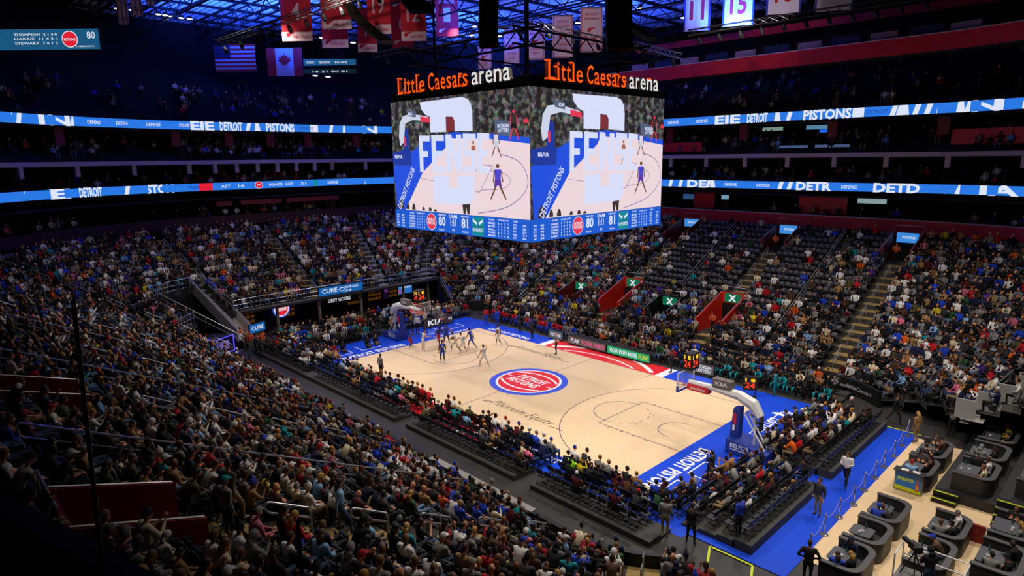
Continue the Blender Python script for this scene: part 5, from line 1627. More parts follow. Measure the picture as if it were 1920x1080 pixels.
MB().raw([led[0] - nrm * 0.07, led[1] - nrm * 0.07, led[1] - nrm * 0.07 + Vector((0, 0, -3)), led[0] - nrm * 0.07 + Vector((0, 0, -3))], [(0, 1, 2, 3)]).build('kick_panel', BLACK, o)
# ================================================================== PEOPLE
def V(*a): return Vector(a)
SKIN = {'fair': '#d6906a', 'tan': '#b87650', 'brown': '#7c4a2c', 'dark': '#442817'}
TOPS = {'black': '#111114', 'charcoal': '#2c2b2e', 'grey': '#7b7876', 'white': '#d9d5d2', 'navy': '#121a3c', 'royal blue': '#1c3fb4', 'red': '#b0161f',
        'maroon': '#4c1018', 'tan': '#9a7348', 'brown': '#4a2f1e', 'teal': '#128c96', 'green': '#2c5030', 'pink': '#c4647c', 'purple': '#4a2a80', 'yellow': '#c7b120',
        'orange': '#d2561a', 'light blue': '#7ba6cf', 'olive': '#4c4a2c', 'cream': '#cdbd9c', 'neon green': '#8fe01c'}
TROU = {'black': '#0e0e10', 'denim': '#2a3c5e', 'khaki': '#8a7450', 'grey': '#4b4a4c', 'light denim': '#5a7598', 'white': '#c9c6c2', 'teal': '#118a94', 'royal blue': '#1c3fb4', 'red': '#b0161f'}
HAIR = {'black': '#0c0a0a', 'brown': '#3c2210', 'light brown': '#6e4520', 'blond': '#b08038', 'grey': '#77736f', 'auburn': '#5a2412'}
def cloth(c, pre='fabric'):
    h = TOPS.get(c) or TROU.get(c)
    return mat('%s_%s' % (pre, c.replace(' ', '_')), h, 0.85, noise=(9, 0.18))
def skinm(c): return mat('skin_' + c, SKIN[c], 0.55, noise=(14, 0.08))
def hairm(c): return mat('hair_' + c.replace(' ', '_'), HAIR[c], 0.6, noise=(40, 0.3))
SHOE_W = mat('shoe_white', '#cfcdc8', 0.6)
SHOE_B = mat('shoe_black', '#121212', 0.6)
EYE = mat('eye_dark', '#120c0a', 0.4)

def seated(lean=0.0, arms='lap', hy=0.0, knees=0.0, slump=0.0):
    """joints of a person sitting at the origin facing +y, feet on z=0"""
    J = {}
    L = lean
    J['pelvis'] = V(0, -0.02, 0.52)
    J['waist'] = V(0, -0.05 + L * 0.12, 0.70 - slump)
    J['chest'] = V(0, -0.07 + L * 0.42, 0.91 - abs(L) * 0.08 - slump)
    J['shc'] = V(0, -0.06 + L * 0.62, 1.04 - abs(L) * 0.14 - slump)
    J['head'] = J['shc'] + V(0, 0.05 + L * 0.12, 0.205)
    J['face'] = V(math.sin(hy), math.cos(hy), -0.06 - 0.1 * max(L, 0))
    for s, n in ((-1, 'l'), (1, 'r')):
        J[n + 'hip'] = V(s * 0.095, 0.0, 0.50)
        J[n + 'knee'] = V(s * (0.13 + knees), 0.44, 0.53)
        J[n + 'ank'] = V(s * (0.13 + knees * 0.6), 0.42 + (0.06 if s > 0 else -0.02), 0.09)
        J[n + 'toe'] = J[n + 'ank'] + V(s * 0.03, 0.17, -0.055)
        sh = J['shc'] + V(s * 0.205, 0, -0.022)
        J[n + 'sh'] = sh
        if arms == 'lap':
            J[n + 'elb'] = sh + V(s * 0.06, 0.08, -0.27)
            J[n + 'wri'] = V(s * 0.10, J['chest'].y + 0.36, 0.64)
            J[n + 'han'] = J[n + 'wri'] + V(-s * 0.03, 0.09, -0.02)
        elif arms == 'knees':
            J[n + 'elb'] = V(s * 0.20, max(sh.y + 0.08, 0.22), 0.70)
            J[n + 'wri'] = V(s * 0.07, 0.44, 0.70)
            J[n + 'han'] = V(s * 0.03, 0.50, 0.66)
        elif arms == 'cross':
            J[n + 'elb'] = sh + V(s * 0.07, 0.06, -0.26)
            J[n + 'wri'] = V(-s * 0.05, J['chest'].y + 0.19, 0.82 - slump)
            J[n + 'han'] = V(-s * 0.14, J['chest'].y + 0.16, 0.83 - slump)
        elif arms == 'phone':
            J[n + 'elb'] = sh + V(s * 0.04, 0.17, -0.22)
            J[n + 'wri'] = V(s * 0.07, J['shc'].y + 0.36, 0.98)
            J[n + 'han'] = V(s * 0.04, J['shc'].y + 0.40, 1.06)
        elif arms == 'clap':
            J[n + 'elb'] = sh + V(s * 0.12, 0.16, -0.17)
            J[n + 'wri'] = V(s * 0.08, J['shc'].y + 0.36, 1.08)
            J[n + 'han'] = V(s * 0.03, J['shc'].y + 0.40, 1.16)
    return J

def standing(gait=0.0, arms='side', bend=0.0, wide=0.0, hy=0.0, crouch=0.0):
    J = {}
    hz = 0.94 - crouch
    J['pelvis'] = V(0, -0.10 * crouch * 3, hz)
    J['waist'] = V(0, J['pelvis'].y + 0.02 + bend * 0.10, hz + 0.17)
    J['chest'] = V(0, J['pelvis'].y + bend * 0.32, hz + 0.38 - bend * 0.06)
    J['shc'] = V(0, J['pelvis'].y + bend * 0.46, hz + 0.51 - bend * 0.11)
    J['head'] = J['shc'] + V(0, 0.03 + bend * 0.14, 0.212)
    J['face'] = V(math.sin(hy), math.cos(hy), -0.03)
    for s, n in ((-1, 'l'), (1, 'r')):
        g = s * gait
        J[n + 'hip'] = V(s * 0.095, J['pelvis'].y, hz - 0.02)
        kx = s * (0.11 + wide * 0.55)
        J[n + 'knee'] = V(kx, J['pelvis'].y + 0.04 + g * 0.30 + crouch * 1.3, (hz - 0.02) * 0.53 + abs(g) * 0.02)
        J[n + 'ank'] = V(s * (0.10 + wide), -0.02 + g * 0.42 - (0.10 if g < 0 else 0), 0.09 + (0.10 if g < -0.4 else 0))
        J[n + 'toe'] = J[n + 'ank'] + V(s * 0.04, 0.18, -0.055 - (0.03 if g < -0.4 else 0))
        sh = J['shc'] + V(s * 0.198, 0, -0.022)
        J[n + 'sh'] = sh
        if arms == 'side':
            J[n + 'elb'] = sh + V(s * 0.06, -0.04 - g * 0.14, -0.29)
            J[n + 'wri'] = J[n + 'elb'] + V(s * 0.01, 0.08 - g * 0.12, -0.24)
        elif arms == 'hips':
            J[n + 'elb'] = sh + V(s * 0.18, -0.08, -0.25)
            J[n + 'wri'] = V(s * 0.17, J['pelvis'].y + 0.08, hz + 0.10)
        elif arms == 'front':
            J[n + 'elb'] = sh + V(s * 0.07, 0.06, -0.27)
            J[n + 'wri'] = J[n + 'elb'] + V(-s * 0.12, 0.22, 0.06)
        elif arms == 'guard':
            J[n + 'elb'] = sh + V(s * 0.20, 0.10, -0.20)
            J[n + 'wri'] = J[n + 'elb'] + V(s * 0.12, 0.20, 0.06)
        elif arms == 'up':
            J[n + 'elb'] = sh + V(s * 0.14, 0.10, 0.20)
            J[n + 'wri'] = J[n + 'elb'] + V(-s * 0.02, 0.14, 0.20)
        elif arms == 'one_up':
            if s > 0:
                J[n + 'elb'] = sh + V(0.14, 0.14, -0.12)
                J[n + 'wri'] = J[n + 'elb'] + V(0.06, 0.16, 0.20)
            else:
                J[n + 'elb'] = sh + V(-0.12, -0.04, -0.26)
                J[n + 'wri'] = J[n + 'elb'] + V(-0.06, 0.10, -0.22)
        elif arms == 'camera':
            J[n + 'elb'] = sh + V(s * 0.10, 0.16, -0.20)
            J[n + 'wri'] = J['head'] + V(s * 0.07, 0.20, -0.06)
        J[n + 'han'] = J[n + 'wri'] + (J[n + 'wri'] - J[n + 'elb']).normalized() * 0.09
    return J

def kneeling(arms='camera'):
    J = standing(arms=arms)
    dz = V(0, 0, -0.46)
    for k in list(J):
        if k not in ('face', 'lknee', 'lank', 'ltoe', 'rknee', 'rank', 'rtoe'):
            J[k] = J[k] + dz
    for s, n in ((-1, 'l'), (1, 'r')):
        J[n + 'knee'] = V(s * 0.14, 0.30 if s > 0 else 0.12, 0.46 if s > 0 else 0.08)
        J[n + 'ank'] = V(s * 0.13, 0.28 if s > 0 else -0.30, 0.09)
        J[n + 'toe'] = J[n + 'ank'] + V(0, 0.16 if s > 0 else -0.13, -0.05)
    return J

def floor_sit():
    J = seated(0.15, 'lap')
    for k in list(J):
        if k != 'face':
            J[k] = J[k] + V(0, 0, -0.40)
    for s, n in ((-1, 'l'), (1, 'r')):
        J[n + 'knee'] = V(s * 0.24, 0.34, 0.22)
        J[n + 'ank'] = V(-s * 0.06, 0.46, 0.09)
        J[n + 'toe'] = J[n + 'ank'] + V(-s * 0.12, 0.06, -0.04)
    return J

def body_prims(mb, J, puff=1.0, nt=10, nl=8):
    p = puff
    right = (J['rsh'] - J['lsh']).normalized()
    neck = J['shc'].lerp(J['head'], 0.45)
    up = (J['waist'] - J['pelvis']).normalized()
    tors = [J['pelvis'] - up * 0.10, J['pelvis'], J['waist'], J['chest'], J['shc'].lerp(J['chest'], 0.25), J['shc'] + (J['head'] - J['shc']) * 0.12]
    mb.tube(tors, 0, nt, ref=right, ab=[(0.13, 0.10), (0.172, 0.128), (0.152 * p, 0.115 * p), (0.178 * p, 0.126 * p), (0.2 * p, 0.11 * p), (0.085, 0.07)])
    mb.tube([J['shc'] - V(0, 0, 0.04), neck, J['head'] - V(0, 0, 0.05)], [0.06, 0.052, 0.055], 8)
    for n in 'lr':
        sh, el, wr, ha = J[n + 'sh'], J[n + 'elb'], J[n + 'wri'], J[n + 'han']
        mb.tube([J['shc'].lerp(sh, 0.6), sh, sh.lerp(el, 0.45), el, el.lerp(wr, 0.45), wr], [0.07 * p, 0.074 * p, 0.06 * p, 0.048 * p, 0.044 * p, 0.029], nl)
        mb.tube([wr, wr.lerp(ha, 0.4), ha], 0, nl, ref=right, ab=[(0.028, 0.022), (0.042, 0.02), (0.038, 0.016)])
        hp, kn, an, to = J[n + 'hip'], J[n + 'knee'], J[n + 'ank'], J[n + 'toe']
        mb.tube([hp.lerp(J['pelvis'], 0.3), hp.lerp(kn, 0.15), hp.lerp(kn, 0.55), kn, kn.lerp(an, 0.35), an], [0.10, 0.098, 0.082, 0.064, 0.06, 0.043], nl)
        mb.tube([an + V(0, 0, -0.02) - (to - an) * 0.25, an + V(0, 0, -0.025), an.lerp(to, 0.6) + V(0, 0, -0.005), to], 0, nl, ref=right, ab=[(0.035, 0.035), (0.042, 0.05), (0.046, 0.035), (0.034, 0.02)])

def bones(J, outfit):
    B = []
    for n in 'lr':
        sh, el, wr, ha = J[n + 'sh'], J[n + 'elb'], J[n + 'wri'], J[n + 'han']
        hp, kn, an, to = J[n + 'hip'], J[n + 'knee'], J[n + 'ank'], J[n + 'toe']
        if outfit == 'long':
            B += [(sh, el, 1), (el, el.lerp(wr, 0.92), 1)]
        elif outfit == 'short':
            m = sh.lerp(el, 0.72)
            B += [(sh, m, 1), (sh.lerp(el, 0.85), el, 0), (el, wr, 0)]
        else:
            B += [(sh.lerp(el, 0.2), el, 0), (el, wr, 0)]
        B += [(wr.lerp(ha, 0.2), ha, 0)]
        if outfit == 'player':
            m = hp.lerp(kn, 0.82)
            B += [(hp, m, 2), (kn, kn.lerp(an, 0.55), 0), (kn.lerp(an, 0.75), an, 3)]
        else:
            B += [(hp, kn, 2), (kn, an, 2)]
        B += [(an + V(0, 0, -0.03), to, 3)]
    B += [(J['pelvis'] + V(0, 0, 0.10), J['waist'], 1), (J['waist'], J['chest'], 1), (J['chest'], J['shc'] - V(0, 0, 0.02), 1), (J['lsh'], J['rsh'], 1), (J['lhip'], J['rhip'], 2)]
    B += [(J['shc'].lerp(J['head'], 0.42), J['head'], 0)]
    return B

def head_frame(J):
    f = J['face'].normalized()
    r = f.cross(V(0, 0, 1)).normalized()
    u = r.cross(f)
    m = Matrix((r, f, u)).transposed().to_4x4()
    m.translation = J['head']
    return m

def add_head(mb, M):
    """skull with jaw, nose, ears, eyes and mouth; material 0 skin, 4 dark, 5 lips"""
    P = []
    nu, nv = 14, 10
    t = MB().ball((0, 0, 0), (0.077, 0.097, 0.122), nu, nv)
    for (x, y, z) in t.v:
        k = max(0.0, -z / 0.122)
        x *= 1 - 0.28 * k
        y = y * (1 - 0.10 * k) + 0.018 * k
        P.append(M @ V(x, y, z))
    mb.m = 0
    mb.raw(P, t.f)
    q = MB()
    q.raw([(-0.014, 0.086, -0.03), (0.014, 0.086, -0.03), (0, 0.118, -0.026), (0, 0.092, 0.022)], [(0, 1, 2), (1, 3, 2), (3, 0, 2)])
    for s in (-1, 1):
        q.ball((s * 0.079, -0.004, -0.005), (0.010, 0.022, 0.032), 6, 4)
    mb.raw([M @ V(*p) for p in q.v], q.f)
    q = MB()
    for s in (-1, 1):
        q.ball((s * 0.031, 0.083, 0.012), (0.014, 0.010, 0.008), 6, 4)
    mb.m = 4
    mb.raw([M @ V(*p) for p in q.v], q.f)
    q = MB().ball((0, 0.090, -0.062), (0.022, 0.008, 0.007), 6, 4)
    mb.raw([M @ V(*p) for p in q.v], q.f)
    mb.m = 0

def add_fingers(mb, J):
    mb.m = 0
    for s, n in ((-1, 'l'), (1, 'r')):
        wr, ha = J[n + 'wri'], J[n + 'han']
        d = (ha - wr).normalized()
        side = (J['rsh'] - J['lsh']).normalized()
        side = (side - d * side.dot(d)).normalized()
        nrm = side.cross(d)
        if nrm.z > 0:
            nrm = -nrm
        for i, (o, ln) in enumerate(((-0.027, 0.060), (-0.009, 0.074), (0.009, 0.070), (0.026, 0.054))):
            a = ha - d * 0.012 + side * o
            b = a + d * ln * 0.5 + nrm * 0.008
            c = b + d * ln * 0.4 + nrm * 0.026
            mb.tube([a, b, c], [0.0095, 0.0085, 0.0065], 5)
        a = wr.lerp(ha, 0.35) - side * s * 0.034
        mb.tube([a, a - side * s * 0.022 + d * 0.03 + nrm * 0.008, a - side * s * 0.02 + d * 0.062 + nrm * 0.018], [0.012, 0.0105, 0.008], 5)

_bodies = {}
def make_bodies(specs):
    """specs: key -> (joints, outfit, puff); grows one continuous skin over each figure"""
    tmp = []
    for key, (J, outfit, puff) in specs.items():
        mb = MB()
        body_prims(mb, J, puff)
        ob = bpy.data.objects.new('figure', mb.mesh('figure'))
        COL.objects.link(ob)
        r = ob.modifiers.new('skin', 'REMESH')
        r.mode = 'VOXEL'
        r.voxel_size = 0.03
        sm = ob.modifiers.new('smooth', 'SMOOTH')
        sm.factor = 0.5
        sm.iterations = 3
        tmp.append((key, ob, J, outfit))
    dg = bpy.context.evaluated_depsgraph_get()
    for key, ob, J, outfit in tmp:
        ev = ob.evaluated_get(dg)
        me = ev.to_mesh()
        n = len(me.vertices)
        co = np.empty(n * 3)
        me.vertices.foreach_get('co', co)
        co = co.reshape(-1, 3)
        faces = [tuple(p.vertices) for p in me.polygons]
        cen = np.empty(len(faces) * 3)
        me.polygons.foreach_get('center', cen)
        cen = cen.reshape(-1, 3)
        best = np.full(len(faces), 1e9)
        reg = np.zeros(len(faces), int)
        for a, b, rg in bones(J, outfit):
            a, b = np.array(a), np.array(b)
            ab = b - a
            t = np.clip(((cen - a) @ ab) / max(ab @ ab, 1e-9), 0, 1)
            d = np.linalg.norm(cen - (a + t[:, None] * ab), axis=1)
            k = d < best
            best[k] = d[k]
            reg[k] = rg
        ev.to_mesh_clear()
        mb = MB()
        mb.v = [tuple(p) for p in co]
        mb.f = faces
        mb.mi = list(reg)
        add_fingers(mb, J)
        add_head(mb, head_frame(J))
        me = mb.mesh('person_body', [skinm('fair'), cloth('black'), cloth('black', 'trousers'), SHOE_B, EYE], smooth=True)
        _bodies[key] = (me, J)
    for _, ob, _, _ in tmp:
        COL.objects.unlink(ob)
        d = ob.data
        bpy.data.objects.remove(ob)
        bpy.data.meshes.remove(d)

def cap_shell(ztop=1.08, low=-0.02, back=-0.075, front=0.045, scale=1.09):
    """hair or cap shell over the skull: keeps the part above a sloping hairline"""
    t = MB().ball((0, -0.004, 0.006), (0.077 * scale, 0.097 * scale, 0.122 * ztop), 14, 12)
    keep = []
    for f in t.f:
        c = [sum(t.v[i][k] for i in f) / len(f) for k in range(3)]
        lim = back + (front - back) * (c[1] + 0.1) / 0.2
        if c[2] > lim:
            keep.append(f)
    used = sorted({i for f in keep for i in f})
    mp = {i: j for j, i in enumerate(used)}
    out = MB()
    out.raw([t.v[i] for i in used], [tuple(mp[i] for i in f) for f in keep])
    return out
def hair_meshes():
    H = {}
    H['short'] = ('hair', cap_shell(1.08, back=-0.075, front=0.075).mesh('hair', smooth=True))
    lg = cap_shell(1.10, back=-0.12, front=0.07, scale=1.14)
    lg.tube([(0, -0.075, 0.03), (0, -0.105, -0.08), (0, -0.115, -0.19), (0, -0.10, -0.29)], 0, 10, ref=(1, 0, 0), ab=[(0.085, 0.03), (0.095, 0.045), (0.088, 0.04), (0.05, 0.02)])
    H['long'] = ('hair', lg.mesh('hair', smooth=True))
    bn = cap_shell(1.07, back=-0.07, front=0.07)
    bn.ball((0, -0.115, 0.05), (0.042, 0.04, 0.042), 10, 8)
    H['bun'] = ('hair', bn.mesh('hair', smooth=True))
    cp = cap_shell(1.12, back=-0.01, front=0.045, scale=1.14)
    br = [(-0.075, 0.06, 0.045), (0.075, 0.06, 0.045), (0.07, 0.15, 0.035), (0.03, 0.185, 0.03), (-0.03, 0.185, 0.03), (-0.07, 0.15, 0.035)]
    cp.raw([(x, y, z + dz) for dz in (0, 0.012) for x, y, z in br], [(0, 1, 2, 3, 4, 5), (11, 10, 9, 8, 7, 6)] + [(i, (i + 1) % 6, 6 + (i + 1) % 6, 6 + i) for i in range(6)])
    cp.ball((0, -0.004, 0.142), (0.012, 0.012, 0.007), 6, 4)
    H['cap'] = ('cap', cp.mesh('cap', smooth=True))
    bi = cap_shell(1.22, back=-0.03, front=0.03, scale=1.17)
    bi.ball((0, -0.01, 0.165), (0.035, 0.035, 0.032), 8, 6)
    H['beanie'] = ('beanie', bi.mesh('beanie', smooth=True))
    hd = cap_shell(1.2, back=-0.16, front=0.05, scale=1.3)
    hd.tube([(0, -0.10, -0.02), (0, -0.12, -0.12), (0, -0.08, -0.19)], 0, 10, ref=(1, 0, 0), ab=[(0.09, 0.03), (0.12, 0.05), (0.1, 0.04)])
    H['hood'] = ('hood', hd.mesh('hood', smooth=True))
    for k, (_, me) in H.items():
        me.materials.append(hairm('brown'))
    return H
HAIRM = hair_meshes()

SPECS = {}
SEATP = {'s_lap': seated(0.05, 'lap', 0.25, 0.02), 's_lean': seated(0.42, 'knees', 0.15, 0.05), 's_back': seated(-0.12, 'cross', -0.3, 0.04, 0.03), 's_phone': seated(0.12, 'phone', 0.0, 0.02), 's_clap': seated(0.0, 'clap', 0.35, 0.0), 's_look': seated(0.15, 'lap', -0.5, 0.08, 0.02)}
for k, J in SEATP.items():
    SPECS[k + '_long'] = (J, 'long', 1.12)
    if k in ('s_lap', 's_lean', 's_clap', 's_phone'):
        SPECS[k + '_short'] = (J, 'short', 1.0)
SPECS['s_bench'] = (seated(0.3, 'knees', 0.1, 0.08), 'player', 1.0)
for k, kw in {'st_side': dict(hy=0.2), 'st_hips': dict(arms='hips'), 'st_front': dict(arms='front', bend=0.1), 'st_walk': dict(gait=0.7), 'st_walk2': dict(gait=-0.7, arms='front')}.items():
    SPECS[k + '_long'] = (standing(**kw), 'long', 1.1)
SPECS['st_ref'] = (standing(arms='side', hy=-0.4), 'short', 1.0)
SPECS['st_refhips'] = (standing(arms='hips', hy=0.3), 'short', 1.0)
SPECS['kneel_long'] = (kneeling(), 'long', 1.1)
SPECS['stand_cam'] = (standing(arms='camera', wide=0.06), 'long', 1.1)
SPECS['floor_long'] = (floor_sit(), 'long', 1.08)
for k, kw in {'p_stand': dict(arms='side', wide=0.04), 'p_guard': dict(arms='guard', bend=0.5, wide=0.22, crouch=0.12), 'p_run': dict(arms='side', gait=1.0, bend=0.35), 'p_walk': dict(arms='side', gait=0.55), 'p_oneup': dict(arms='one_up', gait=-0.9, bend=0.15, wide=0.08), 'p_drive': dict(arms='front', gait=0.9, bend=0.4, crouch=0.06), 'p_post': dict(arms='guard', bend=0.25, wide=0.14, hy=0.6)}.items():
    SPECS[k] = (standing(**kw), 'player', 1.0)
make_bodies(SPECS)

def person(key, loc, rz, top, trousers, hair, hairc, skin, label, shoe=None, scale=1.0, group=None, number=None, numc='white', name='person'):
    me, J = _bodies[key]
    o = link(name, me, None, loc, rz, label=label, cat='person', group=group)
    o.scale = (scale, scale, scale)
    for i, m_ in enumerate((skinm(skin), cloth(top), cloth(trousers, 'trousers'), shoe or SHOE_B)):
        o.material_slots[i].link = 'OBJECT'
        o.material_slots[i].material = m_
    if hair != 'bald':
        nm, hm = HAIRM[hair]
        h = link(nm, hm, o)
        h.matrix_local = head_frame(J)
        h.material_slots[0].link = 'OBJECT'
        h.material_slots[0].material = hairm(hairc) if hairc in HAIR and hair in ('short', 'long', 'bun') else cloth(hairc, 'headwear')
    if number:
        up = (J['shc'] - J['waist']).normalized()
        r = (J['rsh'] - J['lsh']).normalized()
        q = link('jersey_number', text_mesh(number, 0.26, bold=0.008, m=cloth(numc, 'print')), o)
        q.matrix_local = frame_mtx(J['chest'] + r.cross(up) * -1 * 0.0 + up.cross(r).normalized() * 0.0 + V(0, -0.142, 0) - up * 0.10, r, up)
    return o

# light figure used for the mass of the crowd (split vertices per region so that one colour per vertex is enough)
def crowd_template(J, standing_=False):
    Vv, Ff, Rr = [], [], []
    def add(mb, r):
        n = len(Vv)
        Vv.extend(mb.v)
        Ff.extend([tuple(i + n for i in f) for f in mb.f])
        Rr.extend([r] * len(mb.v))
    right = (J['rsh'] - J['lsh']).normalized()
    m = MB().tube([J['pelvis'] - V(0, 0, 0.08), J['waist'], J['chest'], J['shc'] + V(0, 0, 0.05)], 0, 6, ref=right, ab=[(0.17, 0.12), (0.16, 0.12), (0.20, 0.13), (0.085, 0.07)])
    add(m, 1)
    for n in 'lr':
        m = MB().tube([J[n + 'sh'], J[n + 'elb'], J[n + 'wri']], [0.075, 0.052, 0.036], 4)
        add(m, 1)
        add(MB().tube([J[n + 'wri'], J[n + 'han']], [0.034, 0.028], 4), 0)
        add(MB().tube([J[n + 'hip'], J[n + 'knee'], J[n + 'ank']], [0.105, 0.07, 0.048], 4), 2)
        add(MB().tube([J[n + 'ank'] - V(0, 0.03, 0.03), J[n + 'toe']], [0.05, 0.03], 4), 4)
    M = head_frame(J)
    h = MB().ball((0, 0.006, -0.012), (0.076, 0.096, 0.118), 6, 5)
    add(MB().raw([M @ V(*p) for p in h.v], h.f), 0)
    h = MB().ball((0, -0.026, 0.046), (0.086, 0.092, 0.1), 6, 5)
    add(MB().raw([M @ V(*p) for p in h.v], h.f), 3)
    return np.array([tuple(v) for v in Vv]), Ff, np.array(Rr)
CROWD_T = [crowd_template(J) for J in (SEATP['s_lap'], SEATP['s_lean'], SEATP['s_back'], SEATP['s_clap'])]

def attr_material(name, rough=0.8):
    m = bpy.data.materials.new(name)
    m.use_nodes = True
    nt = m.node_tree
    a = nt.nodes.new('ShaderNodeAttribute')
    a.attribute_name = 'tint'
    nt.links.new(a.outputs['Color'], nt.nodes['Principled BSDF'].inputs['Base Color'])
    nt.nodes['Principled BSDF'].inputs['Roughness'].default_value = rough
    nt.nodes['Principled BSDF'].inputs['Specular IOR Level'].default_value = 0.2
    return m

def mass_mesh(name, templates, items, m, cols=None, smooth=False):
    """items: list of (template index, x, y, z, rz, scale); joins them into one mesh; cols: per item (regions,3)"""
    VV, LT, LS, CC = [], [], [], []
    off = 0
    for ti, (tv, tf, tr) in enumerate(templates):
        idx = [i for i, it in enumerate(items) if it[0] == ti]
        if not idx:
            continue
        A = np.array([items[i][1:6] for i in idx])
        c, s = np.cos(A[:, 3])[:, None], np.sin(A[:, 3])[:, None]
        x = tv[None, :, 0] * A[:, 4:5]
        y = tv[None, :, 1] * A[:, 4:5]
        z = tv[None, :, 2] * A[:, 4:5]
        P = np.stack([x * c - y * s + A[:, 0:1], x * s + y * c + A[:, 1:2], z + A[:, 2:3]], -1)
        n, nv = len(idx), len(tv)
        VV.append(P.reshape(-1, 3))
        flat = np.array([i for f in tf for i in f])
        cnt = np.array([len(f) for f in tf])
        LT.append((flat[None, :] + off + (np.arange(n) * nv)[:, None]).ravel())
        LS.append(np.tile(cnt, n))
        if cols is not None:
            C = np.array([cols[i] for i in idx])
            CC.append(C[:, tr].reshape(-1, 3))
        off += n * nv
    VV = np.concatenate(VV)
    LT = np.concatenate(LT)
    LS = np.concatenate(LS)
    me = bpy.data.meshes.new(name)
    me.vertices.add(len(VV))
    me.vertices.foreach_set('co', VV.astype(np.float32).ravel())
    me.loops.add(len(LT))
    me.loops.foreach_set('vertex_index', LT.astype(np.int32))
    me.polygons.add(len(LS))
    st = np.concatenate([[0], np.cumsum(LS)[:-1]])
    me.polygons.foreach_set('loop_start', st.astype(np.int32))
    me.polygons.foreach_set('loop_total', LS.astype(np.int32))
    if smooth:
        me.polygons.foreach_set('use_smooth', np.ones(len(LS), bool))
    if cols is not None:
        CC = np.concatenate(CC)
        at = me.attributes.new('tint', 'FLOAT_COLOR', 'POINT')
        at.data.foreach_set('color', np.concatenate([CC, np.ones((len(CC), 1))], 1).astype(np.float32).ravel())
    me.materials.append(m)
    me.update(calc_edges=True)
    me.validate()
    return me
# ================================================================== SEATS AND SPECTATORS
def project(p):
    d = Vector(p) - CAM
    z = d.dot(CF)
    if z <= 0.3:
        return None
    return 960 + FOC * d.dot(CS) / z, 540 - FOC * d.dot(CU) / z, z
def in_frame(p, mg=90):
    q = project(p)
    return q is not None and -mg < q[0] < 1920 + mg and -mg < q[1] < 1080 + mg

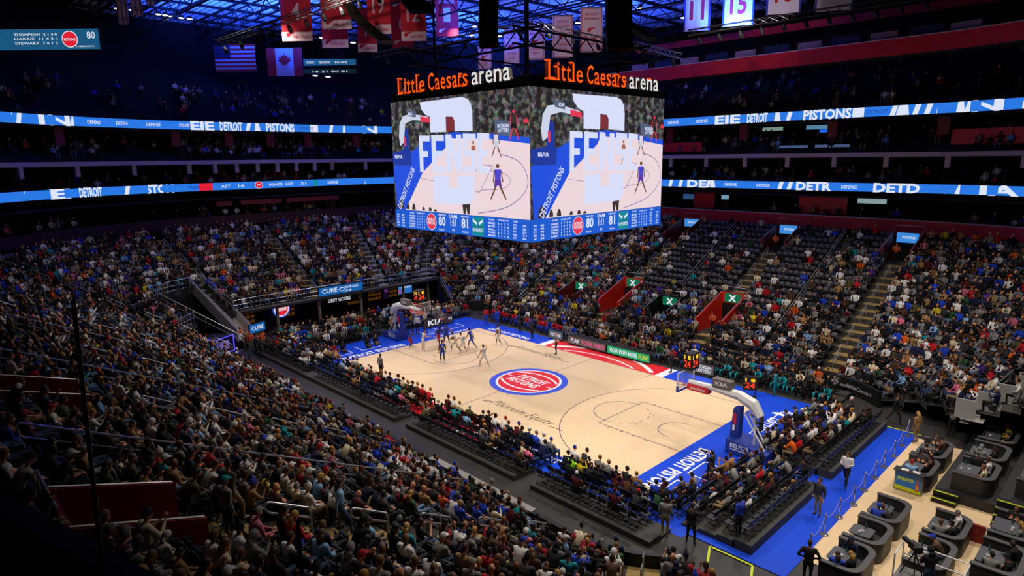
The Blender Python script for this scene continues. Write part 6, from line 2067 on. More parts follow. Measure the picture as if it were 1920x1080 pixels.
# notable spectators: place on the near stand, top, hair style, hair or headwear colour, pose, jersey number
OVER = [
    (13.91, -18.52, 'orange', 'short', 'brown', 's_phone_short', '3'),
    (16.45, -19.98, 'red', 'bald', 'grey', 's_lean_long', ''),
    (15.95, -15.46, 'white', 'short', 'brown', 's_lap_short', '36'),
    (16.78, -16.94, 'teal', 'short', 'black', 's_lap_short', '22'),
    (9.08, -14.10, 'royal blue', 'hood', 'royal blue', 's_lean_long', ''),
    (2.40, -13.35, 'yellow', 'beanie', 'white', 's_lap_long', ''),
    (3.48, -14.85, 'red', 'short', 'brown', 's_lap_long', ''),
    (18.70, -23.09, 'grey', 'cap', 'white', 's_lean_long', ''),
    (18.86, -22.43, 'navy', 'cap', 'white', 's_lap_long', ''),
    (19.58, -21.53, 'red', 'short', 'black', 's_lap_long', ''),
    (6.05, -23.27, 'pink', 'long', 'auburn', 's_lap_long', ''),
    (5.11, -21.68, 'teal', 'long', 'blond', 's_lap_long', ''),
    (5.94, -25.95, 'red', 'short', 'brown', 's_look_long', ''),
    (5.46, -26.59, 'green', 'cap', 'purple', 's_lap_long', ''),
    (7.70, -13.63, 'royal blue', 'short', 'light brown', 's_lap_long', ''),
    (10.04, -15.93, 'maroon', 'short', 'brown', 's_lap_short', ''),
    (7.73, -15.52, 'white', 'short', 'brown', 's_lap_long', ''),
    (8.64, -17.30, 'white', 'short', 'black', 's_back_long', ''),
    (7.20, -17.63, 'grey', 'cap', 'navy', 's_lean_long', ''),
    (9.85, -19.61, 'royal blue', 'short', 'brown', 's_lap_short', ''),
    (18.38, -18.99, 'royal blue', 'short', 'brown', 's_lap_short', ''),
    (18.80, -18.91, 'red', 'short', 'brown', 's_lap_long', ''),
    (19.00, -17.93, 'grey', 'beanie', 'light blue', 's_back_long', ''),
    (19.63, -17.55, 'cream', 'beanie', 'red', 's_lap_long', ''),
    (14.77, -17.00, 'cream', 'long', 'brown', 's_clap_long', ''),
    (15.00, -17.77, 'royal blue', 'cap', 'navy', 's_lap_short', ''),
    (-3.83, -19.35, 'white', 'short', 'brown', 's_lean_long', ''),
    (4.27, -23.71, 'white', 'bald', 'fair', 's_phone_long', ''),
    (5.71, -25.25, 'light blue', 'short', 'black', 's_look_long', ''),
    (4.39, -26.77, 'white', 'short', 'brown', 's_lap_long', ''),
    (7.75, -26.18, 'green', 'cap', 'grey', 's_lap_long', ''),
    (-1.27, -26.35, 'royal blue', 'cap', 'royal blue', 's_phone_long', ''),
    (14.72, -23.81, 'white', 'beanie', 'white', 's_lap_long', ''),
    (15.91, -24.28, 'light blue', 'long', 'brown', 's_back_long', ''),
    (16.75, -22.71, 'navy', 'short', 'grey', 's_phone_long', ''),
    (16.64, -21.73, 'brown', 'long', 'black', 's_phone_long', ''),
    (12.46, -23.76, 'red', 'long', 'blond', 's_lap_long', ''),
    (12.26, -20.15, 'red', 'short', 'brown', 's_lap_long', ''),
    (12.60, -21.40, 'brown', 'long', 'brown', 's_lap_long', ''),
    (12.80, -25.65, 'black', 'beanie', 'white', 's_back_long', ''),
    (13.24, -27.73, 'teal', 'cap', 'white', 's_lap_long', ''),
    (12.72, -28.23, 'red', 'beanie', 'white', 's_lap_long', ''),
    (11.26, -26.45, 'red', 'short', 'black', 's_look_long', ''),
    (13.75, -29.25, 'olive', 'short', 'grey', 's_lap_long', ''),
    (14.92, -29.16, 'tan', 'short', 'brown', 's_phone_long', ''),
    (14.57, -25.19, 'cream', 'short', 'grey', 's_back_long', ''),
    (17.63, -25.90, 'navy', 'short', 'light brown', 's_back_long', ''),
    (18.96, -27.52, 'white', 'short', 'brown', 's_lap_short', ''),
    (19.49, -28.52, 'cream', 'long', 'light brown', 's_lap_long', ''),
    (19.63, -28.25, 'cream', 'long', 'light brown', 's_lap_long', ''),
]
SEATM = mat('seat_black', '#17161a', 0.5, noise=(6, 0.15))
SEATG = mat('seat_frame_grey', '#2a292c', 0.5)
def seat_parts():
    fr = MB()
    for s in (-1, 1):
        fr.box((s * 0.255, -0.02, 0.30), (0.03, 0.10, 0.60))
        fr.box((s * 0.255, 0.05, 0.62), (0.045, 0.30, 0.03))
    fr.box((0, -0.14, 0.40), (0.5, 0.05, 0.06))
    back = MB()
    rings = []
    for z, y, w_ in ((0.42, -0.16, 0.20), (0.62, -0.20, 0.225), (0.80, -0.235, 0.225), (0.88, -0.25, 0.19)):
        rings.append([(-w_, y + 0.035, z), (-w_ * 0.5, y, z), (w_ * 0.5, y, z), (w_, y + 0.035, z), (w_, y, z), (w_ * 0.5, y - 0.045, z), (-w_ * 0.5, y - 0.045, z), (-w_, y, z)])
    back.loft(rings)
    def pan(up):
        m = MB()
        if up:
            m.loft([[(-0.215, -0.13 + dy, 0.43), (0.215, -0.13 + dy, 0.43), (0.20, -0.10 + dy, 0.80), (-0.20, -0.10 + dy, 0.80)] for dy in (0, 0.07)])
        else:
            m.loft([[(-0.215, -0.15, 0.41 + dz), (0.215, -0.15, 0.41 + dz), (0.20, 0.27, 0.43 + dz), (-0.20, 0.27, 0.43 + dz)] for dz in (0, 0.06)])
        return m
    return fr, back, pan(False), pan(True)
_fr, _bk, _pd, _pu = seat_parts()
SEAT_ME = {'frame': _fr.mesh('seat_frame', (SEATG,)), 'back': _bk.mesh('backrest', (SEATM,), True), 'down': _pd.mesh('seat_pan', (SEATM,)), 'up': _pu.mesh('seat_pan', (SEATM,))}
def seat_template(pan):
    m = MB()
    m.raw([(-0.22, -0.17, 0.42), (0.22, -0.17, 0.42), (0.22, -0.24, 0.88), (-0.22, -0.24, 0.88), (-0.2, -0.22, 0.42), (0.2, -0.22, 0.42), (0.18, -0.30, 0.87), (-0.18, -0.30, 0.87)], [(0, 1, 2, 3), (5, 4, 7, 6), (3, 2, 6, 7), (1, 5, 6, 2), (4, 0, 3, 7)])
    m.raw(pan.v, pan.f)
    for s in (-1, 1):
        m.box((s * 0.255, 0.0, 0.52), (0.035, 0.2, 0.22))
    return np.array([tuple(v) for v in m.v]), m.f, np.zeros(len(m.v), int)

WT = lambda d: RND.choices(list(d), list(d.values()))[0]
TOPW = {'black': 32, 'charcoal': 14, 'grey': 13, 'white': 15, 'navy': 8, 'royal blue': 6.5, 'red': 4.5, 'maroon': 3, 'tan': 5, 'brown': 6, 'teal': 2, 'green': 1.2, 'pink': 1.6, 'purple': 1.4, 'yellow': 0.8, 'orange': 1, 'light blue': 2.6, 'olive': 3.5, 'cream': 5}
TROW = {'black': 9, 'denim': 6, 'khaki': 2, 'grey': 3, 'light denim': 3}
HAIRW = {'black': 8, 'brown': 9, 'light brown': 5, 'blond': 4, 'grey': 3, 'auburn': 1}
SKW = {'fair': 6, 'tan': 3, 'brown': 3, 'dark': 1}
CAPW = {'black': 4, 'navy': 2, 'royal blue': 3, 'red': 2, 'white': 4, 'grey': 3}
POSEW = {'s_lap': 5, 's_lean': 2, 's_back': 3, 's_phone': 1, 's_clap': 0.7, 's_look': 2}
def random_look():
    hs = RND.choices(['short', 'long', 'bun', 'cap', 'beanie', 'bald', 'hood'], [7, 5, 1, 3.2, 2, 0.7, 0.8])[0]
    top = WT(TOPW)
    hc = WT(HAIRW) if hs in ('short', 'long', 'bun', 'bald') else (top if hs == 'hood' else WT(CAPW))
    pose = WT(POSEW)
    of = 'short' if pose in ('s_lap', 's_lean', 's_clap', 's_phone') and RND.random() < 0.28 else 'long'
    return dict(top=top, trousers=WT(TROW), hair=hs, hairc=hc, skin=WT(SKW), pose=pose + '_' + of, scale=RND.uniform(1.0, 1.13) if RND.random() > 0.08 else RND.uniform(0.75, 0.88), number=None)

def occupancy(u, k, x):
    if u < 0: return 0.86 if k < 19 else 0.6
    if u <= 1:
        if k <= 6: return 0.90
        if x > 11.2: return 0.66 if k < 18 else 0.4
        if x > -4: return 0.24
        return 0.86
    if u < 1.8: return 0.85
    if u < 3.3: return 0.93
    if u < 4: return 0.78
    if x < 4: return 0.8 if k < 10 else 0.7
    return 0.68

SIDE = {0: 'right corner stand', 1: 'far stand', 2: 'far corner stand', 3: 'end stand', 4: 'left corner stand', 5: 'near stand', 6: 'lower corner stand'}
AISLE_NAME = {10: 'far left aisle', 11: 'left aisle', 12: 'centre aisle', 13: 'right aisle', 14: 'lowest aisle', 9: 'left corner aisle', 4: 'corner aisle', 0: 'right aisle', 1: 'centre right aisle', 2: 'centre left aisle', 3: 'far left aisle', 5: 'end aisle', 6: 'end aisle', 7: 'end aisle', 8: 'tunnel aisle'}
SEATS = []      # dict per seat
PITCH = 0.535
for k in range(NROW):
    D, z = row(k)
    Ds = D + 0.5
    for (a0, b0) in spans(k):
        cuts = []
        for ai, a in enumerate(AISLES):
            if a[3] <= k <= a[4]:
                u = aisle_u(a, k)
                if a0 - 0.02 < u < b0 + 0.02:
                    cuts.append((u, ai))
        cuts.sort()
        edges = [(a0, None)] + cuts + [(b0, None)]
        for (ua, ia), (ub, ib) in zip(edges, edges[1:]):
            if ub - ua < 1e-4:
                continue
            L = arclen(Ds, ua, ub)
            l0 = AW + 0.28 if ia is not None else 0.3
            l1 = L - (AW + 0.28 if ib is not None else 0.3)
            n = int((l1 - l0) / PITCH) + 1 if l1 > l0 else 0
            if n <= 0:
                continue
            # arc length table
            us = useq(ua, ub, 0.02)
            fine = []
            for p_, q_ in zip(us, us[1:]):
                m_ = max(1, int((q_ - p_) / 0.02))
                fine += [p_ + (q_ - p_) * t / m_ for t in range(m_)]
            fine.append(ub)
            pts = [bp(Ds, t) for t in fine]
            cum = [0]
            for p_, q_ in zip(pts, pts[1:]):
                cum.append(cum[-1] + math.hypot(p_[0] - q_[0], p_[1] - q_[1]))
            pad = ((l1 - l0) - (n - 1) * PITCH) / 2
            for i in range(n):
                sl = l0 + pad + i * PITCH
                u = float(np.interp(sl, cum, fine))
                if in_hole(u, k):
                    continue
                x, y, an = bp(Ds, u)
                if any(abs(x - q) < 0.3 for q in ((11.0, 0.2, -10.6) if 0 <= u <= 1 else (11.3, 0.4, -10.4) if 4 <= u <= 5 else ())):
                    continue        # leave room for the divider railing
                if not in_frame((x, y, z + 0.7)):
                    continue
                # seats are numbered from the nearer named aisle
                if ib is None or (ia is not None and i < n / 2):
                    an_, num, sd = ia, i + 1, 'right of' if u > 3.4 else 'left of'
                else:
                    an_, num, sd = ib, n - i, 'left of' if u > 3.4 else 'right of'
                SEATS.append(dict(k=k, u=u, x=x, y=y, z=z, rz=math.radians(an + 90), aisle=an_, num=num, side=sd, d=(Vector((x, y, z + 0.6)) - CAM).length))
# people in the seats
PEOPLE = []
for s in SEATS:
    s['occ'] = RND.random() < occupancy(s['u'], s['k'], s['x'])
    s['look'] = random_look()
near_seats = [s for s in SEATS if 4 <= s['u'] <= 5.5]
for (x, y, top, hs, hc, pose, num) in OVER:
    s = min((q for q in near_seats if not q.get('fixed')), key=lambda q: (q['x'] - x) ** 2 + (q['y'] - y) ** 2)
    s['fixed'] = s['occ'] = True
    s['look'].update(top=top, hair=hs, hairc=hc if hs != 'bald' else 'grey', pose=pose, number=num or None, scale=1.03)
for s in SEATS:
    if s['occ']:
        st = SIDE[int(math.floor(s['u'])) + 1]
        lk = s['look']
        PEOPLE.append(dict(x=s['x'], y=s['y'], z=s['z'], rz=s['rz'] + RND.uniform(-0.15, 0.15), d=s['d'], where='%s %s row, %s seat %s %s' % (st, ordinal(s['k'] + 1), ordinal(s['num']), s['side'], AISLE_NAME.get(s['aisle'], 'end wall')), look=lk))

# ---- folding chairs: courtside along the near sideline and on the baseline risers
CHAIRS = []
RISER = mat('riser_grey', '#33312f', 0.7, noise=(2, 0.15))
def gap(v, gs): return any(a < v < b for a, b in gs)
NEAR_ROWS = ((-8.4, 0.0, 0.92), (-9.25, 0.0, 0.72), (-10.1, 0.12, 0.45), (-10.9, 0.24, 0.16))
for r, (y, z, occ) in enumerate(NEAR_ROWS):
    x = -22.0
    i = 0
    while x < 17.6:
        if not gap(x, ((-0.9, 0.5), (10.0, 11.2), (-13.2, -12.2))) and in_frame((x, y, 0.6)):
            i += 1
            CHAIRS.append(dict(x=x, y=y, z=z, rz=0.0, occ=RND.random() < (occ if x > -14 else min(0.9, occ + 0.2)), where='near courtside %s row, %s chair from the far end' % (ordinal(r + 1), ordinal(i))))
        x += 0.56
B_ROWS = ((17.9, 0.0, 0.85), (18.75, 0.11, 0.88), (19.6, 0.22, 0.8), (20.45, 0.33, 0.68), (21.2, 0.44, 0.12))
for r, (x, z, occ) in enumerate(B_ROWS):
    y = -8.4
    i = 0
    while y < 8.6:
        if not gap(y, ((-1.7, 0.1),)) and in_frame((x, y, 0.6)):
            i += 1
            CHAIRS.append(dict(x=x, y=y, z=z, rz=PI / 2, occ=RND.random() < (occ * (0.5 if y < -6.3 else 1)), where='near baseline %s row, %s chair from the near end' % (ordinal(r + 1), ordinal(i))))
        y += 0.54
A_ROWS = ((-19.3, 0.0, 0.95), (-20.2, 0.15, 0.95), (-21.1, 0.3, 0.9), (-22.4, 0.3, 0.85), (-23.4, 0.3, 0.7))
for r, (x, z, occ) in enumerate(A_ROWS):
    y = -9.0
    i = 0
    while y < 11.3 - 0.0 * r:
        if not gap(y, ((-0.7, 0.7),)) and not (y > 8.0 and math.hypot(x + 16.2, y - 8.4) > 5.0):
            i += 1
            CHAIRS.append(dict(x=x, y=y, z=z, rz=-PI / 2, occ=RND.random() < occ, where='far baseline %s row, %s chair from the left' % (ordinal(r + 1), ordinal(i))))
        y += 0.58
for r, (y, z, occ) in enumerate(((11.0, 0.0, 0.97), (11.9, 0.15, 0.93), (12.8, 0.3, 0.9))):
    x = -15.5 - r * 1.6
    i = 0
    while x < 17.5:
        i += 1
        if not gap(x, ((-0.4, 0.4),)):
            CHAIRS.append(dict(x=x, y=y, z=z, rz=PI, occ=RND.random() < occ, bench=(r == 0 and (x < -6.2 or x > 8)), where='far sideline %s row, %s chair from the left' % (ordinal(r + 1), ordinal(i))))
        x += 0.6
for c in CHAIRS:
    c['d'] = (Vector((c['x'], c['y'], c['z'] + 0.6)) - CAM).length
    if c['occ']:
        lk = random_look()
        if c.get('bench'):
            if c['x'] < 0:
                lk.update(top=RND.choice(['red', 'royal blue', 'red']), trousers=RND.choice(['royal blue', 'black']), hair='short', hairc='black', skin=RND.choice(['dark', 'brown']), pose='s_lean_long')
            else:
                lk.update(top=RND.choice(['teal', 'teal', 'black', 'charcoal']), trousers=RND.choice(['teal', 'black']), hair='short', hairc='black', skin=RND.choice(['dark', 'brown', 'fair']), pose='s_lean_long')
        PEOPLE.append(dict(x=c['x'], y=c['y'], z=c['z'], rz=c['rz'] + RND.uniform(-0.15, 0.15), d=c['d'], where=c['where'], look=lk))
# the bright green hoodie and other courtside landmarks
for (x, y, top, hs, hc) in ((12.0, -9.25, 'neon green', 'short', 'black'), (5.6, -8.4, 'white', 'short', 'black'), (13.9, -8.4, 'grey', 'bald', 'grey'), (9.6, -9.25, 'navy', 'short', 'brown'), (15.2, -8.4, 'charcoal', 'short', 'brown'), (16.5, -9.25, 'grey', 'short', 'grey'), (3.4, -9.25, 'light blue', 'short', 'brown'), (1.2, -10.1, 'cream', 'long', 'blond')):
    c = [p for p in PEOPLE if p['where'].startswith('near courtside') and not p.get('fx')]
    p = min(c, key=lambda q: (q['x'] - x) ** 2 + (q['y'] - y) ** 2)
    p['fx'] = True
    p['look'].update(top=top, hair=hs, hairc=hc)

CHM = mat('folding_chair_black', '#121215', 0.45, noise=(8, 0.15))
CHF = mat('folding_chair_frame', '#1d1d20', 0.4, 0.5)
cf = MB()
for s in (-1, 1):
    cf.cyl((s * 0.22, -0.26, 0.88), (s * 0.22, 0.26, 0.0), 0.014, 5).cyl((s * 0.22, 0.16, 0.44), (s * 0.22, -0.24, 0.0), 0.014, 5)
cf.cyl((-0.22, 0.22, 0.08), (0.22, 0.22, 0.08), 0.01, 4).cyl((-0.22, -0.2, 0.05), (0.22, -0.2, 0.05), 0.01, 4)
cs = MB().loft([[(-0.21, -0.14, 0.43 + dz), (0.21, -0.14, 0.43 + dz), (0.20, 0.22, 0.45 + dz), (-0.20, 0.22, 0.45 + dz)] for dz in (0, 0.045)])
cb = MB().loft([[(-0.22, -0.19 + dy, 0.62), (0.22, -0.19 + dy, 0.62), (0.22, -0.25 + dy, 0.90), (-0.22, -0.25 + dy, 0.90)] for dy in (0, 0.035)])
CHAIR_ME = (cf.mesh('chair_frame', (CHF,)), cs.mesh('seat', (CHM,)), cb.mesh('backrest', (CHM,)))
ct = MB()
for q in (cs, cb):
    ct.raw(q.v, q.f)
for s in (-1, 1):
    ct.tube([(s * 0.22, -0.26, 0.88), (s * 0.22, 0.26, 0.0)], 0.016, 3).tube([(s * 0.22, 0.16, 0.44), (s * 0.22, -0.24, 0.0)], 0.016, 3)
CHAIR_T = (np.array([tuple(v) for v in ct.v]), ct.f, np.zeros(len(ct.v), int))

CHAIRS.sort(key=lambda c: c['d'])
for c in CHAIRS[:300]:
    o = link('folding_chair', CHAIR_ME[0], None, (c['x'], c['y'], c['z']), c['rz'], label=('occupied' if c['occ'] else 'empty') + ' black folding chair, ' + c['where'], cat='chair', group='black folding chairs by the court')
    link('seat', CHAIR_ME[1], o)
    link('backrest', CHAIR_ME[2], o)
link('folding_chairs', mass_mesh('folding_chairs', [CHAIR_T], [(0, c['x'], c['y'], c['z'], c['rz'], 1.0) for c in CHAIRS[300:]], CHM), label='rows of black folding chairs on the far sides of the court', cat='chair', kind='stuff')
# risers under the courtside rows
rs = MB()
for x0, x1 in ((-22.6, -0.9), (0.4, 10.0), (11.2, 18.3)):
    rs.box(((x0 + x1) / 2, -10.1, 0.0575), (x1 - x0, 0.86, 0.115)).box(((x0 + x1) / 2, -10.96, 0.1175), (x1 - x0, 0.86, 0.235))
rs.build('floor_riser_near', RISER, kind='structure', label='grey stepped riser under the near courtside chairs')
rs = MB()
for y0, y1 in ((-8.9, -1.6), (0.1, 9.0)):
    for x, z, _ in B_ROWS[1:]:
        rs.box((x + 0.02, (y0 + y1) / 2, z / 2 - 0.003), (0.85, y1 - y0, z - 0.006))
rs.build('floor_riser_end', RISER, kind='structure', label='grey stepped riser behind the near baseline')
rs = MB()
for x, z, _ in A_ROWS[1:]:
    rs.box((x, 0.7, z / 2 - 0.003), (0.92, 20.4, z - 0.006))
for y, z in ((11.9, 0.15), (12.8, 0.3)):
    rs.box((-0.2, y, z / 2 - 0.003), (36.8, 0.9, z - 0.006))
rs.build('floor_riser_far', RISER, kind='structure', label='grey risers under the far courtside chairs')

# ---- stadium seats: the nearest as objects, the others as one mass
SEATS.sort(key=lambda s: s['d'])
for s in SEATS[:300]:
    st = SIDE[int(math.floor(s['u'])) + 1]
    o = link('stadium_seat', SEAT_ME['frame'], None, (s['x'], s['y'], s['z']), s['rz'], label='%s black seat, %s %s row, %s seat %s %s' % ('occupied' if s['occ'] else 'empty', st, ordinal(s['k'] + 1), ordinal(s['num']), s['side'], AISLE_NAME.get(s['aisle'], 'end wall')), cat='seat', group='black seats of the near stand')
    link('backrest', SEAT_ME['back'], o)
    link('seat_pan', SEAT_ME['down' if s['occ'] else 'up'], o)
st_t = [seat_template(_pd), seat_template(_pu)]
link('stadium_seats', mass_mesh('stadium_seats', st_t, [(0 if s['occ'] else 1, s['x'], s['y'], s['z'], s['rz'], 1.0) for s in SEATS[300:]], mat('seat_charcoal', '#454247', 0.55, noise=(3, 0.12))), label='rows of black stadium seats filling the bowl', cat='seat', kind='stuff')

# ---- spectators: the nearest as objects, the others as one crowd
PEOPLE.sort(key=lambda p: p['d'])
WORDH = lambda lk: {'cap': lk['hairc'] + ' cap', 'beanie': lk['hairc'] + ' beanie', 'hood': 'hood up', 'bald': 'bald', 'long': 'long %s hair' % lk['hairc'].split()[-1], 'bun': 'hair bun', 'short': '%s hair' % lk['hairc'].split()[-1]}[lk['hair']]
for p in PEOPLE[:300]:
    lk = p['look']
    lb = 'spectator in %s, %s, %s' % (lk['top'].split()[-1], WORDH(lk), p['where'])
    if len(lb.split()) > 16:
        lb = lb.replace(' stand', '').replace('long ', '', 1)
    person(lk['pose'], (p['x'], p['y'], p['z']), p['rz'], lk['top'], lk['trousers'], lk['hair'], lk['hairc'], lk['skin'], lb, scale=lk['scale'], group='seated spectators', number=lk['number'], numc='red' if lk['top'] == 'white' else 'white')
TI = {'s_lap': 0, 's_look': 0, 's_lean': 1, 's_phone': 3, 's_clap': 3, 's_back': 2, 's_bench': 1}
items, cols = [], []
def crowd_add(x, y, z, rz, lk, sc=None):
    items.append((TI[lk['pose'].rsplit('_', 1)[0]], x, y, z, rz, sc or lk['scale']))
    hc = lin(HAIR[lk['hairc']]) if lk['hairc'] in HAIR and lk['hair'] in ('short', 'long', 'bun') else (lin(SKIN[lk['skin']]) if lk['hair'] == 'bald' else lin(TOPS.get(lk['hairc'], '#333333')))
    j = RND.uniform(0.8, 1.2)
    cols.append([lin(SKIN[lk['skin']]), tuple(c * j for c in lin(TOPS[lk['top']])), lin(TROU[lk['trousers']]), hc, (0.03, 0.03, 0.03)])
for p in PEOPLE[300:]:
    crowd_add(p['x'], p['y'], p['z'], p['rz'], p['look'])
# people on the upper levels
for D, z, occ in ((34.0, 13.52, 0.35), (34.9, 13.92, 0.3), (34.0, 16.72, 0.4), (34.8, 17.12, 0.45), (35.6, 17.52, 0.4), (31.0, 24.8, 0.4), (34.4, 10.05, 0.3)) + tuple((34.1 + 0.85 * k, 20.75 + 0.5 * k, 0.14) for k in range(0, 13)):
    L = arclen(D, -0.6, 3.9)
    n = int(L / 0.6)
    us = np.linspace(-0.6, 3.9, n * 2)
    for u in us[::2]:
        if RND.random() < occ * (0.5 + 0.8 * math.sin(u * 9) ** 2) and (z < 24 or u < 1.05):
            x, y, an = bp(D, float(u))
            if in_frame((x, y, z + 0.6), 20):
                crowd_add(x, y, z, math.radians(an + 90), random_look())
link('seated_crowd', mass_mesh('seated_crowd', CROWD_T, items, attr_material('crowd_clothes'), cols, True), label='dense crowd of seated spectators filling the stands', cat='crowd', kind='stuff')
print('seats', len(SEATS), 'people', len(PEOPLE), 'chairs', len(CHAIRS), 'crowd', len(items))
# ================================================================== PLAYERS, OFFICIALS, STAFF
def face_to(p, q): return math.atan2(q[1] - p[1], q[0] - p[0]) - PI / 2
BALL = (-9.8, 1.0)
def player(team, key, x, y, rz, number, label, skin='brown', hair='short', sc=1.08):
    home = team == 'home'
    o = person(key, (x, y, 0.012), rz, 'royal blue' if home else 'white', 'royal blue' if home else 'white', hair, 'black', skin, label, SHOE_W, sc, 'basketball players', number, 'white' if home else 'teal')
    if home:
        o.material_slots[2].material = cloth('red', 'trousers') if number in ('12', '0') else cloth('royal blue', 'trousers')
    return o
player('home', 'p_guard', -13.6, -1.1, -0.9, '12', 'player in blue and red guarding near the left of the far lane', 'dark')
player('away', 'p_post', -12.0, -0.85, -0.3, '24', 'player in white posting by the far hoop', 'fair')
player('home', 'p_run', -12.3, 1.1, -1.8, '0', 'player in blue and red crowding the far lane', 'dark')
player('home', 'p_post', -12.0, 1.75, -2.2, '28', 'second player in blue beside the lane crowd', 'brown')
player('home', 'p_stand', -8.2, -1.7, 1.2, '9', 'player in blue seen from behind at the free throw line', 'dark')
player('away', 'p_drive', -9.75, 0.95, 2.2, '3', 'player in white holding the ball among defenders', 'brown')
player('away', 'p_guard', -9.1, 1.25, 1.5, '10', 'player in white screening beside the ball', 'tan')
player('home', 'p_run', -9.4, 2.5, 1.9, '23', 'player in blue striding at the right of the ball', 'brown')
player('away', 'p_oneup', -4.7, -0.25, 1.35, '2', 'player in white at the top with one hand raised', 'fair')
player('away', 'p_walk', -8.5, 4.85, 2.0, '1', 'player in white on the right wing near far sideline', 'brown')
bl = MB().ball((0, 0, 0), 0.122, 16, 12)
o = bl.build('basketball', mat('ball_orange', '#b4561c', 0.6, noise=(60, 0.2)), None, (-10.35, 1.05, 1.12), smooth=True, label='orange basketball held by the white player', cat='basketball')
for ax in ((1, 0, 0), (0, 1, 0)):
    MB().tube([(0.123 * math.cos(t * PI / 12) * ax[0], 0.123 * math.cos(t * PI / 12) * ax[1], 0.123 * math.sin(t * PI / 12)) for t in range(25)], 0.004, 4).build('seam', EYE, o)
person('st_ref', (-8.75, -7.25, 0.012), face_to((-8.75, -7.25), BALL), 'grey', 'black', 'short', 'black', 'brown', 'referee in grey shirt standing on the near sideline', scale=1.06, group='referees')
person('st_refhips', (-16.4, 4.7, 0.012), face_to((-16.4, 4.7), BALL), 'grey', 'black', 'short', 'brown', 'fair', 'referee in grey shirt on the far baseline', scale=1.06, group='referees')
person('st_refhips', (-3.0, 6.45, 0.012), face_to((-3.0, 6.45), BALL), 'grey', 'black', 'bald', 'grey', 'fair', 'referee in grey shirt beside the far sideline signature', scale=1.06, group='referees')
for i, (x, y, top, tr, lb, key) in enumerate((((-7.9), 8.6, 'black', 'black', 'coach in black standing on the far sideline apron', 'st_front_long'), (-14.6, 8.9, 'red', 'royal blue', 'bench player in red warmup standing at the far corner', 'st_side_long'), (-13.3, 9.2, 'royal blue', 'royal blue', 'bench player in blue warmup standing at the far corner', 'st_side_long'), (-10.2, 9.3, 'black', 'black', 'assistant in black standing by the home bench', 'st_hips_long'), (6.6, 9.0, 'black', 'black', 'person in black suit standing right of scorer table', 'st_side_long'), (14.4, 9.7, 'teal', 'teal', 'visiting player in teal warmup standing by clock stand', 'st_side_long'), (-17.0, 2.2, 'white', 'black', 'person in white standing by the far hoop', 'st_side_long'))):
    person(key, (x, y, 0.012), face_to((x, y), BALL), top, tr, 'short', 'black', ('brown', 'dark')[i % 2], lb, scale=1.05, group='bench staff')
# photographers and ball kids on the blue ends
for i, (x, y, key, top, lb) in enumerate(((17.0, -3.7, 'kneel_long', 'black', 'photographer in black kneeling inside the near taped box'), (17.35, -4.3, 'floor_long', 'black', 'second photographer in black sitting on the near taped box'), (16.7, 2.6, 'kneel_long', 'charcoal', 'photographer kneeling behind the near hoop'), (17.1, 5.3, 'floor_long', 'navy', 'photographer in navy sitting in the far taped box'), (17.3, 6.2, 'floor_long', 'black', 'photographer in black beside the navy one'), (16.9, -8.1, 'st_front_long', 'maroon', 'child in dark jersey standing at the near corner'), (17.0, -6.6, 'floor_long', 'charcoal', 'photographer sitting in the near corner box'), (17.2, -5.9, 'floor_long', 'grey', 'photographer in grey sitting by the near corner'), (-16.6, -3.6, 'floor_long', 'black', 'photographer with bare arms sitting on far baseline'), (-16.9, -2.6, 'floor_long', 'charcoal', 'photographer in charcoal sitting by the far hoop base'), (-17.0, -6.7, 'floor_long', 'red', 'photographer in red sitting on the far left baseline'), (-16.9, -5.9, 'floor_long', 'black', 'photographer in black sitting on the far left baseline'))):
    person(key, (x, y, 0.012), PI / 2 if x > 0 else -PI / 2, top, 'black', ('short', 'cap', 'long')[i % 3], ('black', 'black', 'brown')[i % 3], ('fair', 'tan', 'brown')[i % 3], lb, scale=0.8 if 'child' in lb else 1.05, group='photographers')
for i, (x, y, z, r) in enumerate(((16.78, -3.7, 0.98, PI / 2), (16.48, 2.6, 0.98, PI / 2))):
    o = thing('photo_camera', (x - 0.18, y, z + 0.2), r, label='black camera held by the photographer kneeling %s' % ('in the near taped box' if i == 0 else 'behind the near hoop'), cat='camera', group='photo cameras')
    MB().box((0, 0, 0), (0.16, 0.08, 0.11)).build('body', BLACK, o)
    MB().tube([(0, 0.04, 0), (0, 0.3, 0)], [0.045, 0.06], 8).build('lens', BLACK, o)
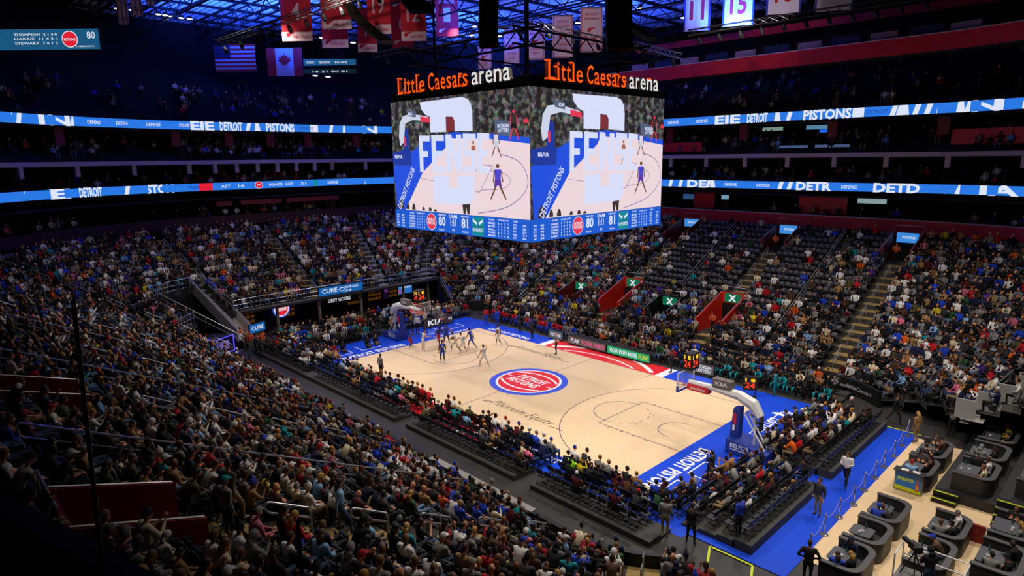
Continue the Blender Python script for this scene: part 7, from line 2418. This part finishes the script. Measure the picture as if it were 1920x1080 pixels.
# walkers on the carpet and around the lounge
for (x, y, z, rz, key, top, tr, hair, hc, sk, lb) in ((22.36, -0.1, 0.012, PI, 'st_walk2_long', 'white', 'black', 'long', 'brown', 'fair', 'person in white sweater walking on the blue carpet'), (22.4, -3.8, 0.012, PI * 0.9, 'st_side_long', 'charcoal', 'khaki', 'short', 'brown', 'fair', 'person in dark jacket and khaki trousers with lanyard on carpet'),
        (24.0, -9.1, 0.0, 0.4, 'st_hips_long', 'black', 'black', 'short', 'brown', 'fair', 'person in black standing at the bottom edge by the carpet'), (23.4, 8.05, 0.012, 1.2, 'st_side_long', 'tan', 'khaki', 'long', 'blond', 'fair', 'person in long tan coat at the far carpet end'),
        (21.7, 10.3, 0.0, -1.3, 'st_walk_long', 'black', 'black', 'short', 'black', 'fair', 'person in black striding past the far riser end'), (24.6, 10.6, 0.0, 0.4, 'st_front_long', 'grey', 'black', 'short', 'brown', 'fair', 'person in grey jacket standing by the corner stand'),
        (27.7, -7.9, 0.84, 0.75, 'st_front_long', 'black', 'denim', 'hood', 'black', 'tan', 'camera operator in black hood and jeans on the platform'), (19.4, -9.9, 0.0, 0.2, 'stand_cam', 'black', 'black', 'cap', 'black', 'tan', 'person in black photographing at the near riser corner'),
        (30.3, 9.9, 0.95, 2.6, 'st_side_long', 'charcoal', 'black', 'short', 'brown', 'tan', 'person in charcoal standing behind the black fence'), (20.9, -8.6, 0.45, 1.4, 'st_side_long', 'royal blue', 'black', 'short', 'black', 'brown', 'person in blue standing on the near riser end'),
        (18.3, -10.2, 0.0, 0.4, 'st_side_long', 'grey', 'khaki', 'short', 'brown', 'fair', 'person in grey standing at near court corner'), (-21.6, -11.45, 0.0, -0.6, 'st_side_long', 'navy', 'navy', 'short', 'black', 'fair', 'person in navy suit standing by the tunnel'), (-20.4, -11.6, 0.0, -0.5, 'st_hips_long', 'black', 'black', 'short', 'black', 'brown', 'guard in black standing beside the suited person'),
        (5.0, -27.4, 6.60, 0.3, 'st_front_long', 'white', 'black', 'cap', 'grey', 'fair', 'person in white hoodie standing in the near centre aisle'), (15.9, -27.5, 6.6, 0.2, 'st_side_long', 'grey', 'black', 'cap', 'teal', 'tan', 'person in grey sweater and teal cap standing in aisle'), (15.1, -27.1, 6.62, 0.4, 'st_walk_long', 'olive', 'khaki', 'cap', 'black', 'tan', 'person in olive jacket walking beside the near right aisle'), (15.3, -24.0, 4.96, -0.3, 'st_walk_long', 'light blue', 'denim', 'long', 'black', 'fair', 'person in blue and white walking along near stand row'),
        (3.3, -30.3, 7.83, 0.2, 'st_front_long', 'white', 'black', 'short', 'brown', 'fair', 'person in white shirt standing by left edge entrance'),
        (5.4, 17.4, 1.28, PI, 'st_front_long', 'orange', 'black', 'short', 'brown', 'fair', 'usher in orange jacket inside the right red entrance'), (5.4, 29.0, 7.05, PI, 'st_front_long', 'orange', 'black', 'short', 'black', 'fair', 'usher in orange jacket in centre upper entrance'), (15.9, 29.0, 7.05, PI, 'st_front_long', 'orange', 'black', 'short', 'black', 'fair', 'usher in orange jacket in right upper entrance')):
    person(key, (x, y, z), rz, top, tr, hair, hc, sk, lb, SHOE_W if 'olive' in lb else None, 1.06, 'people on foot')
for i in range(14):
    x, y = -21.9 - 0.36 * i + RND.uniform(-0.1, 0.1), -10.9 + (i % 3 - 1) * 0.5
    person(('st_side_long', 'st_front_long', 'st_hips_long')[i % 3], (x, y, 0), RND.uniform(-1.9, -0.6), RND.choice(['orange', 'orange', 'grey', 'tan']), RND.choice(['grey', 'khaki', 'black']), 'short', RND.choice(['brown', 'blond', 'black']), 'fair', 'performer standing at the tunnel mouth, %s from the right of the group' % ordinal(i + 1), scale=1.0, group='orange group at the tunnel')
# guests in the lounge booths
cnt = {}
for (x, y, z, rz, lb) in BOOTH_SEATS:
    lk = random_look()
    n = cnt[lb] = cnt.get(lb, 0) + 1
    person(lk['pose'], (x, y, z), rz + RND.uniform(-0.3, 0.3), lk['top'], lk['trousers'], lk['hair'], lk['hairc'], lk['skin'], 'guest in %s, %s, %s at table %s' % (lk['top'].split()[-1], WORDH(lk), ordinal(n), tabs[lb]), scale=1.04, group='lounge guests')
